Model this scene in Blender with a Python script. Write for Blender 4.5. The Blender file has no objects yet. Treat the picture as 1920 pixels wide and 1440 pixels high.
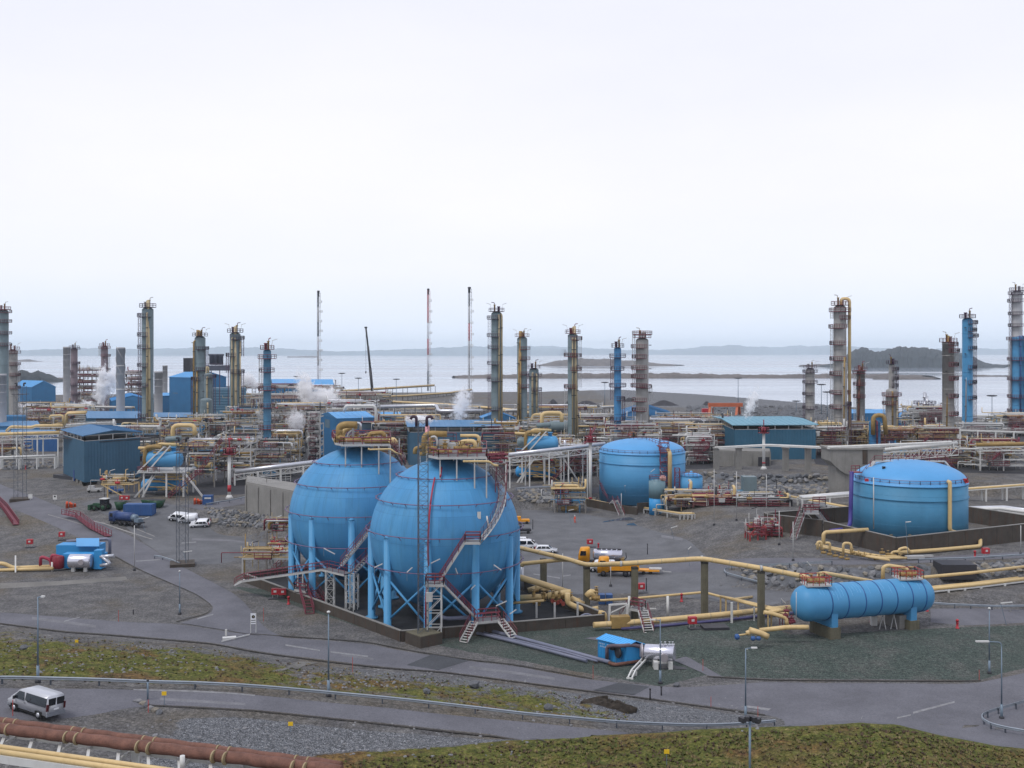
import bpy, bmesh, math, random
import numpy as np
from mathutils import Vector, Matrix
R = math.radians
sc = bpy.context.scene
COL = sc.collection
rnd = random.Random(7)

# ------------------------------------------------------------------ camera, sky, sun, exposure
F, HY, CZ = 2000.0, 657.0, 40.0        # focal length in photo pixels, horizon row, eye height (plant yard = 0)
cam_d = bpy.data.cameras.new('camera'); cam = bpy.data.objects.new('camera', cam_d); COL.objects.link(cam)
cam.location = (0, 0, CZ); cam.rotation_euler = (R(90), 0, 0)
cam_d.sensor_width = 36.0; cam_d.lens = 36.0 * F / 1920.0; cam_d.shift_y = (HY - 720.0) / 1920.0
cam_d.clip_start = 1.0; cam_d.clip_end = 60000.0
sc.camera = cam
SUN_EL, SUN_AZ = 60.0, -50.0            # a veiled sun, high, behind the left shoulder
w = bpy.data.worlds.new("World"); sc.world = w; w.use_nodes = True
nt = w.node_tree; N = nt.nodes; L = nt.links
bg = N['Background']
sky = N.new('ShaderNodeTexSky'); sky.sky_type = 'NISHITA'; sky.sun_disc = False
sky.sun_elevation = R(SUN_EL); sky.sun_rotation = R(180 + SUN_AZ); sky.air_density = 1.0; sky.dust_density = 2.0
sk = N.new('ShaderNodeMixRGB'); sk.blend_type = 'MULTIPLY'; sk.inputs[0].default_value = 1; sk.inputs[2].default_value = (.09, .09, .09, 1)
L.new(sky.outputs[0], sk.inputs[1])
tc = N.new('ShaderNodeTexCoord'); sep = N.new('ShaderNodeSeparateXYZ'); L.new(tc.outputs['Generated'], sep.inputs[0])
ramp = N.new('ShaderNodeValToRGB'); L.new(sep.outputs[2], ramp.inputs[0])
cr = ramp.color_ramp; cr.elements[0].position = 0.0; cr.elements[0].color = (.84, .96, 1.12, 1)
cr.elements[1].position = 1.0; cr.elements[1].color = (.72, .76, .93, 1)
for p, c in ((.025, (.88, .96, 1.10, 1)), (.07, (.96, .98, 1.06, 1)), (.14, (.97, .97, 1.04, 1)), (.30, (.91, .92, 1.01, 1)), (.5, (.84, .86, .98, 1))):
    e = cr.elements.new(p); e.color = c
mp = N.new('ShaderNodeMapping'); mp.inputs['Scale'].default_value = (1.0, 1.0, 3.2); L.new(tc.outputs['Generated'], mp.inputs[0])
nz = N.new('ShaderNodeTexNoise'); nz.inputs['Scale'].default_value = 1.7; nz.inputs['Detail'].default_value = 5; nz.inputs['Roughness'].default_value = .52
L.new(mp.outputs[0], nz.inputs[0])
nr = N.new('ShaderNodeValToRGB'); L.new(nz.outputs[0], nr.inputs[0])
nr.color_ramp.elements[0].position = .3; nr.color_ramp.elements[0].color = (.93, .94, .965, 1)
nr.color_ramp.elements[1].position = .72; nr.color_ramp.elements[1].color = (1.04, 1.03, 1.02, 1)
cm = N.new('ShaderNodeMixRGB'); cm.blend_type = 'MULTIPLY'; cm.inputs[0].default_value = 1
L.new(ramp.outputs[0], cm.inputs[1]); L.new(nr.outputs[0], cm.inputs[2])
mx = N.new('ShaderNodeMixRGB'); mx.inputs[0].default_value = .93
L.new(sk.outputs[0], mx.inputs[1]); L.new(cm.outputs[0], mx.inputs[2]); L.new(mx.outputs[0], bg.inputs[0])
bg.inputs[1].default_value = 0.94
sun_d = bpy.data.lights.new('sun', 'SUN'); sun_d.energy = 1.5; sun_d.angle = R(20); sun_d.color = (1.0, .965, .91)
sun = bpy.data.objects.new('sun', sun_d); COL.objects.link(sun); sun.location = (0, 0, 300)
az = R(SUN_AZ)     # direction to the sun: behind the camera and to the left
to_sun = Vector((math.sin(az) * math.cos(R(SUN_EL)), -math.cos(az) * math.cos(R(SUN_EL)), math.sin(R(SUN_EL))))
sun.rotation_euler = to_sun.to_track_quat('Z', 'Y').to_euler()
vs = sc.view_settings; vs.view_transform = 'Standard'; vs.look = 'None'; vs.exposure = 0.18; vs.gamma = 1.0
try: vs.use_curve_mapping = False
except Exception: pass
try: sc.cycles.volume_bounces = 6; sc.cycles.max_bounces = 6; sc.cycles.volume_step_rate = 2.0
except Exception: pass

# ------------------------------------------------------------------ materials
def srgb(r, g, b):
    f = lambda c: (c / 255 / 12.92) if c / 255 <= .04045 else ((c / 255 + .055) / 1.055) ** 2.4
    return (f(r), f(g), f(b))
MATS = {}
def pm(name, c, rough=.6, metal=0.0, var=.14, scale=.6, streak=0.0, stain=(.10, .075, .05), bump=0.0, bscale=8.0, spec=.4, fine=0.0, stretch=.12):
    """paint/concrete/steel: base colour with patchy wear, fine grain and optional vertical run-off stains"""
    if name in MATS: return MATS[name]
    m = bpy.data.materials.new(name); m.use_nodes = True; MATS[name] = m
    t = m.node_tree; n = t.nodes; l = t.links; b = n['Principled BSDF']
    b.inputs['Metallic'].default_value = metal; b.inputs['Roughness'].default_value = rough
    b.inputs['Specular IOR Level'].default_value = spec
    co = n.new('ShaderNodeTexCoord')
    no = n.new('ShaderNodeTexNoise'); no.inputs['Scale'].default_value = scale; no.inputs['Detail'].default_value = 6; no.inputs['Roughness'].default_value = .62
    l.new(co.outputs['Object'], no.inputs['Vector'])
    rp = n.new('ShaderNodeValToRGB'); l.new(no.outputs[0], rp.inputs[0])
    rp.color_ramp.elements[0].position = .32; rp.color_ramp.elements[1].position = .68
    rp.color_ramp.elements[0].color = tuple(x * (1 - var) for x in c) + (1,)
    rp.color_ramp.elements[1].color = tuple(min(1, x * (1 + var)) for x in c) + (1,)
    out = rp.outputs[0]
    if streak:
        mpp = n.new('ShaderNodeMapping'); mpp.inputs['Scale'].default_value = (1.6, 1.6, stretch); l.new(co.outputs['Object'], mpp.inputs[0])
        n2 = n.new('ShaderNodeTexNoise'); n2.inputs['Scale'].default_value = 1.3; n2.inputs['Detail'].default_value = 7; n2.inputs['Roughness'].default_value = .7
        l.new(mpp.outputs[0], n2.inputs['Vector'])
        r2 = n.new('ShaderNodeValToRGB'); l.new(n2.outputs[0], r2.inputs[0])
        r2.color_ramp.elements[0].position = .52; r2.color_ramp.elements[0].color = (0, 0, 0, 1)
        r2.color_ramp.elements[1].position = .75; r2.color_ramp.elements[1].color = (streak, streak, streak, 1)
        mm = n.new('ShaderNodeMixRGB'); l.new(r2.outputs[0], mm.inputs[0]); l.new(out, mm.inputs[1]); mm.inputs[2].default_value = tuple(stain) + (1,)
        out = mm.outputs[0]
    if fine:
        n3 = n.new('ShaderNodeTexNoise'); n3.inputs['Scale'].default_value = bscale; n3.inputs['Detail'].default_value = 3; l.new(co.outputs['Object'], n3.inputs['Vector'])
        r3 = n.new('ShaderNodeValToRGB'); l.new(n3.outputs[0], r3.inputs[0])
        a, z = 1 - fine, 1 + fine
        r3.color_ramp.elements[0].position = .35; r3.color_ramp.elements[0].color = (a, a, a, 1); r3.color_ramp.elements[1].position = .65; r3.color_ramp.elements[1].color = (z, z, z, 1)
        m3 = n.new('ShaderNodeMixRGB'); m3.blend_type = 'MULTIPLY'; m3.inputs[0].default_value = 1; l.new(out, m3.inputs[1]); l.new(r3.outputs[0], m3.inputs[2]); out = m3.outputs[0]
    l.new(out, b.inputs['Base Color'])
    if bump:
        nb = n.new('ShaderNodeTexNoise'); nb.inputs['Scale'].default_value = bscale; nb.inputs['Detail'].default_value = 4; l.new(co.outputs['Object'], nb.inputs['Vector'])
        bp = n.new('ShaderNodeBump'); bp.inputs['Strength'].default_value = bump; bp.inputs['Distance'].default_value = .1; l.new(nb.outputs[0], bp.inputs['Height']); l.new(bp.outputs[0], b.inputs['Normal'])
    return m
BLUE = pm('tank blue paint', srgb(74, 140, 184), .5, var=.05, scale=.25, streak=.2, stain=srgb(60, 118, 160), spec=.3)
BLUE2 = pm('faded tank blue paint', srgb(64, 124, 158), .55, var=.12, scale=.2, streak=.35, stain=srgb(60, 112, 144), spec=.3)
BLUEB = pm('bright shed blue', srgb(46, 138, 196), .5, var=.06, scale=.5, streak=.15, stain=srgb(40, 90, 130))
BLUED = pm('cladding blue', srgb(60, 98, 122), .55, var=.09, scale=.2, streak=.3, stain=srgb(46, 72, 96))
BLUEC = pm('cladding bright blue', srgb(46, 108, 152), .55, var=.09, scale=.2, streak=.25, stain=srgb(40, 80, 120))
ROOFB = pm('roof sheet blue', srgb(70, 118, 158), .5, var=.09, scale=.2, streak=.2, stain=srgb(70, 90, 110))
ROOFC = pm('bright roof sheet blue', srgb(80, 148, 200), .5, var=.06, scale=.2)
TEAL = pm('teal cladding', srgb(44, 92, 116), .55, var=.09, scale=.2, streak=.25, stain=srgb(46, 74, 90))
TEALV = pm('teal vessel paint', srgb(104, 120, 125), .5, var=.10, scale=.4, streak=.5, stain=srgb(92, 100, 92))
GREYI = pm('insulation cladding grey', srgb(142, 140, 137), .45, metal=.15, var=.10, scale=.5, streak=.45, stain=srgb(102, 92, 84))
GREYP = pm('pale stack grey', srgb(168, 168, 170), .6, var=.06, scale=.3, streak=.3, stain=srgb(110, 108, 106))
ALU = pm('aluminium jacket', srgb(196, 198, 204), .32, metal=.55, var=.06, scale=1.0, streak=.2, stain=srgb(120, 120, 124))
WHITE = pm('white steel paint', srgb(198, 198, 195), .5, var=.06, scale=1.0, streak=.3, stain=srgb(150, 138, 124))
LGREY = pm('galvanised light grey', srgb(178, 178, 176), .5, metal=.2, var=.10, scale=1.0, streak=.25, stain=srgb(110, 96, 84))
GALV = pm('guardrail zinc', srgb(150, 158, 166), .42, metal=.45, var=.10, scale=1.5)
YEL = pm('cream yellow pipe paint', srgb(198, 172, 122), .45, var=.07, scale=.8, streak=.35, stain=srgb(150, 116, 66))
OCH = pm('ochre insulation', srgb(146, 120, 72), .65, var=.18, scale=1.2, streak=.35, stain=srgb(100, 74, 38))
MAR = pm('maroon handrail paint', srgb(112, 46, 60), .55, var=.12, scale=1.0)
RED = pm('fire red paint', srgb(168, 40, 50), .45, var=.08, scale=1.5)
ORANGE = pm('orange paint', srgb(206, 92, 44), .5, var=.1, scale=.8, streak=.2)
RUST = pm('rusty bare steel pipe', srgb(108, 74, 62), .75, var=.3, scale=1.4, streak=.55, stain=srgb(70, 38, 32), bump=.4, bscale=14, fine=.12, stretch=1.2)
CONC = pm('weathered concrete', srgb(128, 126, 122), .85, var=.12, scale=.35, streak=.5, stain=srgb(84, 80, 74), bump=.2, bscale=5, fine=.06)
CONCD = pm('damp dark concrete', srgb(70, 64, 58), .85, var=.2, scale=.5, streak=.75, stain=srgb(84, 50, 30), bump=.25, bscale=6, fine=.08)
CONCP = pm('mossy concrete pillar', srgb(98, 94, 78), .9, var=.18, scale=.8, streak=.7, stain=srgb(56, 52, 40), bump=.3, bscale=6, fine=.08)
DARK = pm('dark steel', srgb(48, 48, 54), .55, var=.15, scale=1.0)
BLACK = pm('black rubber', srgb(24, 24, 26), .8, var=.1, scale=2.0)
MASTG = pm('mast galvanised dark', srgb(84, 90, 100), .5, metal=.3, var=.1, scale=1.0)
PURP = pm('purple pipe paint', srgb(58, 50, 122), .5, var=.1)
GREEN = pm('dark green paint', srgb(24, 66, 42), .5, var=.12)
GLASS = pm('dark window glass', srgb(26, 30, 38), .12, var=.1, spec=.6)
LGLASS = pm('light bay opening', srgb(22, 26, 34), .7, var=.2)
CARW = pm('white car paint', srgb(220, 222, 226), .3, var=.03, spec=.5)
SILV = pm('silver van paint', srgb(184, 186, 192), .32, metal=.2, var=.04, spec=.5)
POLE = pm('pole steel blue grey', srgb(112, 128, 142), .5, metal=.3, var=.08)
SKIP = pm('container blue', srgb(46, 84, 136), .5, var=.08, streak=.2)
TRUCKO = pm('truck orange yellow', srgb(216, 146, 28), .45, var=.06)
YSIGN = pm('yellow marker paint', srgb(226, 186, 40), .55, var=.06)
PINK = pm('pink paint', srgb(214, 150, 158), .6, var=.06)
TAN = pm('dull tan riser', srgb(176, 160, 126), .5, var=.1, scale=.6, streak=.5, stain=srgb(126, 104, 76))
CLR = dict(n=TAN, y=YEL, o=OCH, w=WHITE, g=LGREY, a=ALU, m=MAR, d=DARK, b=BLUE, t=TEALV, r=RED, p=PURP, c=CONC, k=BLACK)

# ------------------------------------------------------------------ objects, labels, parts
ORG = {}
def thing(name, label, cat, loc=(0, 0, 0), rz=0.0, group=None):
    o = bpy.data.objects.new(name, None); COL.objects.link(o); o.empty_display_size = .5
    o.location = loc; o.rotation_euler = (0, 0, rz); ORG[o.name] = Vector(loc) if rz == 0 else None
    o['label'] = label; o['category'] = cat
    if group: o['group'] = group
    return o
def tag(o, label=None, cat=None, group=None, kind=None):
    if label: o['label'] = label
    if cat: o['category'] = cat
    if group: o['group'] = group
    if kind: o['kind'] = kind
    return o
CHILD = {}
def copy_tree(o, loc=None, rz=None, label=None, parent=None):
    c = o.copy(); COL.objects.link(c)
    if parent: c.parent = parent; CHILD.setdefault(parent.name, []).append(c)
    if loc is not None: c.location = loc
    if rz is not None: c.rotation_euler = (0, 0, rz)
    if label: c['label'] = label
    for ch in CHILD.get(o.name, []): copy_tree(ch, parent=c)
    return c

class MB:
    """collects shapes for one mesh object; smooth faces are flagged"""
    def __init__(s): s.v = []; s.f = []; s.s = []
    def add(s, vs_, fs, sm=False):
        o = len(s.v); s.v += [tuple(p) for p in vs_]
        s.f += [tuple(i + o for i in q) for q in fs]; s.s += [sm] * len(fs); return s
    def box(s, c, d, rz=0.0, ax=None):
        x, y, z = (i / 2 for i in d); P = []
        for sz in (-z, z):
            for sx, sy in ((-x, -y), (x, -y), (x, y), (-x, y)): P.append(Vector((sx, sy, sz)))
        if rz: M = Matrix.Rotation(rz, 3, 'Z'); P = [M @ p for p in P]
        if ax is not None: P = [ax @ p for p in P]
        c = Vector(c)
        return s.add([p + c for p in P], [(3, 2, 1, 0), (4, 5, 6, 7), (0, 1, 5, 4), (1, 2, 6, 5), (2, 3, 7, 6), (3, 0, 4, 7)])
    def bar(s, a, b, w_, h=None):
        """square bar from a to b"""
        a = Vector(a); b = Vector(b); d = b - a; ln = d.length
        if ln < 1e-6: return s
        q = d.to_track_quat('X', 'Z').to_matrix()
        return s.box((a + b) / 2, (ln, w_, h or w_), ax=q)
    def tube(s, pts, r, n=8, caps=True, r2=None):
        pts = [Vector(p) for p in pts]; k = len(pts); rings = []
        up = None; o = len(s.v)
        for i, p in enumerate(pts):
            if i == 0: t = pts[1] - p
            elif i == k - 1: t = p - pts[i - 1]
            else:
                t1 = (p - pts[i - 1]).normalized(); t2 = (pts[i + 1] - p).normalized(); t = t1 + t2
                if t.length < 1e-4: t = t2
            t = t.normalized()
            if up is None:
                up = Vector((0, 0, 1)) if abs(t.z) < .95 else Vector((1, 0, 0))
            u = (up - t * up.dot(t))
            if u.length < 1e-3: u = Vector((1, 0, 0)) - t * t.x
            u.normalize(); up = u; v = t.cross(u)
            f_ = 1.0
            if 0 < i < k - 1:
                cs = t.dot((pts[i + 1] - p).normalized()); f_ = 1 / max(.6, cs)
            rr = r if r2 is None else r + (r2 - r) * i / (k - 1)
            for j in range(n):
                a = 2 * math.pi * j / n; s.v.append(tuple(p + (u * math.cos(a) + v * math.sin(a)) * rr * (f_ if k > 2 else 1)))
        for i in range(k - 1):
            for j in range(n):
                a = o + i * n + j; b = o + i * n + (j + 1) % n
                s.f.append((a, b, b + n, a + n)); s.s.append(n > 5)
        if caps:
            s.f.append(tuple(o + j for j in reversed(range(n)))); s.s.append(False)
            s.f.append(tuple(o + (k - 1) * n + j for j in range(n))); s.s.append(False)
        return s
    def pipe(s, pts, r, n=8, bend=None):
        """tube with rounded elbows"""
        return s.tube(rounded(pts, bend if bend is not None else 2.2 * r), r, n)
    def lathe(s, c, prof, n=32, axis=None, sm=True):
        """prof: list of (radius, height)"""
        o = len(s.v); c = Vector(c); k = len(prof)
        for (r_, h) in prof:
            for j in range(n):
                a = 2 * math.pi * j / n; p = Vector((r_ * math.cos(a), r_ * math.sin(a), h))
                if axis is not None: p = axis @ p
                s.v.append(tuple(p + c))
        for i in range(k - 1):
            for j in range(n):
                a = o + i * n + j; b = o + i * n + (j + 1) % n; s.f.append((a, b, b + n, a + n)); s.s.append(sm)
        s.f.append(tuple(o + j for j in reversed(range(n)))); s.s.append(False)
        s.f.append(tuple(o + (k - 1) * n + j for j in range(n))); s.s.append(False)
        return s
    def prism(s, poly, z0, z1):
        k = len(poly); vs_ = [(x, y, z0) for x, y in poly] + [(x, y, z1) for x, y in poly]
        fs = [tuple(reversed(range(k))), tuple(range(k, 2 * k))] + [(i, (i + 1) % k, (i + 1) % k + k, i + k) for i in range(k)]
        return s.add(vs_, fs)
    def build(s, name, m, parent=None, local=False, kind=None, label=None):
        me = bpy.data.meshes.new(name)
        org = Vector((0, 0, 0))
        if parent is not None and not local: org = ORG.get(parent.name) or Vector((0, 0, 0))
        me.from_pydata([(x - org.x, y - org.y, z - org.z) for x, y, z in s.v], [], s.f)
        if any(s.s): me.polygons.foreach_set('use_smooth', s.s)
        me.materials.append(m); me.update()
        return link(name, me, parent, kind, label)
def link(name, me, parent=None, kind=None, label=None, loc=None):
    o = bpy.data.objects.new(name, me); COL.objects.link(o)
    if parent is not None:
        o.parent = parent; CHILD.setdefault(parent.name, []).append(o); ORG[o.name] = ORG.get(parent.name)
    if kind: o['kind'] = kind
    if label: o['label'] = label
    if loc is not None: o.location = loc
    return o
def rounded(pts, bend, seg=3):
    pts = [Vector(p) for p in pts]
    if len(pts) < 3 or bend <= 0: return pts
    out = [pts[0]]
    for i in range(1, len(pts) - 1):
        a, p, b = pts[i - 1], pts[i], pts[i + 1]; d1 = a - p; d2 = b - p
        if d1.length < 1e-5 or d2.length < 1e-5: continue
        e = min(bend, d1.length * .45, d2.length * .45); s_ = p + d1.normalized() * e; t_ = p + d2.normalized() * e
        for j in range(seg + 1):
            u = j / seg; out.append(s_ * (1 - u) ** 2 + p * 2 * u * (1 - u) + t_ * u * u)
    return out + [pts[-1]]
def railing(mb, pts, h=1.1, r=.03, step=1.6, mid=True, n=4, closed=False):
    pts = [Vector(p) for p in pts]
    if closed: pts = pts + [pts[0]]
    up = Vector((0, 0, h))
    mb.tube([p + up for p in pts], r, n)
    if mid: mb.tube([p + up * .55 for p in pts], r * .8, n)
    for a, b in zip(pts, pts[1:]):
        ln = (b - a).length; k = max(1, int(round(ln / step)))
        for i in range(k + 1): q = a.lerp(b, i / k); mb.bar(q, q + up, r * 1.7)
def lattice(mb, a, b, wd, r=.05, legs=4, bay=None, r2=None):
    """four- or three-legged braced mast"""
    a = Vector(a); b = Vector(b); d = b - a; ln = d.length; q = d.to_track_quat('Z', 'Y').to_matrix(); bay = bay or wd
    k = max(1, int(round(ln / bay))); cs = [Vector((math.cos(2 * math.pi * (i + .5) / legs), math.sin(2 * math.pi * (i + .5) / legs), 0)) * wd * .707 for i in range(legs)]
    for c in cs: mb.bar(a + q @ c, b + q @ c, r * 2)
    for i in range(k):
        p0 = a + d * (i / k); p1 = a + d * ((i + 1) / k)
        for j in range(legs):
            c0 = q @ cs[j]; c1 = q @ cs[(j + 1) % legs]
            if i % 2: c0, c1 = c1, c0
            mb.bar(p0 + c0, p1 + c1, (r2 or r)); mb.bar(p1 + c0, p1 + c1, (r2 or r))
def stairs(root, a, b, wd=1.0, steps=None, side=None, rail=True, mat_s=None, mat_r=None, h=1.1, both=True, railname='handrail'):
    """straight flight from a to b: stringers, treads, handrails as parts of root"""
    a = Vector(a); b = Vector(b); d = b - a; hz = Vector((d.x, d.y, 0)); n = Vector((-hz.y, hz.x, 0)).normalized() * wd / 2
    for sg in (1, -1): st = MB(); st.bar(a + n * sg, b + n * sg, .07, .26); st.build('stringer', mat_s or LGREY, root)
    tr = MB(); k = steps or max(3, int(abs(d.z) / .24)); ang = math.atan2(hz.y, hz.x)
    for i in range(k + 1):
        p = a.lerp(b, i / k); tr.box(p, (.26, wd - .1, .04), ang)
    tr.build('treads', mat_s or LGREY, root, kind='stuff')
    if rail:
        for sg in ((1, -1) if both else (1,)): rm = MB(); railing(rm, [a + n * sg, b + n * sg], h, .045, step=1.5); rm.build(railname, mat_r or MAR, root)

def bands(root, pts, r, m, step=4.0):
    """joint rings along a lagged pipe"""
    mb = MB(); pts = [Vector(p) for p in pts]
    for a, b in zip(pts, pts[1:]):
        k = int((b - a).length / step); q = (b - a).to_track_quat('Z', 'Y').to_matrix()
        for i in range(k): mb.lathe(a.lerp(b, (i + .7) / (k + .4)), [(r + .025, -.06), (r + .025, .06)], 12, q)
    if mb.v: mb.build('joint_bands', m, root, kind='stuff')
# ------------------------------------------------------------------ photo <-> world
def W(px, py, Y): return Vector(((px - 960) / F * Y, Y, CZ - (py - HY) / F * Y))
def X(px, Y): return (px - 960) / F * Y
def Z(py, Y): return CZ - (py - HY) / F * Y
def D(py, z=0.0): return F * (CZ - z) / (py - HY)
# ------------------------------------------------------------------ terrain heights
def wl(lst):
    """(photo col, row, height) -> sorted world x, Y, z lines"""
    p = sorted([(X(a, D(b, z)), D(b, z), z) for a, b, z in lst]); return np.array(p).T
L4 = wl([(-260, 1158, 0), (0, 1168, 0), (120, 1184, 0), (210, 1190, 0), (400, 1206, 0), (480, 1222, 0), (615, 1240, 0), (720, 1252, 0), (830, 1259, 0), (955, 1276, 0), (1110, 1296, 0), (1190, 1306, 0), (1335, 1326, 0), (1435, 1340, 0), (1490, 1352, 0), (1700, 1352, 0), (1850, 1360, .3), (2200, 1370, 1)])
L3 = wl([(-300, 1278, 10.5), (4, 1282, 9.5), (95, 1284, 9.1), (186, 1285, 8.8), (276, 1289, 8.4), (454, 1295, 7.6), (542, 1302, 7.0), (629, 1310, 6.4), (717, 1318, 5.9), (804, 1327, 5.3), (891, 1337, 4.8), (980, 1348, 4.3), (1068, 1356, 3.8), (1156, 1364, 3.2), (1242, 1368, 2.5), (1325, 1370, 1.8), (1455, 1362, .6), (1500, 1366, .2), (1700, 1362, .1), (1850, 1372, .4), (2200, 1390, 1)])
L2 = wl([(-300, 1348, 10.2), (0, 1354, 9.6), (150, 1350, 9.0), (265, 1330, 8.2), (475, 1333, 7.3), (717, 1356, 5.8), (955, 1380, 4.2), (1022, 1389, 3.7), (1250, 1398, 2.2), (1480, 1374, .6), (1700, 1385, .3), (1850, 1400, .8), (2200, 1420, 1.5)])
L1 = wl([(-300, 1420, 10.0), (0, 1420, 9.6), (300, 1420, 8.2), (610, 1425, 5.6), (840, 1409, 5.2), (955, 1393, 5.0), (1100, 1381, 6.0), (1235, 1376, 7.0), (1310, 1370, 7.6), (1500, 1365, 8.4), (1615, 1358, 8.6), (1690, 1362, 8.4), (1765, 1381, 7.6), (1877, 1402, 6.4), (2200, 1440, 5)])
TE = np.array([(-140, 330), (-100, 275), (-70, 244), (-59, 236), (-47, 226), (-20, 250), (2, 276), (14, 273), (21, 296), (34, 312), (48, 308), (56, 292), (68, 285), (84, 281), (120, 266), (260, 240)]).T      # terrace edge
SHORE = np.array([(-900, 760), (-450, 800), (-200, 850), (0, 875), (90, 840), (140, 740), (165, 665), (200, 545), (235, 490), (320, 450), (700, 420)]).T
def sst(t): t = np.clip(t, 0, 1); return t * t * (3 - 2 * t)
def lump(x, y, s, k=0.0):
    return np.sin(x * s + k + 1.3 * np.sin(y * s * .7 + k)) * np.cos(y * s * 1.1 - k + 1.1 * np.sin(x * s * .6)) 
def H(x, y, rough=True):
    x = np.asarray(x, float); y = np.asarray(y, float)
    a = [np.interp(x, l[0], l[1]) for l in (L1, L2, L3, L4)]; z = [np.interp(x, l[0], l[2]) for l in (L1, L2, L3, L4)]
    h = np.zeros(np.broadcast(x, y).shape)
    z0 = z[0] + .6
    seg = [(a[0] - 40, a[0], z0, z[0]), (a[0], a[1], z[0], z[1]), (a[1], a[2], z[1], z[2]), (a[2], a[3], z[2], z[3])]
    h = np.where(y < a[0] - 40, z0, h)
    for i, (p, q, u, v) in enumerate(seg):
        t = (y - p) / np.maximum(q - p, .1); tt = sst(t) * .6 + np.clip(t, 0, 1) * .4
        h = np.where((y >= p) & (y < q), u + (v - u) * tt, h)
    if rough:   # humps on the turf and rubble
        m1 = sst((y - a[2] - 2) / 5) * sst((a[3] - 3 - y) / 6) * sst((64 - x) / 10) * sst((38 - x) / 10)
        m0 = sst((a[0] + 1 - y) / 5)
        h = h + m1 * (.35 * lump(x, y, .35) + .22 * lump(x, y, .9, 1) + .10 * lump(x, y, 2.3, 2)) + m0 * (.22 * lump(x, y, .5, 3) + .14 * lump(x, y, 1.3, 4) + .06 * lump(x, y, 3.1, 5))
    # gravel bench under the horizontal vessel
    d = 1.0 * sst((x - 15) / 12) * sst((y - 129 - np.maximum(0, 34 - x) * .12) / 11) * sst((185 - y) / 20) * sst((60 + (y - 130) * .6 - x) / 12)
    bz = 1.8 * sst((x - 60) / 6) * sst((y - 161) / 6)
    # pad of the right-hand storage tank, with its stone-faced front
    yb = np.interp(x, [20, 38, 48, 60, 90, 130], [190, 184, 177.5, 177, 179, 182])
    b = 4.0 * sst((x - 27) / 22) * sst((y - yb + 6.2) / 6.0)
    # process terrace
    e = np.interp(x, TE[0], TE[1]); wd = np.interp(x, [-120, -90, -72, -62], [90, 60, 16, 7]); lv = np.interp(x, [0, 25, 80], [4, 4.6, 7])
    t = lv * sst((y - e + wd) / wd)
    back = 2.0 * sst((y - 420) / 200)
    h = np.maximum(np.maximum(h, d), np.maximum(np.maximum(b, t), bz)) + back
    sh = np.interp(x, SHORE[0], SHORE[1])
    return h - 24 * sst((y - sh) / 26)
def h1(x, y): return float(H(x, y))
_ys = np.concatenate([np.linspace(60, 240, 420), np.geomspace(240.5, 900, 260)])
def G(px, py, far=900.0):
    """where the ray through a photo pixel meets the ground"""
    y = _ys if far == 900.0 else np.linspace(60, far, 900); x = (px - 960) / F * y; r = CZ - (py - HY) / F * y - H(x, y)
    i = int(np.argmax(r <= 0))
    if r[i] > 0: i = len(y) - 1
    Y = float(y[i]); 
    if i: Y = float(y[i - 1] + (y[i] - y[i - 1]) * r[i - 1] / (r[i - 1] - r[i]))
    return Vector(((px - 960) / F * Y, Y, h1((px - 960) / F * Y, Y)))
def gp(x, y, dz=0.0): return Vector((x, y, h1(x, y) + dz))

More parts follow.
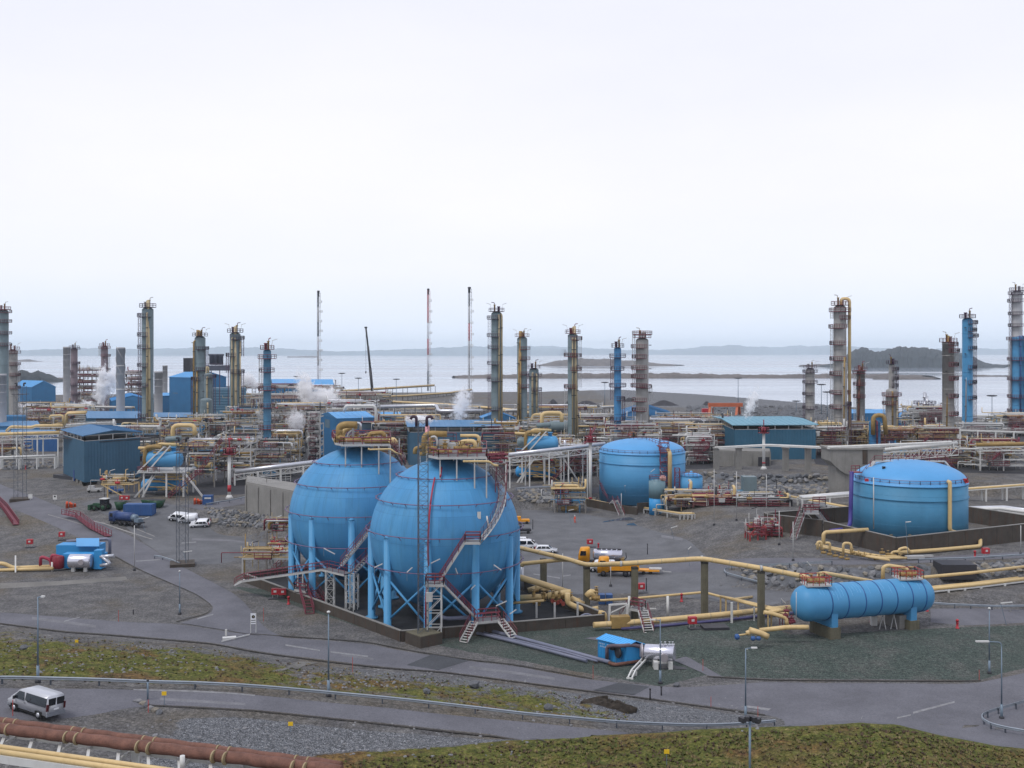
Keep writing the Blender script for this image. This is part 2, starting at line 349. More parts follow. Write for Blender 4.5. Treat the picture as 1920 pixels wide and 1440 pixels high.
# ------------------------------------------------------------------ ground sheet
def ground_material():
    m = bpy.data.materials.new('gravel, turf and rubble'); m.use_nodes = True; t = m.node_tree; n = t.nodes; l = t.links; b = n['Principled BSDF']
    b.inputs['Roughness'].default_value = .95; b.inputs['Specular IOR Level'].default_value = .15
    geo = n.new('ShaderNodeNewGeometry')
    at = n.new('ShaderNodeAttribute'); at.attribute_name = 'cover'; sp = n.new('ShaderNodeSeparateColor'); l.new(at.outputs['Color'], sp.inputs[0])
    def noise(s, d=6, ro=.6, sc=None):
        k = n.new('ShaderNodeTexNoise'); k.inputs['Scale'].default_value = s; k.inputs['Detail'].default_value = d; k.inputs['Roughness'].default_value = ro
        if sc:
            q = n.new('ShaderNodeMapping'); q.inputs['Scale'].default_value = sc; l.new(geo.outputs['Position'], q.inputs[0]); l.new(q.outputs[0], k.inputs['Vector'])
        else: l.new(geo.outputs['Position'], k.inputs['Vector'])
        return k.outputs[0]
    def ramp(i, st):
        r = n.new('ShaderNodeValToRGB'); l.new(i, r.inputs[0]); e = r.color_ramp.elements
        e[0].position = st[0][0]; e[0].color = tuple(st[0][1]) + (1,); e[1].position = st[-1][0]; e[1].color = tuple(st[-1][1]) + (1,)
        for p, c in st[1:-1]: q = e.new(p); q.color = tuple(c) + (1,)
        return r.outputs[0]
    def mix(f, a, c, ty='MIX'):
        k = n.new('ShaderNodeMixRGB'); k.blend_type = ty
        if isinstance(f, float): k.inputs[0].default_value = f
        else: l.new(f, k.inputs[0])
        l.new(a, k.inputs[1]); l.new(c, k.inputs[2]); return k.outputs[0]
    def math_(op, a, c):
        k = n.new('ShaderNodeMath'); k.operation = op
        for i, v in enumerate((a, c)):
            if isinstance(v, (int, float)): k.inputs[i].default_value = v
            else: l.new(v, k.inputs[i])
        return k.outputs[0]
    big = noise(.06, 6, .62); mid = noise(.35, 7, .65); fine = noise(3.2, 5, .7); grit = noise(9.0, 3, .7)
    gravel = ramp(mid, [(.3, srgb(80, 79, 80)), (.5, srgb(98, 97, 97)), (.7, srgb(116, 114, 112))])
    earth = ramp(fine, [(.3, srgb(84, 77, 64)), (.7, srgb(112, 102, 86))])
    gravel = mix(ramp(big, [(.5, (0, 0, 0)), (.68, (.75, .75, .75))]), gravel, earth)
    coarse = ramp(grit, [(.35, srgb(58, 60, 64)), (.5, srgb(98, 100, 104)), (.66, srgb(150, 151, 152))])      # broken pale rock
    green_g = ramp(grit, [(.34, srgb(48, 55, 54)), (.52, srgb(72, 82, 77)), (.68, srgb(98, 106, 98))])       # greenish crushed stone
    turf = ramp(noise(.9, 8, .78), [(.3, srgb(40, 36, 26)), (.40, srgb(66, 68, 36)), (.5, srgb(90, 94, 44)), (.6, srgb(108, 102, 58)), (.72, srgb(134, 124, 96))])
    heath = ramp(noise(.7, 8, .8), [(.32, srgb(48, 36, 34)), (.46, srgb(92, 68, 52)), (.56, srgb(126, 94, 60)), (.7, srgb(112, 102, 66))])
    turf = mix(ramp(noise(.16, 6, .6), [(.5, (0, 0, 0)), (.64, (.75, .75, .75))]), turf, heath)
    green_g = mix(ramp(noise(.22, 7, .7), [(.46, (0, 0, 0)), (.68, (.7, .7, .7))]), green_g, ramp(grit, [(.34, srgb(66, 66, 64)), (.68, srgb(118, 118, 114))]))
    def edge(ch, k=.5): return ramp(math_('ADD', sp.outputs[ch], math_('MULTIPLY', math_('SUBTRACT', noise(.45, 8, .72), .5), k)), [(.44, (0, 0, 0)), (.56, (1, 1, 1))])
    c = mix(edge(2, .9), gravel, coarse); c = mix(edge(1, .8), c, green_g); c = mix(edge(0, 1.3), c, turf)
    grain = noise(2.3, 4, .85); g2 = noise(5.5, 3, .8)
    c = mix(1.0, c, ramp(grain, [(.36, (.58, .58, .58)), (.5, (1, 1, 1)), (.64, (1.5, 1.5, 1.5))]), 'MULTIPLY'); c = mix(.7, c, mix(1.0, c, ramp(g2, [(.36, (.5, .5, .5)), (.64, (1.55, 1.55, 1.55))]), 'MULTIPLY'))
    l.new(c, b.inputs['Base Color'])
    bp = n.new('ShaderNodeBump'); bp.inputs['Strength'].default_value = .9; bp.inputs['Distance'].default_value = .22
    l.new(math_('ADD', fine, math_('MULTIPLY', grit, .6)), bp.inputs['Height']); l.new(bp.outputs[0], b.inputs['Normal'])
    return m
GROUNDM = ground_material()
us = np.linspace(-1.0, 1.0, 361); us = np.sign(us) * np.abs(us) ** 1.15 * .98
ys = [-70.0, -30, 0, 20, 35, 45]
while ys[-1] < 1000: ys.append(ys[-1] + max(.55, (ys[-1] - 40) * .0072))
ys = np.array(ys); YY, UU = np.meshgrid(ys, us, indexing='ij'); XX = UU * np.maximum(YY, 75.0)
ZZ = H(XX, YY)
nr_, nc_ = XX.shape
verts = np.stack([XX.ravel(), YY.ravel(), ZZ.ravel()], 1)
idx = np.arange(nr_ * nc_).reshape(nr_, nc_)
faces = np.stack([idx[:-1, :-1].ravel(), idx[:-1, 1:].ravel(), idx[1:, 1:].ravel(), idx[1:, :-1].ravel()], 1)
gm = bpy.data.meshes.new('ground')
gm.vertices.add(len(verts)); gm.vertices.foreach_set('co', verts.ravel())
gm.loops.add(faces.size); gm.loops.foreach_set('vertex_index', faces.ravel().astype(np.int32))
gm.polygons.add(len(faces)); gm.polygons.foreach_set('loop_start', np.arange(0, faces.size, 4, dtype=np.int32))
gm.update(calc_edges=True); gm.polygons.foreach_set('use_smooth', np.ones(len(faces), bool))
x_, y_ = verts[:, 0], verts[:, 1]
a1, a2, a3, a4 = (np.interp(x_, l[0], l[1]) for l in (L1, L2, L3, L4))
pxs = 960 + F * x_ / np.maximum(y_, 1)
def band(lo, hi, v, s): return sst((v - lo) / s) * sst((hi - v) / s)
g_turf = band(a3 + .3, a4 - 1.0, y_, 2.5) * sst((56 - x_) / 6)
dcol = np.interp(pxs, [-300, 60, 470, 560, 1010, 1200, 1260, 1500], [.62, .72, .74, .5, .56, .3, .05, 0])
rel = (y_ - a3) / np.maximum(a4 - a3, 1)
g_turf *= np.clip(dcol * np.interp(rel, [0, .25, .5, .8, 1], [.95, 1.1, 1.0, .75, .3]), 0, 1)
g_near = sst((a1 + 2.2 - y_) / 2.0) * sst((pxs - 560 - (a1 - y_) * 6) / 60)
cov = np.zeros((len(verts), 4), np.float32); cov[:, 3] = 1
cov[:, 0] = np.clip(np.maximum(g_turf, g_near * .97), 0, 1)
# greenish crushed stone round the spheres and under the vessel
pitd = np.interp(x_, [-52, -44, -15.5, 12, 20], [0, 178, 143, 150, 0])
pys = HY + F * (CZ - verts[:, 2]) / np.maximum(y_, 1)      # rows used only to outline the patch on the plan
g_top = np.interp(pxs, [440, 520, 750, 1100, 1180, 1420, 1480, 1540, 1690, 1815, 1915, 2000], [1097, 1106, 1190, 1172, 1180, 1160, 1188, 1187, 1179, 1174, 1171, 1168])
g_bot = np.interp(pxs, [440, 560, 700, 880, 1000, 1130, 1240, 1320, 1440, 1840, 1880, 1920, 2000], [1104, 1140, 1186, 1224, 1245, 1270, 1289, 1268, 1274, 1277, 1264, 1255, 1235])
gr = sst((pys - g_top + 2) / 8) * sst((g_bot - pys + 3) / 10) * (y_ > 110) * (pxs > 430) * (y_ < 200)
cov[:, 1] = np.clip(gr, 0, 1)
rb = sst((a2 - .8 - y_) / 2.0) * (1 - g_near) * sst((x_ + 34) / 10) * .85 + band(a3 + .2, a4, y_, 3) * np.interp(pxs, [-100, 500, 700, 1000, 1300, 1460, 1500], [.35, .42, .5, .55, .75, .6, 0])
rb += .8 * sst((y_ - 560) / 40) * sst((x_ - 40) / 40)
cov[:, 2] = np.clip(rb, 0, 1)
ca = gm.color_attributes.new('cover', 'FLOAT_COLOR', 'POINT'); ca.data.foreach_set('color', cov.ravel())
gm.materials.append(GROUNDM)
tag(link('ground', gm), kind='structure')

# ------------------------------------------------------------------ sea, far shore, islands
def sea_material():
    m = bpy.data.materials.new('grey sea water'); m.use_nodes = True; t = m.node_tree; n = t.nodes; l = t.links; b = n['Principled BSDF']
    b.inputs['Base Color'].default_value = (.24, .28, .35, 1); b.inputs['Roughness'].default_value = .22; b.inputs['IOR'].default_value = 1.33
    g = n.new('ShaderNodeNewGeometry'); q = n.new('ShaderNodeMapping'); q.inputs['Scale'].default_value = (.02, .05, 1); l.new(g.outputs['Position'], q.inputs[0])
    k = n.new('ShaderNodeTexNoise'); k.inputs['Scale'].default_value = 1.0; k.inputs['Detail'].default_value = 8; k.inputs['Roughness'].default_value = .65; l.new(q.outputs[0], k.inputs[0])
    q2 = n.new('ShaderNodeMapping'); q2.inputs['Scale'].default_value = (.0006, .004, 1); l.new(g.outputs['Position'], q2.inputs[0])
    k2 = n.new('ShaderNodeTexNoise'); k2.inputs['Scale'].default_value = 1.0; k2.inputs['Detail'].default_value = 4; l.new(q2.outputs[0], k2.inputs[0])
    r2 = n.new('ShaderNodeValToRGB'); l.new(k2.outputs[0], r2.inputs[0]); r2.color_ramp.elements[0].position = .4; r2.color_ramp.elements[0].color = (.08, .08, .08, 1)
    r2.color_ramp.elements[1].position = .65; r2.color_ramp.elements[1].color = (.24, .24, .24, 1); l.new(r2.outputs[0], b.inputs['Roughness'])
    bp = n.new('ShaderNodeBump'); bp.inputs['Strength'].default_value = .16; bp.inputs['Distance'].default_value = .8; l.new(k.outputs[0], bp.inputs['Height']); l.new(bp.outputs[0], b.inputs['Normal'])
    return m
SEAZ = -10.0
mb = MB(); mb.add([(-16000, 380, SEAZ), (16000, 380, SEAZ), (16000, 15000, SEAZ), (-16000, 15000, SEAZ)], [(0, 1, 2, 3)])
tag(mb.build('sea', sea_material()), kind='structure')
ISLE = pm('bare island rock and heather', srgb(92, 84, 80), .95, var=.3, scale=.03, fine=.2, bscale=.25)
WOOD = pm('dark island wood', srgb(24, 32, 36), .95, var=.3, scale=.03, fine=.3, bscale=.2)
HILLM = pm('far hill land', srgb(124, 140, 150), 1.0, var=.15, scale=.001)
def island(name, pts, Y, depth, m, seed, rough=.12, jag=0.0):
    """pts: (col, row of the skyline) along the island; depth metres front to back"""
    r_ = random.Random(seed); cols = []; xs = np.linspace(pts[0][0], pts[-1][0], max(24, int((pts[-1][0] - pts[0][0]) / 3)))
    ph = [r_.uniform(0, 6) for _ in range(6)]; mb = MB(); K = 9; o = []
    for i, px in enumerate(xs):
        top = np.interp(px, [p[0] for p in pts], [p[1] for p in pts]); zt = Z(top, Y) - SEAZ
        wob = 1 + rough * (math.sin(px * .11 + ph[0]) + .6 * math.sin(px * .27 + ph[1]) + .5 * math.sin(px * .61 + ph[2]))
        zt = max(.6, zt * wob * (.78 if name == 'skerry' else 1)); e = min(1, min(i, len(xs) - 1 - i) / 4 + .12)
        for j in range(K + 1):
            t = j / K; prof = math.sin(math.pi * t) ** .6 if 0 < j < K else 0
            jj = (r_.random() - .5) * jag * (0 < j < K)
            mb.v.append((X(px, Y) * (1 + depth * (t - .5) / Y) + r_.uniform(-1, 1) * .3, Y + depth * e * (t - .5) + r_.uniform(-1, 1) * depth * .02, SEAZ - 1 + (zt + 1) * prof + jj))
        o.append(i * (K + 1))
    for i in range(len(xs) - 1):
        for j in range(K): a = o[i] + j; b_ = o[i + 1] + j; mb.f.append((a, b_, b_ + 1, a + 1)); mb.s.append(jag == 0)
    return tag(mb.build(name, m), kind='structure')
island('skerry', [(850, 704), (900, 701), (980, 700), (1080, 698), (1180, 697), (1260, 697), (1360, 700), (1440, 701), (1560, 699), (1660, 699), (1740, 703)], 1960, 110, ISLE, 1, .10)
island('skerry', [(1640, 706), (1700, 704), (1760, 707)], 1840, 30, ISLE, 2)
island('skerry', [(1780, 704), (1840, 702), (1920, 704), (2000, 704)], 2050, 30, ISLE, 8)
island('island', [(1008, 685), (1050, 675), (1090, 672), (1140, 673), (1200, 677), (1240, 682), (1275, 684)], 3500, 260, ISLE, 3, .05)
island('island', [(1500, 684), (1540, 683), (1580, 680)], 3300, 40, ISLE, 9, .1)
island('headland', [(-260, 696), (-60, 688), (20, 699), (40, 692), (58, 700), (72, 695), (92, 701), (110, 710), (120, 712)], 1760, 160, WOOD, 4, .05, .6)
island('headland', [(100, 709), (125, 707), (150, 710)], 1800, 30, ISLE, 10, .1)
island('skerry', [(28, 676), (52, 672), (76, 677)], 4800, 90, ISLE, 5)
island('skerry', [(540, 668), (575, 666.5), (596, 668)], 7600, 90, ISLE, 15)
wi = island('island', [(1566, 684), (1590, 664), (1602, 654), (1620, 652), (1640, 660), (1660, 656), (1690, 650), (1715, 650), (1750, 655), (1790, 660), (1820, 666), (1845, 680), (1862, 684), (1898, 684.5)], 3250, 420, WOOD, 6, .03, 4.0)
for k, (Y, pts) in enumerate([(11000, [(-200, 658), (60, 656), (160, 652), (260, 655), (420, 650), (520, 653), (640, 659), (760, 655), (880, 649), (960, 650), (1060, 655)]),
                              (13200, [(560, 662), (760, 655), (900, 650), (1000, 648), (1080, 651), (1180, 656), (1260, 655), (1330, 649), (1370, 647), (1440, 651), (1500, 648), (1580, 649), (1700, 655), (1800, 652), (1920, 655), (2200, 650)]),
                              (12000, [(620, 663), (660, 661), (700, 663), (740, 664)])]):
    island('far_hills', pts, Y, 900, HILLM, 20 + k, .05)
# ------------------------------------------------------------------ draped roads and yards
def roadmat(name, c, var=.1, patch=.35):
    m = pm(name, c, .88, var=var * 1.7, scale=.16, streak=min(1, patch * 1.6), stain=tuple(x * .66 for x in c), bump=.3, bscale=7, fine=.14, spec=.25, stretch=.5); return m
ASPH = roadmat('worn grey asphalt', srgb(98, 98, 104)); ASPHD = roadmat('dark asphalt patch', srgb(72, 74, 78)); ASPHY = roadmat('yard asphalt', srgb(97, 98, 101), .14, .55)
LINE = pm('worn road paint', srgb(126, 126, 128), .85, var=.25, scale=2.0, streak=.7, stain=srgb(100, 100, 104)); CONS = roadmat('pale concrete apron', srgb(138, 138, 140))
EARTH = roadmat('gravel track', srgb(112, 110, 106), .15)
def drape(name, near, farl, m, dz=.06, nu=90, nv=10, skirt=True):
    """sheet between two photo polylines (col,row,[z guess unused]) laid on the terrain"""
    A = [G(*p) for p in near]; B = [G(*p) for p in farl]
    def res(P):
        P = rounded(P, 6.0, 4) if len(P) > 2 else P
        d = [0]; 
        for a, b in zip(P, P[1:]): d.append(d[-1] + (b - a).length)
        out = []
        for i in range(nu + 1):
            t = d[-1] * i / nu; j = 0
            while j < len(d) - 2 and d[j + 1] < t: j += 1
            out.append(P[j].lerp(P[j + 1], (t - d[j]) / max(1e-6, d[j + 1] - d[j])))
        return out
    A, B = res(A), res(B); mb = MB()
    xs = np.array([[a.x + (b.x - a.x) * j / nv for j in range(nv + 1)] for a, b in zip(A, B)]); ys_ = np.array([[a.y + (b.y - a.y) * j / nv for j in range(nv + 1)] for a, b in zip(A, B)])
    zs = H(xs, ys_) + dz
    if skirt: zs[:, 0] -= dz * 1.6; zs[:, -1] -= dz * 1.6
    mb.v = [(float(a), float(b), float(c)) for a, b, c in zip(xs.ravel(), ys_.ravel(), zs.ravel())]
    for i in range(nu):
        for j in range(nv): q = i * (nv + 1) + j; mb.f.append((q, q + nv + 1, q + nv + 2, q + 1)); mb.s.append(True)
    return tag(mb.build(name, m), kind='structure')
drape('road', [(-120, 1160), (0, 1168), (120, 1184), (210, 1190), (400, 1206), (480, 1222), (615, 1240), (720, 1252), (830, 1259), (955, 1276), (1110, 1296), (1190, 1306), (1335, 1326), (1435, 1340)],
      [(-120, 1141), (0, 1147), (120, 1156), (250, 1166), (330, 1168), (470, 1190), (690, 1205), (755, 1219), (880, 1239), (955, 1246), (1110, 1274), (1170, 1280), (1270, 1289), (1440, 1276)], ASPH, .07, 120, 8)
drape('road', [(1425, 1339), (1470, 1349), (1482, 1368), (1500, 1366), (1615, 1359), (1690, 1364), (1765, 1383), (1877, 1403), (1960, 1412), (2100, 1412)],
      [(1425, 1278), (1500, 1279), (1600, 1279), (1700, 1279), (1765, 1279.5), (1830, 1279), (1870, 1270), (1920, 1259), (1990, 1243), (2100, 1222)], ASPH, .074, 80, 24)
drape('road', [(-200, 1352), (0, 1354), (150, 1350), (270, 1320), (475, 1331), (717, 1356), (955, 1381), (1022, 1390), (1100, 1388)],
      [(-200, 1286), (0, 1288), (150, 1289), (270, 1293), (475, 1301), (717, 1325), (955, 1350), (1080, 1361), (1180, 1370)], ASPH, .08, 110, 10)
drape('road', [(330, 1167), (392, 1150), (398, 1136), (370, 1115), (330, 1098), (262, 1069), (200, 1035), (130, 1002), (60, 970), (-60, 925)],
      [(560, 1205), (500, 1180), (478, 1150), (452, 1118), (395, 1088), (330, 1055), (262, 1010), (200, 985), (120, 952), (0, 905)], ASPH, .066, 90, 10)
drape('yard', [(262, 1010), (330, 1058), (420, 1060), (505, 1030), (530, 1010)], [(150, 945), (200, 928), (330, 945), (400, 1000), (500, 994)], ASPHY, .05, 60, 30)
drape('yard', [(978, 1120), (1110, 1115), (1200, 1112), (1330, 1128), (1440, 1140), (1500, 1120), (1560, 1122)], [(978, 955), (1060, 955), (1180, 978), (1290, 1010), (1350, 1070), (1430, 1092), (1480, 1106)], ASPHY, .05, 70, 40)
drape('road', [(1200, 1070), (1300, 1075), (1400, 1062), (1480, 1058), (1590, 1060), (1730, 1056), (1920, 1046), (2050, 1040)], [(1240, 1045), (1320, 1048), (1400, 1047), (1480, 1047), (1590, 1044), (1730, 1044), (1920, 1034), (2050, 1028)], ASPH, .07, 70, 8)
drape('road', [(1745, 1168), (1800, 1175), (1860, 1172), (1920, 1168), (2050, 1160)], [(1745, 1140), (1800, 1139), (1860, 1140), (1920, 1141), (2050, 1138)], ASPH, .05, 30, 8)
PAVE_SHADE = roadmat('plant paving with painted shade', srgb(54, 54, 58))  # dark sheets: shade under the pipe racks painted into the paving colour
for A_, B_ in (([(238, 930), (350, 934), (470, 930)], [(200, 800), (330, 790), (480, 775)]), ([(470, 926), (560, 915), (620, 905)], [(480, 775), (600, 770), (760, 775)]), ([(950, 905), (1040, 903), (1120, 902)], [(900, 800), (1040, 790), (1130, 785)]), ([(1230, 882), (1330, 882), (1375, 872)], [(1140, 800), (1260, 792), (1380, 790)]), ([(1530, 872), (1640, 884), (1800, 888), (1925, 890)], [(1500, 795), (1640, 795), (1780, 798), (1925, 805)])): drape('plant_shade_paving', A_, B_, PAVE_SHADE, .07, 40, 30)
drape('road', [(965, 925), (1100, 924), (1130, 924)], [(965, 913), (1100, 909), (1130, 908)], ASPH, .06, 24, 4)
drape('road', [(385, 958), (430, 951), (470, 944)], [(330, 948), (400, 940), (465, 930)], ASPH, .06, 24, 4)
drape('apron', [(0, 1105), (120, 1098), (240, 1088)], [(0, 1092), (120, 1088), (235, 1080)], EARTH, .05, 24, 3)
drape('path', [(1130, 1203), (1230, 1215)], [(1090, 1196), (1122, 1190)], ASPH, .05, 12, 4)
drape('path', [(1330, 1268), (1365, 1274)], [(1255, 1236), (1280, 1228)], ASPH, .06, 14, 6)
drape('path', [(480, 1266), (540, 1252)], [(560, 1238), (600, 1241)], EARTH, .05, 14, 6)
drape('asphalt_patch', [(762, 1248), (823, 1257)], [(810, 1228), (880, 1240)], ASPHD, .085, 14, 8, False)
drape('asphalt_patch', [(1113, 1295), (1190, 1304)], [(1160, 1281), (1218, 1289)], ASPHD, .085, 14, 8, False)
drape('road_marking', [(1395, 1327), (1440, 1334)], [(1400, 1324), (1446, 1330)], LINE, .088, 10, 2, False)
for p in (((1548, 1359), (1617, 1346), 4), ((1682, 1349), (1708, 1343), 3), ((1712, 1340), (1790, 1319), 4), ((535, 1212), (600, 1222), 3), ((620, 1225), (690, 1233), 3), ((370, 1163), (400, 1154), 3), ((120, 1167), (150, 1159), 2)):
    (a, b), (c, d), t = p; drape('road_marking', [(a, b), (c, d)], [(a, b - t), (c, d - t * .8)], LINE, .088, 8, 2, False)
drape('road_marking', [(250, 1296), (330, 1298), (420, 1302), (478, 1307)], [(250, 1293.5), (330, 1295), (420, 1299), (478, 1304.5)], LINE, .09, 20, 2, False)
for a, b, c, d in ((255, 1054, 300, 1051), (1448, 1095, 1462, 1096), (1452, 1100, 1468, 1099), (1000, 1078, 1050, 1086), (1056, 1082, 1070, 1080), (340, 1020, 368, 1018)):
    drape('road_marking', [(a, b), (c, d)], [(a, b - 2), (c, d - 2)], LINE, .085, 6, 2, False)
EDGE_SHADE = pm('painted road edge shade', srgb(58, 54, 50), .95, var=.35, scale=.9, fine=.25, bscale=4)  # dark strips paint in the shadow line along the asphalt edge
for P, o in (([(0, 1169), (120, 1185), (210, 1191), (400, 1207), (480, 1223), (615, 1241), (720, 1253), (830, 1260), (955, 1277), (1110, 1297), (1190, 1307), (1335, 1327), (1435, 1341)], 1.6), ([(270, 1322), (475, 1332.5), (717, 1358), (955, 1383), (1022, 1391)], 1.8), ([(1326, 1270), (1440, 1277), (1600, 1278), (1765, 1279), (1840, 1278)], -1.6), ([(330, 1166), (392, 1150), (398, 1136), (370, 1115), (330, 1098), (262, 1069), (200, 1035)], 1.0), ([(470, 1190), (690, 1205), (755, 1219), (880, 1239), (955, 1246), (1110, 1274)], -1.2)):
    drape('road_edge_shade', [(a, b + max(o, 0)) for a, b in P], [(a, b + min(o, 0)) for a, b in P], EDGE_SHADE, .10, 90, 2, False)
KERB = pm('worn kerb stone', srgb(134, 132, 130), .85, var=.15, scale=1)
for P in ([(176, 977), (230, 994), (286, 1011)], [(256, 992), (290, 1006)], [(90, 965), (150, 983), (210, 1002)]): drape('kerb', [(a, b + 1.5) for a, b in P], [(a, b - .8) for a, b in P], KERB, .14, 24, 2)
for P, w_ in (([(360, 1012), (420, 1013), (480, 1020)], 4), ([(880, 1252), (960, 1262), (1040, 1274)], 5), ([(300, 1312), (380, 1317), (460, 1322)], 5), ([(1030, 1042), (1090, 1048)], 5), ([(1240, 1006), (1280, 1012)], 5), ([(60, 1160), (120, 1167), (180, 1176)], 5), ([(640, 1229), (700, 1237)], 4)): drape('asphalt_patch', [(a, b + abs(w_) / 2) for a, b in P], [(a, b - abs(w_) / 2) for a, b in P], ASPHD if w_ > 5 or w_ < 0 else pm('light asphalt patch', srgb(108, 108, 112), .9, var=.2, scale=.4, fine=.15), .082, 20, 6, False)
PUD = pm('wet puddle', srgb(70, 82, 96), .08, var=.12, scale=.5, spec=.5)
drape('puddle', [(1130, 980), (1160, 976), (1192, 974)], [(1132, 978), (1164, 972), (1180, 970)], PUD, .07, 14, 4, False)
drape('puddle', [(1174, 985), (1195, 986)], [(1178, 982), (1188, 981)], PUD, .07, 10, 3, False)
# ------------------------------------------------------------------ stone-faced banks
STONE = [pm('bank stone %s' % a, srgb(*c), .9, var=.2, scale=1.3, bump=.4, bscale=6, fine=.1) for a, c in (('grey', (120, 120, 122)), ('warm', (128, 122, 112)), ('dark', (92, 94, 98)))]
def rock_mesh(seed, sub=2):
    r_ = random.Random(seed); bm = bmesh.new(); bmesh.ops.create_icosphere(bm, subdivisions=sub, radius=1.0)
    pl = [(Vector((r_.uniform(-1, 1), r_.uniform(-1, 1), r_.uniform(-1, 1))).normalized(), r_.uniform(.5, .85)) for _ in range(9)]
    for v in bm.verts:
        for n_, d_ in pl:
            t = v.co.dot(n_) - d_
            if t > 0: v.co -= n_ * t
        v.co += Vector((r_.uniform(-1, 1), r_.uniform(-1, 1), r_.uniform(-1, 1))) * .03
    me = bpy.data.meshes.new('stone'); bm.to_mesh(me); bm.free(); return me
ROCKS = []
for k in range(9):
    me = rock_mesh(k, 1); me.materials.append(STONE[k % 3]); ROCKS.append(me)
ROCKV = [([v.co.copy() for v in me.vertices], [tuple(p.vertices) for p in me.polygons]) for me in ROCKS]
def bank(label_parts, top, bot, size, single, seed, name='stone_bank', cap=300):
    """stones laid on a slope between photo polylines top and bot; single -> every stone an object of its own"""
    A = [G(*p) for p in top]; B = [G(*p) for p in bot]; r_ = random.Random(seed)
    mb = MB(); n_ = 40
    def at(P, t):
        t *= len(P) - 1; i = min(int(t), len(P) - 2); return P[i].lerp(P[i + 1], t - i)
    for i in range(n_):
        for t in range(9):
            p = at(B, i / (n_ - 1)).lerp(at(A, i / (n_ - 1)), t / 8); mb.v.append((p.x, p.y, h1(p.x, p.y) + .05))
    for i in range(n_ - 1):
        for t in range(8): a = 9 * i + t; mb.f.append((a, a + 9, a + 10, a + 1)); mb.s.append(True)
    root = tag(mb.build(name, STONE[2]), kind='structure')
    ln = sum((b - a).length for a, b in zip(A, A[1:])); hs = max((a - b).length for a, b in zip(A, B)); rows = max(2, int(hs / (size * 1.0))); cols = max(3, int(ln / (size * 1.35)))
    st = MB(); cnt = 0
    for j in range(rows):
        for i in range(cols):
            u = (i + .5 * (j % 2) + r_.uniform(-.3, .3)) / cols; v = (j + .5 + r_.uniform(-.25, .25)) / rows; u = min(max(u, 0), 1)
            p = at(A, u).lerp(at(B, u), v); hgt = h1(p.x, p.y) ; s_ = size * r_.uniform(.45, .82)
            M = Matrix.Rotation(r_.uniform(0, 6.28), 4, 'Z') @ Matrix.Rotation(R(35) + r_.uniform(-.3, .3), 4, 'X') @ Matrix.Diagonal((s_ * 1.15, s_ * .9, s_ * .62, 1))
            pos = Vector((p.x, p.y, hgt + s_ * .12))
            if single and cnt < cap:
                o = link('stone', ROCKS[r_.randrange(9)], root); o.matrix_local = Matrix.Translation(pos) @ M; cnt += 1
            else:
                vs_, fs_ = ROCKV[r_.randrange(9)]; st.add([(M @ q) + pos for q in vs_], fs_)
    if st.v: st.build('stones', STONE[0], root, kind='stuff')
    return root
bank('', [(1395, 1066), (1447, 1064), (1557, 1066), (1640, 1065), (1745, 1062)], [(1395, 1085), (1447, 1098), (1557, 1116), (1640, 1112), (1745, 1092)], 1.25, True, 1)
bank('', [(1805, 1059), (1860, 1056), (1930, 1053), (2000, 1050)], [(1800, 1090), (1860, 1082), (1930, 1074), (2000, 1068)], 1.2, True, 2)
bank('', [(386, 952), (430, 957), (470, 963), (515, 970)], [(400, 982), (440, 986), (470, 988), (515, 990)], 1.0, True, 3)
bank('', [(974, 919), (1020, 921), (1060, 924), (1118, 930)], [(974, 940), (1020, 942), (1060, 943), (1118, 946)], 1.25, True, 4)
bank('', [(1290, 893), (1400, 893), (1480, 893), (1556, 893)], [(1300, 918), (1400, 921), (1480, 925), (1556, 926)], 1.6, True, 5)
bank('', [(1530, 950), (1570, 954), (1600, 958)], [(1530, 960), (1570, 966), (1600, 970)], 1.1, True, 6)
bank('', [(-20, 868), (50, 867), (112, 866)], [(-20, 882), (50, 880), (112, 877)], 1.3, True, 7)
r_ = random.Random(5); st = MB()
for i in range(900):      # rubble field by the shore
    px = r_.uniform(1290, 1560); py = r_.uniform(762, 792); p = G(px, py)
    s_ = r_.uniform(.8, 2.2); M = Matrix.Rotation(r_.uniform(0, 6), 4, 'Z') @ Matrix.Diagonal((s_ * 1.2, s_, s_ * .7, 1)); vs_, fs_ = ROCKV[i % 9]; st.add([M @ q + p for q in vs_], fs_)
tag(st.build('shore_rubble', STONE[2]), kind='stuff')
st = MB()
for i in range(700):      # broken stone beside the upper road and on the verge
    px, py = r_.choice([(r_.uniform(230, 1000), r_.uniform(1350, 1420)), (r_.uniform(560, 1000), r_.uniform(1255, 1290)), (r_.uniform(1000, 1440), r_.uniform(1305, 1372)), (r_.uniform(0, 420), r_.uniform(1210, 1262))])
    p = G(px, py); s_ = r_.uniform(.06, .24) * (1.6 if r_.random() < .04 else 1); M = Matrix.Rotation(r_.uniform(0, 6), 4, 'Z') @ Matrix.Diagonal((s_ * 1.2, s_, s_ * .7, 1)); vs_, fs_ = ROCKV[i % 9]; st.add([M @ q + p for q in vs_], fs_)
tag(st.build('loose_stones', STONE[0]), kind='stuff')
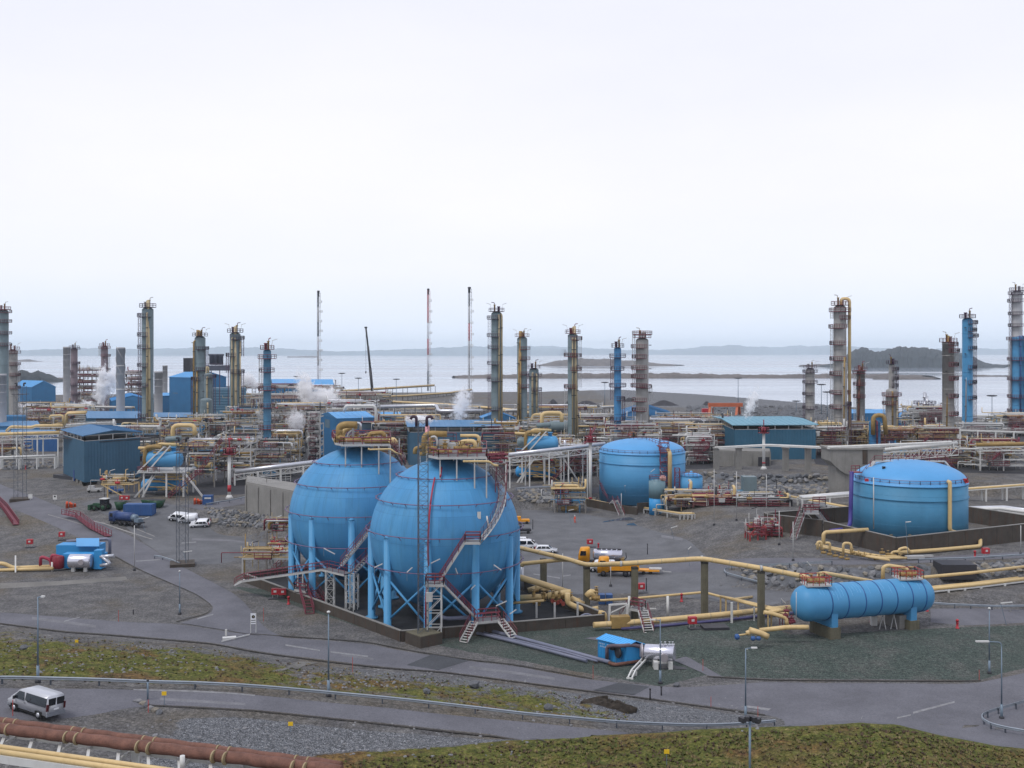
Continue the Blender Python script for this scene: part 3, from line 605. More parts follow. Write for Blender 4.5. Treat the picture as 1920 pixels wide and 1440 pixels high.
# low turf and heather tufts
TUFT = [pm('tuft %s' % a, srgb(*c), .9, var=.35, scale=.5) for a, c in (('green', (80, 88, 42)), ('straw', (112, 100, 66)), ('heather', (78, 62, 50)))]
for k in range(3):
    mb = MB(); tries = 0
    while len(mb.f) < 16000 and tries < 30000:
        tries += 1
        if r_.random() < .6: y0 = r_.uniform(72, 97); x0 = r_.uniform(-20, 46)
        else: y0 = r_.uniform(98, 156); x0 = r_.uniform(-76, 14)
        A1, A3, A4 = (float(np.interp(x0, l[0], l[1])) for l in (L1, L3, L4)); px = 960 + F * x0 / y0
        near = y0 < A1 - .5 and px > 640
        mid_ = A3 + 1 < y0 < A4 - 4 and px < 1180
        if not (near or mid_): continue
        pat = .5 + .5 * math.sin(x0 * .31 + k * 2.1 + math.sin(y0 * .4)) * math.cos(y0 * .27 + k)
        if r_.random() > pat * (1 if near else .7): continue
        z0 = h1(x0, y0); hh = r_.uniform(.08, .26)
        for q in range(5):
            a = r_.uniform(0, 6.28); d_ = Vector((math.cos(a), math.sin(a), 0)); w_ = r_.uniform(.04, .11); e_ = Vector((-d_.y, d_.x, 0)) * w_
            b0 = Vector((x0, y0, z0 - .02)) + d_ * .03; tip = b0 + d_ * hh * .9 + Vector((0, 0, hh)); mb.add([b0 - e_, b0 + e_, tip], [(0, 1, 2)])
    tag(mb.build('grass', TUFT[k]), kind='stuff')
# ------------------------------------------------------------------ bund pit and the two spheres
PA, PB, PL, PD = (-15.2, 146.5), (13.4, 155.5), (-46, 184), (-14, 207)
root = thing('bund_wall', 'low stained concrete bund wall enclosing the two big blue spheres', 'bund wall', (PA[0], PA[1], 0))
def wall(a, b, h, th, m, root, z0=-.3, name='wall_panel', step=6.0, cap=True, zb=None):
    """cast wall between plan points with recessed joints, one object per panel"""
    a = Vector((a[0], a[1], 0)); b = Vector((b[0], b[1], 0)); ln = (b - a).length; k = max(1, int(round(ln / step))); d = (b - a) / k; rz = math.atan2(d.y, d.x)
    for i in range(k):
        p = a + d * (i + .5); zt = h if not callable(h) else h(p.x, p.y); z_ = z0 if zb is None else zb(p.x, p.y) - .5
        mb = MB(); mb.box((p.x, p.y, (zt + z_) / 2), (d.length - .06, th, zt - z_), rz); mb.build(name, m, root)
        if cap:
            mb = MB(); mb.box((p.x, p.y, zt + .05), (d.length - .02, th + .1, .1), rz); mb.build('coping', CONC, root)
wall(PA, PL, 1.45, .35, CONCD, root); wall(PA, PB, 1.45, .35, CONCD, root); wall(PB, PD, 1.7, .35, CONCD, root); wall(PL, PD, 1.5, .35, CONCD, root)
mb = MB(); q = [PA, PB, PD, PL]; mb.add([(x, y, .06) for x, y in q], [(0, 1, 2, 3)]); tag(mb.build('pit_floor', pm('pit floor gravel', srgb(44, 46, 50), .9, var=.3, scale=.5, bump=.4, bscale=9, fine=.15)), kind='structure')  # floor colour darkened to paint in the shade below the spheres

def sphere_tank(cx, cy, cz, Rr, ang0, label, ringm, name='storage_sphere'):
    root = thing(name, label, 'gas sphere', (cx, cy, 0)); c = Vector((cx, cy, cz))
    n, k = 96, 48; mb = MB(); prof = [(max(.02, Rr * math.sin(math.pi * i / k)), -Rr * math.cos(math.pi * i / k)) for i in range(k + 1)]
    mb.lathe(c, prof, n); mb.build('shell', SPHM, root)
    mb = MB()      # plate seams: meridians and two parallels, a few millimetres proud
    for i in range(16):
        a = 2 * math.pi * i / 16 + .1
        mb.tube([c + Vector((math.cos(a) * math.cos(t), math.sin(a) * math.cos(t), math.sin(t))) * (Rr - .012) for t in np.linspace(-1.05, 1.05, 19)], .03, 4)
    for s_ in (1.05, -1.05):
        mb.tube([c + Vector((math.cos(a) * math.cos(s_), math.sin(a) * math.cos(s_), math.sin(s_))) * (Rr - .012) for a in np.linspace(0, 2 * math.pi, 49)], .03, 4)
    mb.build('weld_seams', SPHM, root, kind='stuff')
    legs = []
    for i in range(10):
        a = ang0 + i * R(36); d = Vector((math.sin(a), -math.cos(a), 0)); p = c + d * (Rr - .25); p.z = 0; legs.append(p)
        mb = MB(); mb.lathe((p.x, p.y, .1), [(.95, 0), (.95, .25), (.56, .27), (.56, cz - .2 + .6)], 16); mb.lathe((p.x, p.y, cz + .5), [(.56, 0), (.45, .3), (.2, .45)], 16); mb.build('leg', BLUE, root)
    for i in range(10):
        a, b = legs[i], legs[(i + 1) % 10]
        mb = MB(); zt = cz - 5.2
        mb.tube([a + Vector((0, 0, 1.2)), b + Vector((0, 0, zt))], .17, 8); mb.tube([b + Vector((0, 0, 1.2)), a + Vector((0, 0, zt))], .17, 8); mb.build('cross_brace', BLUE, root)
    for s_, ex in ((.8, .55), (.5, .6), (.1, .65), (-.34, 1.25)):
        r_ = Rr * math.sqrt(1 - s_ * s_) + ex; mb = MB(); mb.tube([c + Vector((math.cos(t) * r_, math.sin(t) * r_, s_ * Rr)) for t in np.linspace(0, 2 * math.pi, 73)], .07, 6, caps=False)
        for t in np.linspace(0, 2 * math.pi, 25)[:-1]:
            d = Vector((math.cos(t), math.sin(t), 0)); p = c + d * r_ + Vector((0, 0, s_ * Rr)); mb.bar(p, p - d * .55 - Vector((0, 0, .55)), .07)
            mb.lathe(p + d * .1, [(.10, -.08), (.10, .08)], 6)
        mb.build('spray_ring', ringm, root)
    return root, c
def sphere_paint():
    m = bpy.data.materials.new('sphere blue paint'); m.use_nodes = True; t = m.node_tree; n = t.nodes; l = t.links; b = n['Principled BSDF']; b.inputs['Roughness'].default_value = .55; b.inputs['Specular IOR Level'].default_value = .3
    co = n.new('ShaderNodeTexCoord'); sp = n.new('ShaderNodeSeparateXYZ'); l.new(co.outputs['Object'], sp.inputs[0])
    def ma(op, a, c=0.0):
        k = n.new('ShaderNodeMath'); k.operation = op
        for i, v in enumerate((a, c)):
            if isinstance(v, (int, float)): k.inputs[i].default_value = v
            else: l.new(v, k.inputs[i])
        return k.outputs[0]
    azi = ma('ARCTAN2', sp.outputs[1], sp.outputs[0]); la = ma('ARCSINE', ma('DIVIDE', ma('SUBTRACT', sp.outputs[2], SZ), SR * 1.001))
    cb = n.new('ShaderNodeCombineXYZ'); l.new(ma('MULTIPLY', azi, 2.55), cb.inputs[0]); l.new(ma('MULTIPLY', la, 2.2), cb.inputs[1])
    br = n.new('ShaderNodeTexBrick'); l.new(cb.outputs[0], br.inputs['Vector']); br.inputs['Scale'].default_value = 1.0; br.inputs['Brick Width'].default_value = .9; br.inputs['Row Height'].default_value = .8; br.inputs['Mortar Size'].default_value = .006; br.inputs['Color1'].default_value = srgb(72, 140, 188) + (1,); br.inputs['Color2'].default_value = srgb(64, 129, 175) + (1,); br.inputs['Mortar'].default_value = srgb(56, 116, 162) + (1,)
    c2 = n.new('ShaderNodeCombineXYZ'); l.new(ma('MULTIPLY', azi, 16.0), c2.inputs[0]); l.new(ma('MULTIPLY', la, 1.1), c2.inputs[1]); no = n.new('ShaderNodeTexNoise'); no.inputs['Scale'].default_value = 1.0; no.inputs['Detail'].default_value = 6; no.inputs['Roughness'].default_value = .7; l.new(c2.outputs[0], no.inputs['Vector'])
    rp = n.new('ShaderNodeValToRGB'); l.new(no.outputs[0], rp.inputs[0]); rp.color_ramp.elements[0].position = .5; rp.color_ramp.elements[0].color = (0, 0, 0, 1); rp.color_ramp.elements[1].position = .74; rp.color_ramp.elements[1].color = (.6, .6, .6, 1)
    n2 = n.new('ShaderNodeTexNoise'); n2.inputs['Scale'].default_value = .22; n2.inputs['Detail'].default_value = 7; n2.inputs['Roughness'].default_value = .65; l.new(co.outputs['Object'], n2.inputs['Vector']); r2 = n.new('ShaderNodeValToRGB'); l.new(n2.outputs[0], r2.inputs[0]); r2.color_ramp.elements[0].position = .46; r2.color_ramp.elements[0].color = (0, 0, 0, 1); r2.color_ramp.elements[1].position = .7; r2.color_ramp.elements[1].color = (.55, .55, .55, 1)
    def mix(f, a, c):
        k = n.new('ShaderNodeMixRGB'); l.new(f, k.inputs[0]); l.new(a, k.inputs[1]); k.inputs[2].default_value = c + (1,); return k.outputs[0]
    l.new(mix(rp.outputs[0], mix(r2.outputs[0], br.outputs[0], srgb(86, 150, 190)), srgb(58, 108, 136)), b.inputs['Base Color']); return m
Y1, Y2, SR, SZ = 180.0, 160.7, 11.17, 12.5
SPHM = sphere_paint()
RINGM = pm('spray ring pipe', srgb(112, 92, 122), .5, var=.1)
Y1, Y2, SR, SZ = 180.0, 160.7, 11.17, 12.5
S1, c1 = sphere_tank(X(669, Y1), Y1, SZ, SR, R(4), 'large blue gas sphere standing behind and left of the front sphere', RINGM)
S2, c2 = sphere_tank(X(834, Y2), Y2, SZ, SR, R(-45), 'large blue gas sphere in front, behind the dark lattice mast', RINGM)
# red riser pipe on the front sphere
mb = MB()
def onS(c, az, lat, r_): return c + Vector((math.sin(az) * math.cos(lat), -math.cos(az) * math.cos(lat), math.sin(lat))) * r_
mb.tube([onS(c2, R(-8), R(t), SR + .45) for t in np.linspace(52, 30, 8)], .13, 8); mb.tube([onS(c2, R(-1.5), R(t), SR + .45) for t in np.linspace(64, 53, 4)], .13, 8)
mb.tube([onS(c2, R(-8), R(t), SR + .45) for t in np.linspace(30, -18, 14)] + [Vector((c2.x - 1.9, c2.y - 12.0, 5.5)), Vector((c2.x - 1.9, c2.y - 12.0, .3))], .14, 8)
mb.build('riser_pipe', pm('red riser paint', srgb(150, 42, 66), .5, var=.1), S2)
mb = MB(); mb.tube([onS(c2, R(38), R(20 - t * 9), SR + .1) for t in range(2)], .12, 6); mb.box(onS(c2, R(31), R(21), SR + .15), (.5, .1, 1.0)); mb.build('marker_plate', WHITE, S2)
# spiral stairs
def spiral(root, c, az0, az1, la0, la1, n=34, ex=1.15):
    P = [(R(az0 + (az1 - az0) * t), R(la0 + (la1 - la0) * t)) for t in np.linspace(0, 1, n)]
    inn = [onS(c, a, l, SR + .35) for a, l in P]; out = [onS(c, a, l, SR + .35) + Vector((math.sin(a), -math.cos(a), 0)) * ex for a, l in P]
    st = MB(); st.tube(out, .12, 4); st.tube(inn, .10, 4); st.build('stair_stringer', LGREY, root)
    tr = MB()
    for i in range(n - 1):
        for t in (0, .5):
            a = inn[i].lerp(inn[i + 1], t); b = out[i].lerp(out[i + 1], t); z = (a.z + b.z) / 2; a = Vector((a.x, a.y, z)); b = Vector((b.x, b.y, z)); tr.bar(a, b, .26, .04)
    tr.build('stair_treads', LGREY, root, kind='stuff')
    rm = MB(); railing(rm, out[::2], 1.1, .035, 1.6); railing(rm, inn[::2], 1.1, .03, 1.6); rm.build('stair_handrail', MAR, root)
    br = MB()
    for i in range(0, n, 5): br.bar(out[i], onS(c, P[i][0], P[i][1] - .09, SR), .08)
    br.build('stair_bracket', LGREY, root, kind='stuff')
spiral(S2, c2, 29, 84, 4.5, 58)
def deck(root, poly, z, m, th=.18, rail=True, gap=None, name='deck'):
    mb = MB(); mb.prism(poly, z - th, z); mb.build(name, m, root)
    eb = MB(); pp = [Vector((x, y, z - .1)) for x, y in poly]
    for a, b in zip(pp, pp[1:] + pp[:1]): eb.bar(a, b, .12, .34)
    eb.build('edge_beam', LGREY, root)
    if rail:
        rm = MB(); railing(rm, [(x, y, z) for x, y in poly], 1.15, .065, 1.5, closed=True); rm.build('railing', MAR, root)
GRATE = pm('deck grating', srgb(104, 104, 108), .7, var=.1, scale=2)
# landing and tower on the front sphere
p0 = W(886, 1014, 149.0)
deck(S2, [(p0.x - 1.0, 147.6), (p0.x + 1.1, 147.6), (p0.x + 1.1, 149.6), (p0.x - 1.0, 149.6)], p0.z, GRATE, name='landing')
tw = thing('stair_tower', 'white lattice stair tower with maroon rails in front of the front sphere', 'stair tower', (X(816, 147.5), 147.5, 0))
tx, tz = X(815, 147.5), Z(1094, 147.5)
for sx in (-.95, .95):
    for sy in (-.8, .8):
        mb = MB(); mb.bar((tx + sx, 147.5 + sy, 0), (tx + sx, 147.5 + sy, tz), .16); mb.build('post', WHITE, tw)
mb = MB()
for i in range(4):
    z0, z1 = tz * i / 4, tz * (i + 1) / 4
    for sy in (-.8, .8): mb.bar((tx - .95, 147.5 + sy, z0), (tx + .95, 147.5 + sy, z1), .09); mb.bar((tx - .95, 147.5 + sy, z1), (tx + .95, 147.5 + sy, z1), .09)
    for sx in (-.95, .95): mb.bar((tx + sx, 146.7, z1), (tx + sx, 148.3, z0), .09); mb.bar((tx + sx, 146.7, z1), (tx + sx, 148.3, z1), .09)
mb.build('bracing', WHITE, tw, kind='stuff')
deck(tw, [(tx - 1.2, 146.5), (tx + 1.3, 146.5), (tx + 1.3, 148.5), (tx - 1.2, 148.5)], tz, GRATE)
stairs(tw, (X(823, 147.5), 148.0, tz + .1), (p0.x - 1.0, 148.3, p0.z), .9)
e0 = Vector((X(893, 149.6), 149.6, Z(1160, 149.6)))
stairs(tw, e0, (X(829, 147.4), 147.3, tz + .05), .9)
# maroon step-over platform across the bund wall
so = thing('step_over_platform', 'maroon step-over platform with white steps crossing the bund wall by the front sphere', 'platform', (X(915, 148.6), 148.6, 0))
z_ = 2.3; deck(so, [(X(889, 147.5), 147.7), (X(938, 148.4), 149.0), (X(932, 152), 151.4), (X(889, 150.5), 150.4)], z_, GRATE)
stairs(so, (X(869, 145.6), 145.8, .15), (X(889, 147.8), 148.2, z_), 1.2, mat_s=WHITE); stairs(so, (X(963, 147.0), 147.2, .4), (X(938, 149.0), 149.4, z_), 1.2, mat_s=WHITE)
# top decks with valve manifolds
def top_deck(root, c, pxl, pxr, pyf, Yf, Yb, seed):
    zd = Z(pyf, Yf); poly = [(X(pxl, Yf), Yf + 3), (X(pxl + (pxr - pxl) * .2, Yf), Yf), (X(pxr, Yf), Yf + .8), (X(pxr, Yb), Yb), (X(pxl, Yb), Yb)]
    deck(root, poly, zd, GRATE, name='top_deck'); r_ = random.Random(seed); x0, x1 = X(pxl, Yf), X(pxr, Yf)
    mb = MB()
    for t in (.22, .5, .8, 1.0):
        x = x0 + (x1 - x0) * t
        for yy in (Yf + .6, Yb - 1):
            dd = SR * SR - (x - c.x) ** 2 - (yy - c.y) ** 2
            if dd > 0: mb.bar((x, yy, zd - .1), (x, yy, c.z + math.sqrt(dd) - .3), .2)
            else: mb.bar((x, yy, zd - .1), (x, yy, zd - 3.4), .2)
    mb.build('deck_post', LGREY, root, kind='stuff')
    return zd, x0, x1
zd1, a0, a1_ = top_deck(S1, c1, 623, 731, 834, 172.5, 188, 1)
zd2, b0, b1_ = top_deck(S2, c2, 800, 912, 858, 153.5, 168, 2)
def valve(mb, p, s_, axis=(1, 0, 0)):
    p = Vector(p); q = Vector(axis).to_track_quat('Z', 'Y').to_matrix()
    mb.lathe(p, [(.32 * s_, -.5 * s_), (.32 * s_, -.42 * s_), (.2 * s_, -.4 * s_), (.3 * s_, -.15 * s_), (.3 * s_, .15 * s_), (.2 * s_, .4 * s_), (.32 * s_, .42 * s_), (.32 * s_, .5 * s_)], 10, q)
    mb.tube([p, p + Vector((0, 0, .75 * s_))], .07 * s_, 6); mb.lathe(p + Vector((0, 0, .75 * s_)), [(.3 * s_, 0), (.3 * s_, .06 * s_)], 10)
def manifold(root, P, m, r_, name='pipe'):
    mb = MB(); mb.pipe(P, r_, 10); return mb.build(name, m, root)
# left sphere manifold: fat cream elbow, relief pipe, headers and valves
Yv = 178.0
manifold(S1, [W(636, 829, Yv), W(636, 800, Yv), W(648, 796, Yv), W(670, 797, Yv)], OCH, .58, 'relief_pipe'); manifold(S1, [W(643, 830, Yv + 2), W(643, 806, Yv + 2), W(668, 800, Yv + 2)], YEL, .42, 'relief_pipe')
manifold(S1, [W(626, 826, Yv), W(690, 826, Yv)], OCH, .42, 'header'); manifold(S1, [W(684, 827, Yv - 3), W(729, 827, Yv - 3)], OCH, .40, 'header'); manifold(S1, [W(690, 822, Yv), W(694, 813, Yv), W(718, 811, Yv), W(722, 820, Yv)], OCH, .36, 'header')
manifold(S1, [W(662, 830, Yv), W(662, 794, Yv), W(668, 793, Yv), W(676, 794, Yv), W(676, 806, Yv)], ALU, .22, 'vent_pipe'); manifold(S1, [W(652, 831, Yv), W(652, 814, Yv), W(660, 806, Yv), W(664, 812, Yv)], LGREY, .16, 'vent_pipe')
manifold(S1, [W(730, 830, Yv - 3), W(737, 824, Yv - 3), W(742, 832, Yv - 3)], YEL, .5, 'elbow')
mb = MB(); r_ = random.Random(3)
for i in range(16): valve(mb, W(632 + i * 6.2 + r_.uniform(-2, 2), 824 + r_.uniform(-4, 6), Yv + r_.uniform(-4, 4)), r_.uniform(.8, 1.5), (1, 0, 0) if i % 2 else (0, 0, 1))
mb.build('valves', OCH, S1, kind='stuff')
mb = MB()
for i in range(22): x = r_.uniform(628, 728); y = r_.uniform(812, 832); p = W(x, y, Yv + r_.uniform(-4, 5)); mb.bar(p, p + Vector((r_.choice((0, r_.uniform(-1, 1))), 0, -r_.uniform(.5, 1.6))), r_.uniform(.06, .14))
mb.build('valve_stands', LGREY, S1, kind='stuff')
mb = MB(); railing(mb, [W(622, 822, 186), W(680, 822, 187), W(732, 824, 187)], 1.1, .045, 1.4); mb.build('inner_railing', MAR, S1)
manifold(S1, [W(690, 841, 172), W(693, 843, 172), W(733, 842, 172), W(742, 849, 172), W(752, 852, 173)], YEL, .14, 'small_pipe')
stairs(S1, W(757, 872, 172.5), W(736, 836, 173.5), 1.0, mat_s=DARK)
stairs(S1, W(640, 1060, 165.5), W(702, 985, 168.0), 1.0)
Yv = 160.0
manifold(S2, [W(796, 852, Yv), W(796, 818, Yv), W(806, 813, Yv), W(838, 814, Yv)], OCH, .46, 'relief_pipe'); manifold(S2, [W(804, 852, Yv + 2), W(804, 824, Yv + 2), W(818, 816, Yv + 2)], YEL, .4, 'relief_pipe')
manifold(S2, [W(864, 844, Yv), W(864, 828, Yv), W(890, 827, Yv), W(892, 842, Yv)], YEL, .34, 'loop_pipe'); manifold(S2, [W(863, 817, Yv + 2), W(898, 817, Yv + 2), W(898, 842, Yv + 2)], YEL, .26, 'loop_pipe')
manifold(S2, [W(858, 844, Yv), W(904, 843, Yv)], OCH, .42, 'header'); manifold(S2, [W(808, 820, Yv - 1), W(816, 818, Yv - 1), W(820, 826, Yv - 1), W(820, 846, Yv - 1)], LGREY, .18, 'vent_pipe')
manifold(S2, [W(778, 851, Yv), W(778, 841, Yv), W(792, 838, Yv)], OCH, .3, 'header'); manifold(S2, [W(801, 848, Yv + 1), W(801, 798, Yv + 1)], PINK, .32, 'vent_stack')
manifold(S2, [W(787, 851, Yv), W(830, 850, Yv)], OCH, .3, 'header')
mb = MB(); mb.box(W(833, 832, Yv), (1.5, 1, 1.3)); mb.box(W(845, 843, Yv), (2.2, 1.6, 2.0)); mb.build('cabinet', LGREY, S2)
mb = MB()
for i in range(15): valve(mb, W(790 + i * 7.4 + r_.uniform(-2, 2), 844 + r_.uniform(-6, 5), Yv + r_.uniform(-4, 4)), r_.uniform(.7, 1.4), (1, 0, 0) if i % 2 else (0, 0, 1))
mb.build('valves', OCH, S2, kind='stuff')
mb = MB()
for i in range(26): x = r_.uniform(782, 912); y = r_.uniform(826, 852); p = W(x, y, Yv + r_.uniform(-4, 5)); mb.bar(p, p + Vector((r_.choice((0, r_.uniform(-1, 1))), 0, -r_.uniform(.5, 1.8))), r_.uniform(.06, .14))
mb.build('valve_stands', LGREY, S2, kind='stuff')
mb = MB(); railing(mb, [W(796, 826, 164), W(850, 825, 165), W(856, 826, 163)], 1.1, .045, 1.4); mb.build('inner_railing', MAR, S2)
manifold(S2, [W(868, 865, 153.3), W(917, 865, 153.4), W(925, 872, 153.8), W(934, 873, 154)], YEL, .16, 'small_pipe')
# gangway from the deck down to the bridge on the right
deck(S2, [(X(912, 156), 155.0), (X(918, 156), 155.0), (X(946, 156), 157.5), (X(946, 156), 160), (X(912, 156), 158)], Z(868, 156), GRATE, name='side_deck')
mb = MB(); lattice(mb, W(938, 948, 157), W(941, 868, 157), 1.6, .06); mb.build('ladder_cage', MAR, S2)
mb = MB(); 
for i in range(22): valve(mb, W(914 + (i % 8) * 5, 852 + (i // 8) * 7, 156 + (i % 3)), .6)
mb.build('deck_valves', MAR, S2, kind='stuff')
# ------------------------------------------------------------------ long walkway on the left of the spheres
wk = thing('walkway', 'maroon railed steel walkway rising from the yard to the rear sphere', 'walkway', (X(520, 172), 172, 0))
A, B, C_ = W(457, 1088, 174), W(610, 1066, 167), W(653, 1076, 163.5)
def gangway(root, P, wd, m=GRATE, rail=True):
    for a, b in zip(P, P[1:]):
        a, b = Vector(a), Vector(b); mb = MB(); mb.bar(a, b, wd, .08); mb.build('walkway_deck', m, root)
        n = Vector((-(b - a).y, (b - a).x, 0)).normalized() * wd / 2
        mb = MB(); mb.bar(a + n - Vector((0, 0, .12)), b + n - Vector((0, 0, .12)), .1, .3); mb.bar(a - n - Vector((0, 0, .12)), b - n - Vector((0, 0, .12)), .1, .3); mb.build('side_beam', LGREY, root)
        if rail: rm = MB(); railing(rm, [a + n, b + n], 1.1, .04, 1.5); railing(rm, [a - n, b - n], 1.1, .04, 1.5); rm.build('railing', MAR, root)
gangway(wk, [A, B], 1.2); gangway(wk, [B, C_], 1.6)
stairs(wk, W(441, 1096, 174), A, 1.2, mat_s=WHITE); stairs(wk, C_ + Vector((.6, .3, 0)), W(700, 1036, 168), .9)
for px, Yt, t in ((619, 166, 1070), (656, 163.5, 1078), (664, 165, 1078)):
    mb = MB(); x = X(px, Yt); lattice(mb, (x, Yt, .1), (x, Yt, Z(t, Yt)), 1.25, .055, 4, 1.4, .05); mb.build('lattice_post', WHITE, wk)
vb = Vector((X(563, 172.4), 172.4, .2))
for px, py in ((537, 1079), (590, 1074), (596, 1078)): mb = MB(); mb.bar(vb, W(px, py, 171), .26); mb.build('raker', LGREY, wk)
for dx in (-.4, .4): mb = MB(); mb.bar(vb + Vector((dx, 0, 0)), (vb.x + dx, vb.y, Z(1076, 172)), .2); mb.build('post', WHITE, wk)
st2 = thing('step_over_stairs', 'small maroon step-over stairs across the bund wall below the walkway', 'stairs', (X(575, 165), 165, 0))
za = 2.0; deck(st2, [(X(558, 172), 169.5), (X(580, 171), 168), (X(584, 173), 172), (X(562, 174), 173)], za, GRATE)
stairs(st2, (X(581, 161.8), 161.8, .1), (X(569, 168.5), 168.6, za), 1.3, mat_s=MAR); stairs(st2, (X(605, 167), 167.5, .15), (X(585, 170.5), 170.4, za), 1.3, mat_s=MAR)
# lights fixed to the spheres and stairs: short white tubes on brackets
def tube_light(a, b, label, base=None):
    """white fluorescent floodlight on a thin pole"""
    a, b = Vector(a), Vector(b); t = thing('floodlight', label, 'lamp', (a.x, a.y, a.z))
    mb = MB(); mb.bar(a, b, .16, .12); mb.build('housing', WHITE, t)
    mb = MB(); q = base if base is not None else a - Vector((0, 0, 1.2)); mb.bar(a, q, .06); mb.build('pole', POLE, t)
for (p, q, Yt, nm) in (((607, 1028), (628, 1039), 166, 'white tube floodlight under the rear sphere at the stair foot'), ((648, 1042), (664, 1035), 166, 'white tube floodlight on the rear sphere stairs'), ((702, 1064), (717, 1057), 150, 'white tube floodlight at the left side of the front sphere'),
                       ((763, 1073), (773, 1064), 149, 'white tube floodlight left of the lattice mast under the front sphere'), ((808, 1056), (825, 1048), 147.5, 'white tube floodlight above the stair tower'), ((854, 1065), (858, 1076), 149, 'upright white tube floodlight right of the stair tower'),
                       ((926, 1059), (940, 1069), 150, 'white tube floodlight by the right legs of the front sphere'), ((883, 1105), (891, 1097), 150, 'white tube floodlight between the front sphere legs'), ((930, 1136), (950, 1127), 150, 'white tube floodlight low at the right legs of the front sphere'), ((956, 1151), (968, 1143), 150, 'white tube floodlight at the foot of the far right leg')):
    tube_light(W(*p, Yt), W(*q, Yt), nm)
# ------------------------------------------------------------------ cylindrical tanks
def dome_tank(px0, px1, rim, base, dome_h, label, m, roofm, seed, bands=1, Yc=None):
    Yb = D(base, h1(X((px0 + px1) / 2, 220), 220)) if Yc is None else Yc
    cx = X((px0 + px1) / 2, Yb); r_ = (px1 - px0) / 2 / F * Yb; z0 = h1(cx, Yb); z1 = Z(rim, Yb)
    root = thing('storage_tank', label, 'storage tank', (cx, Yb, z0)); mb = MB(); mb.lathe((cx, Yb, z0 - .5), [(r_, 0), (r_, z1 - z0 + .5)], 80); mb.build('shell', m, root)
    rs = [(r_ + .12, -.1), (r_ + .12, .05)] + [(r_ * math.cos(t), dome_h * math.sin(t)) for t in np.linspace(.02, math.pi / 2 - .02, 14)]
    mb = MB(); mb.lathe((cx, Yb, z1), rs, 80); mb.build('roof', roofm, root)
    for k in range(bands):
        mb = MB(); zz = z1 - 2.6 - 5 * k; mb.tube([(cx + (r_ + .12) * math.cos(a), Yb + (r_ + .12) * math.sin(a), zz) for a in np.linspace(0, 2 * math.pi, 61)], .09, 6); mb.build('stiffener_ring', m, root)
    mb = MB()
    for i in range(1, 6): zz = z0 + (z1 - z0) * i / 6; mb.tube([(cx + (r_ - .005) * math.cos(a), Yb + (r_ - .005) * math.sin(a), zz) for a in np.linspace(0, 2 * math.pi, 61)], .022, 4)
    mb.build('plate_seams', m, root, kind='stuff')
    mb = MB(); railing(mb, [(cx + (r_ - .1) * math.cos(a), Yb + (r_ - .1) * math.sin(a), z1) for a in np.linspace(0, 2 * math.pi, 37)], 1.1, .04, 1.6); mb.build('roof_railing', MAR, root)
    return root, Vector((cx, Yb, z0)), r_, z1
TK1, k1, r1, z1t = dome_tank(1124, 1284, 846, 930, 3.4, 'blue domed storage tank with a maroon access tower, left of the small blue tanks', BLUE, ROOFC, 1, 1, 282)
TK2, k2, r2, z2t = dome_tank(1603, 1807, 901, 1020, 4.0, 'big dull blue domed storage tank inside the stained concrete bund at right', BLUE2, ROOFC, 2, 1, 206)
# tank 1 access tower, fat riser
Yt = k1.y - r1 + 2
mb = MB(); mb.pipe([W(1256, 940, Yt - 3), W(1256, 850, Yt - 3), W(1252, 842, Yt - 2)], .55, 10); mb.build('riser_pipe', YEL, TK1)
for y in (830, 848, 866, 884, 904):
    x = X(1243, Yt); mb = MB(); z = Z(y, Yt - 2); mb.box((x, Yt - 2, z), (2.2, 2.2, .12)); railing(mb, [(x - 1.1, Yt - 3.1, z), (x + 1.1, Yt - 3.1, z), (x + 1.1, Yt - .9, z), (x - 1.1, Yt - .9, z)], 1.1, .05, 1.1, closed=True); mb.build('landing', MAR, TK1)
mb = MB(); lattice(mb, (X(1243, Yt), Yt - 2, k1.z), (X(1243, Yt), Yt - 2, Z(830, Yt)), 2.2, .07, 4, 2.4); mb.build('access_tower', MAR, TK1)
mb = MB(); z = Z(826, k1.y - 2); pts = [W(1180, 829, k1.y), W(1212, 826, k1.y - 3), W(1240, 838, Yt)]; railing(mb, pts, 1.1, .05, 1.4); mb.bar(pts[1], pts[2], .9, .1); mb.build('roof_walk', MAR, TK1)
mb = MB(); mb.tube([W(1130, 905, k1.y - 5) + Vector((-.4, 0, 0)), W(1138, 930, k1.y - 8)], .06, 4); railing(mb, [W(1124, 908, 281), W(1130, 926, 277), W(1140, 938, 273)], 1.1, .05, 1.2); mb.build('side_stair', MAR, TK1)
bw = thing('bund_wall', 'dark low bund wall in front of the left domed storage tank', 'bund wall', (k1.x, k1.y, k1.z))
pts = [(X(1098, 274), 274), (X(1195, 258), 258), (X(1262, 262), 262)]
for a, b in zip(pts, pts[1:]): wall(a, b, lambda x, y: h1(x, y) + 1.9, .35, CONCD, bw, step=7, zb=h1, cap=False)
stw = thing('step_over_stairs', 'maroon steps over the dark bund wall of the left domed tank', 'stairs', (X(1160, 262), 262, k1.z))
stairs(stw, gp(X(1166, 258), 258), W(1153, 938, 264), 1.3); stairs(stw, gp(X(1140, 268), 270), W(1153, 938, 264), 1.3)
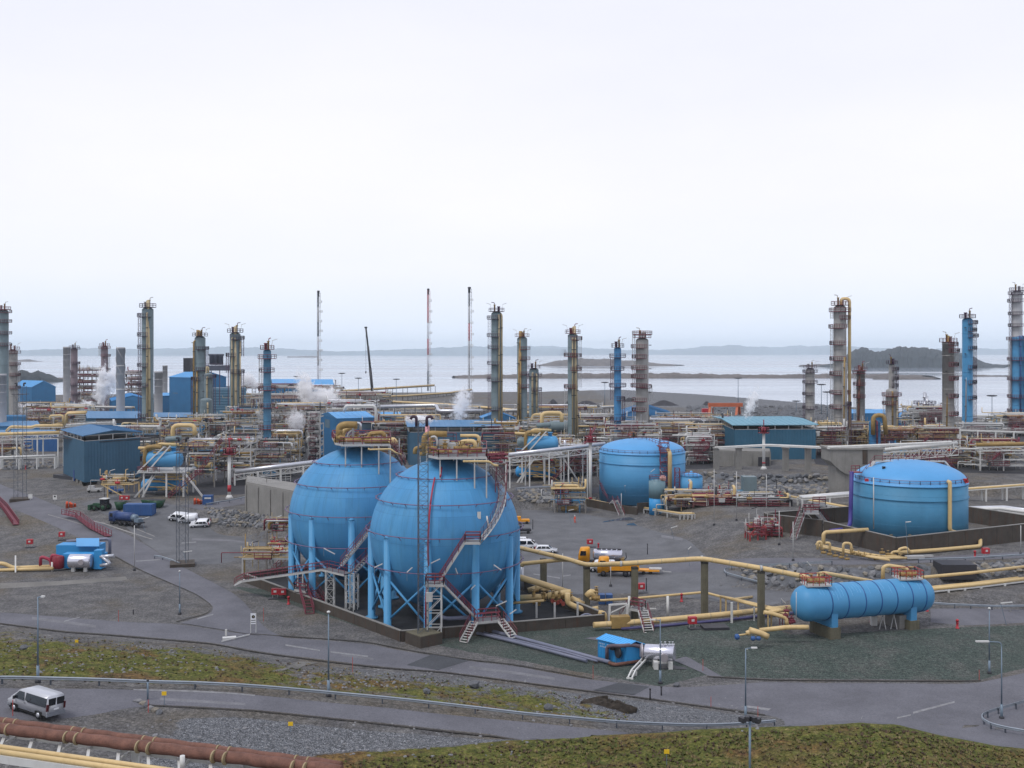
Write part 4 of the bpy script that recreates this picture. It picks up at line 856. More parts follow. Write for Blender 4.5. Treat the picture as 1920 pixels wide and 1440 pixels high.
# tank 2: bund, pipes, ladder, walkway over the roof
bw2 = thing('bund_wall', 'rust-stained concrete bund wall round the right-hand domed tank', 'bund wall', (X(1670, 186), 186, 4))
C0, C1, C2, C3 = (X(1681, 186.5), 186.5), (X(1925, 202), 202), (X(1545, 205), 205), (X(1600, 226), 228)
ht = lambda x, y: 7.2
wall(C2, C0, ht, .4, CONCD, bw2, step=4.2, zb=h1); wall(C0, C1, ht, .4, CONCD, bw2, step=4.2, zb=h1); wall((X(1440, 212), 214), (X(1545, 205), 206), ht, .4, CONCD, bw2, step=4.2, zb=h1); wall((X(1440, 212), 215), (X(1600, 222), 224), ht, .4, CONCD, bw2, step=4.2, zb=h1); wall((X(1810, 222), 226), (X(1960, 208), 208), ht, .4, CONCD, bw2, step=4.2, zb=h1)
Yf = k2.y - r2
mb = MB(); mb.pipe([W(1777, 903, 196), W(1781, 904, 195.6), W(1781, 995, 195.6), W(1790, 998, 196), W(1836, 1000, 197.5), W(1838, 1006, 197.5), W(1838, 1024, 194), W(1760, 1031, 190), W(1690, 1036, 186)], .36, 10); mb.build('fill_pipe', YEL, TK2)
mb = MB(); mb.pipe([W(1597, 884, 203), W(1595, 960, 203), W(1594, 984, 202), W(1588, 992, 200), W(1556, 996, 199)], .4, 10); mb.build('down_pipe', PURP, TK2)
mb = MB(); mb.pipe([W(1638, 895, 196.8), W(1638, 992, 196.8)], .1, 6); mb.build('sample_pipe', LGREY, TK2)
mb = MB(); mb.pipe([W(1628, 993, 194), W(1548, 998, 194), W(1544, 1002, 194), W(1544, 1030, 194)], .36, 8); mb.build('outlet_pipe', YEL, TK2)
mb = MB(); P = [W(1616, 896, 205), W(1640, 865, 206), W(1772, 865, 206), W(1795, 893, 205)]
for a, b in zip(P, P[1:]): mb.bar(a, b, .9, .2)
for p in (W(1640, 865, 206), W(1772, 865, 206)): mb.bar(p, p - Vector((0, 0, 3)), .16)
mb.build('roof_walkway', LGREY, TK2); mb = MB(); railing(mb, P, 1.1, .05, 1.5); mb.build('walkway_railing', MAR, TK2)
mb = MB(); railing(mb, [W(1596, 884, 203), W(1612, 884, 202), W(1612, 884, 206)], 1.1, .06, .8); mb.box(W(1604, 885, 204), (1.8, 2.6, .15)); mb.build('ladder_landing', MAR, TK2)
mb = MB(); mb.lathe(W(1657, 880, 202), [(.3, 0), (.3, .5), (.4, .55)], 10); mb.build('roof_vent', DARK, TK2)
mb = MB()
for px, py in ((1625, 900), (1810, 900), (1812, 903)): mb.box(W(px, py, 199), (.6, .5, .5))
mb.build('fire_box', RED, TK2)
for px in (1671, 1706, 1742): mb = MB(); Yw = 189 + (px - 1671) * .06; mb.bar(W(px, 1016, Yw + 1), W(px, 1002, Yw + 1), .45); mb.build('anchor_post', CONCP, bw2)
mf = thing('valve_manifold', 'cream pipes and valves laid on the ground along the stained bund wall', 'pipework', gp(X(1640, 183), 183))
for P in ([(1530, 1028), (1600, 1042), (1650, 1050), (1688, 1052)], [(1536, 1031), (1600, 1046), (1655, 1054), (1700, 1054)], [(1540, 1033), (1620, 1050), (1668, 1058)]):
    pp = [G(*p) + Vector((0, 0, .7)) for p in P]; mb = MB(); mb.pipe(pp, .22, 8); mb.build('pipe', YEL, mf)
for P in ([(1533, 1030), (1533, 1016), (1540, 1016), (1540, 1032)], [(1556, 1036), (1556, 1018), (1548, 1018)], [(1581, 1042), (1581, 1018), (1596, 1019), (1596, 1040)], [(1672, 1053), (1672, 1036), (1680, 1034), (1700, 1036)], [(1688, 1044), (1684, 1030), (1700, 1026), (1706, 1036)]):
    mb = MB(); mb.pipe([W(*p, 184.5) for p in P], .24, 8); mb.build('loop_pipe', YEL, mf)
mb = MB()
for i in range(14): valve(mb, W(1544 + i * 11 % 160, 1036 + (i % 5) * 3, 183), .8)
mb.build('valves', OCH, mf, kind='stuff')
mb = MB(); mb.box(G(1715, 1050) + Vector((0, 0, .5)), (3.0, 1.2, .5), .1); mb.box(G(1728, 1047) + Vector((0, 0, .4)), (4.0, .4, .4), .1); mb.build('pump_skid', LGREY, mf)
mst = thing('access_stairs', 'maroon stairs climbing over the bund wall left of the right-hand tank', 'stairs', gp(X(1530, 208), 208))
deck(mst, [(X(1505, 206), 206), (X(1536, 206), 206), (X(1536, 209), 209), (X(1505, 209), 209)], 8.6, GRATE); stairs(mst, gp(X(1490, 202), 203), (X(1508, 206), 207, 8.6), 1.2); stairs(mst, (X(1552, 213), 213, 5), (X(1530, 208.5), 208.5, 8.6), 1.2)
deck(mst, [(X(1524, 217), 217), (X(1548, 217), 217), (X(1548, 220), 220), (X(1524, 220), 220)], 8.6, GRATE)
# small tanks beside tank 1
t3 = thing('storage_tank', 'tall slim two-tone grey and blue tank beside the left domed tank', 'storage tank', gp(X(1232, 255), 255)); p = t3.location.copy()
Yc = 255; rr = 15 / F * Yc; zs = Z(933, Yc); zt = Z(902, Yc)
mb = MB(); mb.lathe((p.x, Yc, p.z - .3), [(rr, 0), (rr, zs - p.z + .3)], 32); mb.build('lower_shell', BLUEB, t3)
mb = MB(); mb.lathe((p.x, Yc, zs), [(rr + .06, 0), (rr + .06, zt - zs), (rr * .5, zt - zs + .3)], 32); mb.build('upper_shell', pm('grey green band', srgb(100, 128, 138), .5, var=.08, streak=.2), t3)
mb = MB(); railing(mb, [(p.x + rr * math.cos(a), Yc + rr * math.sin(a), zt + .2) for a in np.linspace(0, 6.283, 13)], 1.1, .05, 1.0); mb.build('roof_railing', MAR, t3)
mb = MB(); mb.lathe((p.x + 1.3, Yc - .4, zt + .2), [(.75, 0), (.75, .9), (.5, 1.1)], 12); mb.build('vent_box', pm('salmon paint', srgb(196, 150, 140), .6), t3)
t4 = thing('storage_tank', 'small bright blue tank with a shallow cone roof right of the slim tank', 'storage tank', gp(X(1296, 266), 266)); p = t4.location.copy()
Yc = 266; rr = 21 / F * Yc; zt = Z(892, Yc)
mb = MB(); mb.lathe((p.x, Yc, p.z - .3), [(rr, 0), (rr, zt - p.z + .3)], 40); mb.build('shell', BLUE, t4); mb = MB(); mb.lathe((p.x, Yc, zt), [(rr + .1, 0), (rr * .6, .55), (.3, .9), (.3, 1.2)], 40); mb.build('roof', ROOFC, t4)
mb = MB(); lattice(mb, (p.x - rr - .8, Yc - .5, p.z), (p.x - rr - .8, Yc - .5, zt + 2), 1.2, .06); railing(mb, [(p.x - rr - 1.2, Yc - 1, zt), (p.x, Yc - rr, zt), (p.x + 1, Yc - rr, zt)], 1.1, .05, 1.2); mb.build('ladder', MAR, t4)
def drum(root, a, b, r_, m, n=28, name='drum', heads=.35, bands=None, bm=None):
    """horizontal vessel with dished ends between a and b"""
    a, b = Vector(a), Vector(b); d = b - a; ln = d.length; q = d.to_track_quat('Z', 'Y').to_matrix(); hd = r_ * 2 * heads
    prof = [(r_ * math.sin(t), -hd * math.cos(t)) for t in np.linspace(.04, math.pi / 2, 8)] + [(r_ * math.cos(t), ln + hd * math.sin(t)) for t in np.linspace(0, math.pi / 2 - .04, 8)]
    mb = MB(); mb.lathe(a, prof, n, q); o = mb.build(name, m, root)
    if bands:
        for t in bands: mb = MB(); mb.lathe(a + d * t, [(r_ + .05, -.07), (r_ + .05, .07)], n, q, sm=True); mb.build('stiffening_ring', bm or m, root)
    return o
sk_ = thing('filter_vessels', 'pale teal filter vessels and long chiller box left of the rock bank', 'vessel', gp(X(1370, 262), 262)); g = sk_.location.z
drum(sk_, (X(1306, 256), 256, Z(936, 256)), (X(1316, 256), 256, Z(936, 256)), 1.9, TEALV, heads=.4); drum(sk_, (X(1329, 256), 256, Z(936, 256)), (X(1337, 256), 256, Z(936, 256)), 1.9, TEALV, heads=.4)
mb = MB(); mb.lathe(W(1322, 934, 256), [(1.5, -.5), (1.5, .5)], 16, Matrix.Rotation(R(90), 3, 'Y')); mb.build('flange', MAR, sk_)
mb = MB(); mb.box((X(1380, 262), 262, (Z(918, 262) + Z(940, 262)) / 2), (10.5, 2.6, 2.6)); mb.build('long_casing', pm('slate teal casing', srgb(74, 116, 142), .5, var=.08, streak=.2), sk_)
mb = MB(); mb.box((X(1404, 262), 262, (Z(893, 262) + Z(945, 262)) / 2), (3.2, 3.2, Z(893, 262) - Z(945, 262))); mb.build('upright_casing', TEALV, sk_)
# ------------------------------------------------------------------ horizontal bullet vessel on saddles
a = Vector((X(1512, 145), 145, Z(1131, 145))); b = Vector((X(1722, 152), 152, Z(1114.5, 152)))
hv = thing('bullet_vessel', 'long blue horizontal pressure vessel with dark ring seams on concrete plinths', 'pressure vessel', (a.x, a.y, 1.4)); hr = 33.5 / F * 145
drum(hv, a, b, hr, BLUE, 56, 'shell', .40, [.13, .27, .42, .56, .70, .84, .965], pm('dark seam blue', srgb(36, 84, 140), .5))
ang = math.atan2(b.y - a.y, b.x - a.x)
for t, wz in ((.16, 2.4), (.86, 3.6)):
    p = a.lerp(b, t); zt = p.z - hr * .55; g0 = h1(p.x, p.y)
    mb = MB(); mb.box((p.x, p.y, zt - .6), (1.0, hr * 1.75, 2.2), ang); mb.build('saddle', BLUE, hv)
    mb = MB(); mb.box((p.x, p.y, (zt - 1.7 + g0 - .5) / 2), (1.6, hr * 1.9, zt - 1.7 - g0 + .5), ang); mb.build('plinth', CONCP, hv)
p = a.lerp(b, .93); g0 = h1(p.x, p.y); mb = MB(); mb.box((p.x - 2.4, p.y - .6, (p.z - hr + g0) / 2), (1.2, 3, p.z - hr - g0), ang); mb.build('plinth', CONC, hv)
for px, ln in ((1512, .06), (1700, .88)):
    p = a.lerp(b, ln); zt = p.z + hr; dk = [(p.x - 1.3, p.y - 1.5), (p.x + 2.2, p.y - 1.0), (p.x + 2.0, p.y + 1.8), (p.x - 1.5, p.y + 1.3)]
    mb = MB(); mb.prism(dk, zt - .02, zt + .16); mb.build('top_platform', LGREY, hv); mb = MB(); railing(mb, [(x, y, zt + .16) for x, y in dk], 1.1, .045, 1.0, closed=True); mb.build('platform_railing', pm('red brown rail', srgb(150, 50, 46), .55), hv)
    mb = MB(); valve(mb, (p.x + .8, p.y, zt + .6), 1.3); valve(mb, (p.x - .2, p.y + .4, zt + .5), 1.1); mb.build('nozzles', OCH, hv)
mb = MB()
for t in np.linspace(.05, .97, 36):
    if rnd.random() < .6:
        p = a.lerp(b, t); q = Vector((math.cos(ang), math.sin(ang), 0)); nn = Vector((math.sin(ang), -math.cos(ang), 0)); a0_ = rnd.uniform(.2, .7); a1__ = a0_ + rnd.uniform(.3, .8)
        pts = [p + (nn * math.sin(s_) + Vector((0, 0, math.cos(s_)))) * (hr + .003) for s_ in np.linspace(a0_, a1__, 6)]
        mb.tube(pts, .016, 4)
mb.build('run_off_streaks', pm('pale run-off', srgb(126, 178, 220), .5), hv, kind='stuff')
mb = MB(); mb.tube([W(1493, 1110, 140.5), W(1493, 1166, 140.5)], .05, 6); mb.build('level_gauge', LGREY, hv)
mb = MB(); p = G(1638, 1172); mb.bar(p, p + Vector((0, 0, 2.2)), .8); mb.build('support_block', WHITE, hv)
mb = MB()
for px in (1655, 1676): 
    for q in (-6, 6): mb.bar(G(px + q, 1180) , W(px, 1152, 150), .09)
mb.build('trestle', LGREY, hv)
# ------------------------------------------------------------------ clad buildings
def slab(mb, pts, th):
    """roof/wall sheet through coplanar points, thickened downward along its normal"""
    p = [Vector(q) for q in pts]; n = (p[1] - p[0]).cross(p[2] - p[0]).normalized() * th; k = len(p)
    mb.add(p + [q - n for q in p], [tuple(range(k)), tuple(reversed(range(k, 2 * k)))] + [(i + k, (i + 1) % k + k, (i + 1) % k, i) for i in range(k)])
def building(label, C, Lc, Rc, eave, ridge, wm, rm, vent=0.0, foot=0.0, ribs=.9, rdir='R', over=.6, door=None, name='clad_building', cat='building', bands=None, wins=None):
    """C front corner, Lc/Rc the two neighbouring corners (plan); heights absolute; rdir = edge the ridge runs along"""
    C, Lc, Rc = (Vector((p[0], p[1], 0)) for p in (C, Lc, Rc)); Dc = Lc + Rc - C; z0 = min(h1(p.x, p.y) for p in (C, Lc, Rc)) - .2
    root = thing(name, label, cat, (C.x, C.y, z0)); P = [C, Rc, Dc, Lc]; zb = z0 + foot; zt = eave - vent
    for i in range(4):
        a, b = P[i], P[(i + 1) % 4]; d = (b - a); n = Vector((d.y, -d.x, 0)).normalized(); mb = MB(); rz = math.atan2(d.y, d.x)
        mb.box(((a.x + b.x) / 2, (a.y + b.y) / 2, (zb + zt) / 2), (d.length - .02, .2, zt - zb), rz); mb.build('wall', wm, root)
        if i in (0, 3):
            rb = MB(); k = int(d.length / ribs)
            for j in range(k + 1):
                q = a + d * (j / max(1, k)) + n * .13; rb.box((q.x, q.y, (zb + zt) / 2), (.09, .07, zt - zb - .06), rz)
            rb.build('cladding_ribs', wm, root, kind='stuff')
            if vent:
                vb = MB(); k = max(2, int(d.length / 4))
                for j in range(k + 1): q = a + d * (j / k); vb.bar((q.x, q.y, zt), (q.x, q.y, eave + .1), .22)
                vb.bar((a.x, a.y, eave), (b.x, b.y, eave), .2); vb.bar((a.x, a.y, zt + .05), (b.x, b.y, zt + .05), .2); vb.build('vent_frame', LGREY, root)
            if foot:
                fb = MB(); k = max(1, int(d.length / 4))
                for j in range(k + 1): q = a + d * (j / k); fb.bar((q.x, q.y, z0 - .3), (q.x, q.y, zb), .7)
                fb.build('footing', CONC, root)
    if vent:
        mb = MB(); c = (C + Dc) / 2; mb.box((c.x, c.y, zt - .4), ((Rc - C).length - .5, (Lc - C).length - .5, .2), math.atan2((Rc - C).y, (Rc - C).x)); mb.build('inner_deck', DARK, root)
    if foot: mb = MB(); c = (C + Dc) / 2; mb.box((c.x, c.y, (z0 + zb) / 2), ((Rc - C).length - 1.2, (Lc - C).length - 1.2, zb - z0), math.atan2((Rc - C).y, (Rc - C).x)); mb.build('plinth', DARK, root)
    u, v = (Rc - C), (Lc - C)
    if rdir == 'L': u, v = v, u
    uo = u.normalized() * over; vo = v.normalized() * over; m0 = C + v / 2; e = Vector((0, 0, eave + .06)); r_ = Vector((0, 0, ridge))
    flip = u.cross(v).z < 0
    for s_, p in ((0, C - vo), (1, C + v + vo)):
        q = [p - uo + e, p + u + uo + e, m0 + u + uo + r_, m0 - uo + r_]
        if (s_ == 1) != flip: q = q[::-1]
        mb = MB(); slab(mb, q, .16); o = mb.build('roof', rm, root)
        rb = MB(); k = int(u.length / 1.6)
        for j in range(k + 1):
            t = j / max(1, k); a = (p - uo + e).lerp(p + u + uo + e, t); b = (m0 - uo + r_).lerp(m0 + u + uo + r_, t); rb.bar(a + Vector((0, 0, .03)), b + Vector((0, 0, .03)), .07, .06)
        rb.build('roof_ribs', rm, root, kind='stuff')
    if ridge > eave + .4:
        for q in (C, C + u):
            mb = MB(); a, b, c = q + e, q + v + e, q + v / 2 + r_ - Vector((0, 0, .15)); n = u.normalized() * .1
            mb.add([a - n, b - n, c - n, a + n, b + n, c + n], [(0, 1, 2), (5, 4, 3), (0, 3, 4, 1), (1, 4, 5, 2), (2, 5, 3, 0)]); mb.build('gable', wm, root)
    for t, wd, hh, zz, col, face in (bands or []):
        a, b = (C, Rc) if face == 'R' else (Lc, C); d = b - a; n = Vector((d.y, -d.x, 0)).normalized(); q = a + d * t + n * .12
        mb = MB(); mb.box((q.x, q.y, zz), (wd, .14, hh), math.atan2(d.y, d.x)); mb.build('wall_panel' if hh < 4 and wd > 2 else 'door', col, root)
    return root
def bpx(p): g = G(*p); return (g.x, g.y)
def bYp(px, Y): return (X(px, Y), Y)
GREYPAN = pm('grey louvre panel', srgb(84, 108, 124), .6, var=.1)
C = bpx((159, 911)); Lq = bpx((120, 893)); Rq = bpx((262, 899))
building('large dull blue building with an open louvre band under its low roof, left yard', C, Lq, Rq, Z(817, C[1]), Z(803, C[1] + 12), BLUED, ROOFB, vent=1.5, foot=1.1, rdir='L', over=.9,
         bands=[(.52, 1.3, 3.0, h1(*C) + 1.6, pm('deep blue door', srgb(30, 60, 120), .5), 'L'), (.18, 4.0, .12, Z(856, C[1]), pm('rail trim', srgb(52, 84, 116), .5), 'R')])
Yb = 322; building('teal clad building with open roof vents behind the grey concrete wall, right of centre', bYp(1377, Yb), bYp(1340, Yb + 40), bYp(1529, Yb + 2), Z(797, Yb), Z(788, Yb + 12), TEAL, pm('teal roof', srgb(84, 140, 160), .5, var=.08), vent=1.4, over=.8)
Yb = 335; building('dull blue shed with open vents and lights under its roof behind the front sphere', bYp(768, Yb), bYp(762, Yb + 22), bYp(936, Yb + 2), Z(800, Yb), Z(788, Yb + 10), BLUED, ROOFB, vent=1.8, over=.8)
Yb = 350; building('bright blue gabled block with grey louvres behind the rear sphere', bYp(632, Yb - 2), bYp(601, Yb + 16), bYp(701, Yb + 4), Z(784, Yb), Z(775, Yb), BLUEC, ROOFC, over=.2, bands=[(.5, 11.5, 2.8, Z(797, Yb), GREYPAN, 'R'), (.45, 6, 2.8, Z(797, Yb), GREYPAN, 'L')])
Yb = 470; building('low blue building with pale roof behind the bright blue gabled block', bYp(703, Yb), bYp(700, Yb + 20), bYp(752, Yb), Z(782, Yb), Z(775, Yb), TEAL, ROOFC, over=.3)
Yb = 420; building('blue shed with bright roof right of the front sphere tops', bYp(904, Yb), bYp(900, Yb + 10), bYp(966, Yb), Z(784, Yb), Z(772, Yb), BLUEC, ROOFC, over=.3, rdir='L')
Yb = 400; building('long low dull blue shed across the left plant', bYp(165, Yb), bYp(160, Yb + 30), bYp(266, Yb), Z(784, Yb), Z(775, Yb), BLUED, ROOFB, vent=0, over=.5, bands=[(.55, 16, 1.8, Z(789, Yb), DARK, 'R')])
Yb = 440; building('long low blue shed right of the tallest left column', bYp(288, Yb), bYp(284, Yb + 20), bYp(364, Yb), Z(782, Yb), Z(776, Yb), BLUED, ROOFB, over=.4)
Yb = 520; building('bright blue low shed between the pale chimneys', bYp(210, Yb), bYp(206, Yb + 30), bYp(288, Yb), Z(752, Yb), Z(741, Yb), BLUEC, ROOFC, over=.3, rdir='L')
Yb = 560; building('tall bright blue hall beside the cooler deck', bYp(357, Yb), bYp(318, Yb + 10), bYp(424, Yb + 8), Z(708, Yb), Z(697, Yb), BLUEC, ROOFC, over=.4, rdir='L', bands=[(.3, 4, .4, Z(738, Yb), GREYPAN, 'L')])
Yb = 585; building('bright blue lower wing left of the tall hall', bYp(306, Yb), bYp(303, Yb + 10), bYp(357, Yb + 4), Z(742, Yb), Z(737, Yb), BLUEC, ROOFC, over=.3)
Yb = 500; building('grey louvred air cooler block under the tall columns', bYp(396, Yb), bYp(394, Yb + 12), bYp(461, Yb), Z(728, Yb), Z(727, Yb), pm('louvre grey blue', srgb(92, 128, 150), .5), GREYPAN, over=.1, bands=[(.5, 15, .35, Z(733 + 5 * i, Yb), TEAL, 'R') for i in range(8)])
Yb = 600; building('bright blue gabled shed near the left shore', bYp(60, Yb), bYp(22, Yb + 14), bYp(104, Yb + 3), Z(726, Yb), Z(714, Yb), BLUEC, ROOFC, over=.3, rdir='L')
Yb = 560; building('dark blue gabled shed behind the left chimney', bYp(104, Yb), bYp(101, Yb + 14), bYp(153, Yb), Z(762, Yb), Z(751, Yb), BLUEC, pm('dark roof blue', srgb(40, 84, 130), .5), over=.2, rdir='L')
Yb = 420; building('low blue building with flat roof at the far left edge', bYp(-40, Yb), bYp(-44, Yb + 25), bYp(74, Yb), Z(799, Yb), Z(793, Yb), BLUEC, ROOFB, over=.4)
Yb = 455; building('small blue wedge shed at the foot of the left edge stack', bYp(12, Yb), bYp(10, Yb + 8), bYp(48, Yb), Z(781, Yb), Z(779, Yb), BLUEC, BLUEC, over=.1)
Yb = 380; building('blue panelled block standing behind the left white pipe rack', bYp(-30, Yb), bYp(-34, Yb + 15), bYp(110, Yb), Z(812, Yb), Z(811, Yb), pm('deep panel blue', srgb(40, 88, 142), .55, var=.08), ROOFB, over=.1, bands=[(.38, 5, 10, Z(842, Yb), TEALV, 'R')])
Yb = 620; building('bright blue long hall with two gables behind the steam', bYp(512, Yb), bYp(508, Yb + 30), bYp(576, Yb + 3), Z(719, Yb), Z(712, Yb), BLUEC, ROOFC, over=.4)
Yb = 630; building('bright blue hall end right of the two-gable hall', bYp(577, Yb), bYp(574, Yb + 20), bYp(625, Yb), Z(722, Yb), Z(712, Yb), BLUEC, ROOFC, over=.3)
Yb = 460; building('bright blue gabled workshop behind the grey insulated column', bYp(1166, Yb), bYp(1160, Yb + 30), bYp(1262, Yb), Z(777, Yb), Z(762, Yb), pm('pale workshop blue', srgb(60, 120, 170), .5, var=.08), ROOFB, over=.3, rdir='L', bands=[(.4, 17, 1.2, Z(783, Yb), BLUEC, 'R')])
Yb = 455; building('bright blue gabled shed right of the stepped insulated column', bYp(1684, Yb), bYp(1680, Yb + 14), bYp(1717, Yb), Z(784, Yb), Z(772, Yb), BLUEC, ROOFC, over=.2, rdir='L')
Yb = 460; building('bright blue flat shed between the short grey column and the stepped column', bYp(1595, Yb), bYp(1590, Yb + 14), bYp(1662, Yb), Z(775, Yb), Z(769, Yb), BLUEC, ROOFC, over=.2)
# grey concrete wall building, right of the left domed tank
def concrete_block(label, P, zt, root_name='concrete_building', panels=True, doorc=None):
    P = [Vector((p[0], p[1], 0)) for p in P]; root = thing(root_name, label, 'building', (P[0].x, P[0].y, h1(P[0].x, P[0].y)))
    for a, b in zip(P, P[1:] + P[:1]):
        k = max(1, int((b - a).length / 4.5)); d = (b - a) / k; rz = math.atan2(d.y, d.x); n = Vector((d.y, -d.x, 0)).normalized()
        for i in range(k):
            q = a + d * (i + .5); g = h1(q.x, q.y) - .5; mb = MB(); mb.box((q.x, q.y, (g + zt) / 2), (d.length - .05, .3, zt - g), rz); mb.build('wall_panel', CONC, root)
            q2 = a + d * i + n * .18; mb = MB(); mb.box((q2.x, q2.y, (g + zt) / 2 - .2), (.5, .36, zt - g - .4), rz); mb.build('pilaster', CONC, root)
    mb = MB(); mb.prism([(p.x, p.y) for p in P], zt - .1, zt + .3); mb.build('roof_slab', CONC, root); return root
Yb = 236; cb = concrete_block('grey concrete blockhouse with a blue door left of the rear sphere', [bYp(463, 238), bYp(556, 222), bYp(556, 236), bYp(463, 250)], Z(906, 238))
mb = MB(); p = W(524, 946, 231.5); mb.box((p.x, p.y - .9, p.z), (1.3, .2, 3.0), -.15); mb.build('door', SKIP, cb)
mb = MB(); railing(mb, [W(466, 906, 238), W(500, 905, 235), W(545, 903, 230)], 1.1, .04, 1.6); mb.build('roof_railing', LGREY, cb)
cw = concrete_block('long grey concrete retaining wall building below the teal shed', [bYp(1342, 312), bYp(1443, 308), bYp(1443, 318), bYp(1342, 322)], Z(846, 312))
mb = MB(); p = W(1432, 868, 307); mb.box(p, (3.2, .4, 3.4)); mb.build('opening', DARK, cw)
# T-shaped concrete tank with a bowl underside
ct = thing('concrete_hopper', 'grey concrete hopper with bowl-shaped underside behind the right-hand domed tank', 'concrete structure', gp(X(1590, 268), 268)); Yb = 266
mb = MB(); cx = X(1597, Yb); wd = X(1648, Yb) - X(1551, Yb)
pr = [(-wd / 2, Z(840, Yb)), (-wd / 2, Z(862, Yb))] + [(-wd / 2 + 9.6 * t / 8, Z(862, Yb) - 3.0 * math.sin(t / 8 * math.pi) - .6 * t / 8) for t in range(1, 9)] + [(wd / 2, Z(872, Yb)), (wd / 2, Z(840, Yb))]
k = len(pr); mb.add([(cx + x, Yb - 4, z) for x, z in pr] + [(cx + x, Yb + 4, z) for x, z in pr], [tuple(range(k)), tuple(reversed(range(k, 2 * k)))] + [((i + 1) % k, i, i + k, (i + 1) % k + k) for i in range(k)]); mb.build('hopper', CONC, ct)
mb = MB(); mb.box((X(1576, Yb), Yb, (Z(862, Yb) + ct.location.z) / 2 - 1), (4.2, 6.5, Z(862, Yb) - ct.location.z + 2)); mb.build('stem', CONC, ct)
mb = MB(); mb.box((X(1597, Yb), Yb, Z(839, Yb)), (wd + .6, 8.6, .4)); mb.build('top_slab', CONC, ct); mb = MB(); mb.box((X(1612, Yb), Yb - 4.05, Z(852, Yb)), (1.2, .15, 4.0)); mb.build('recess', CONCD, ct)
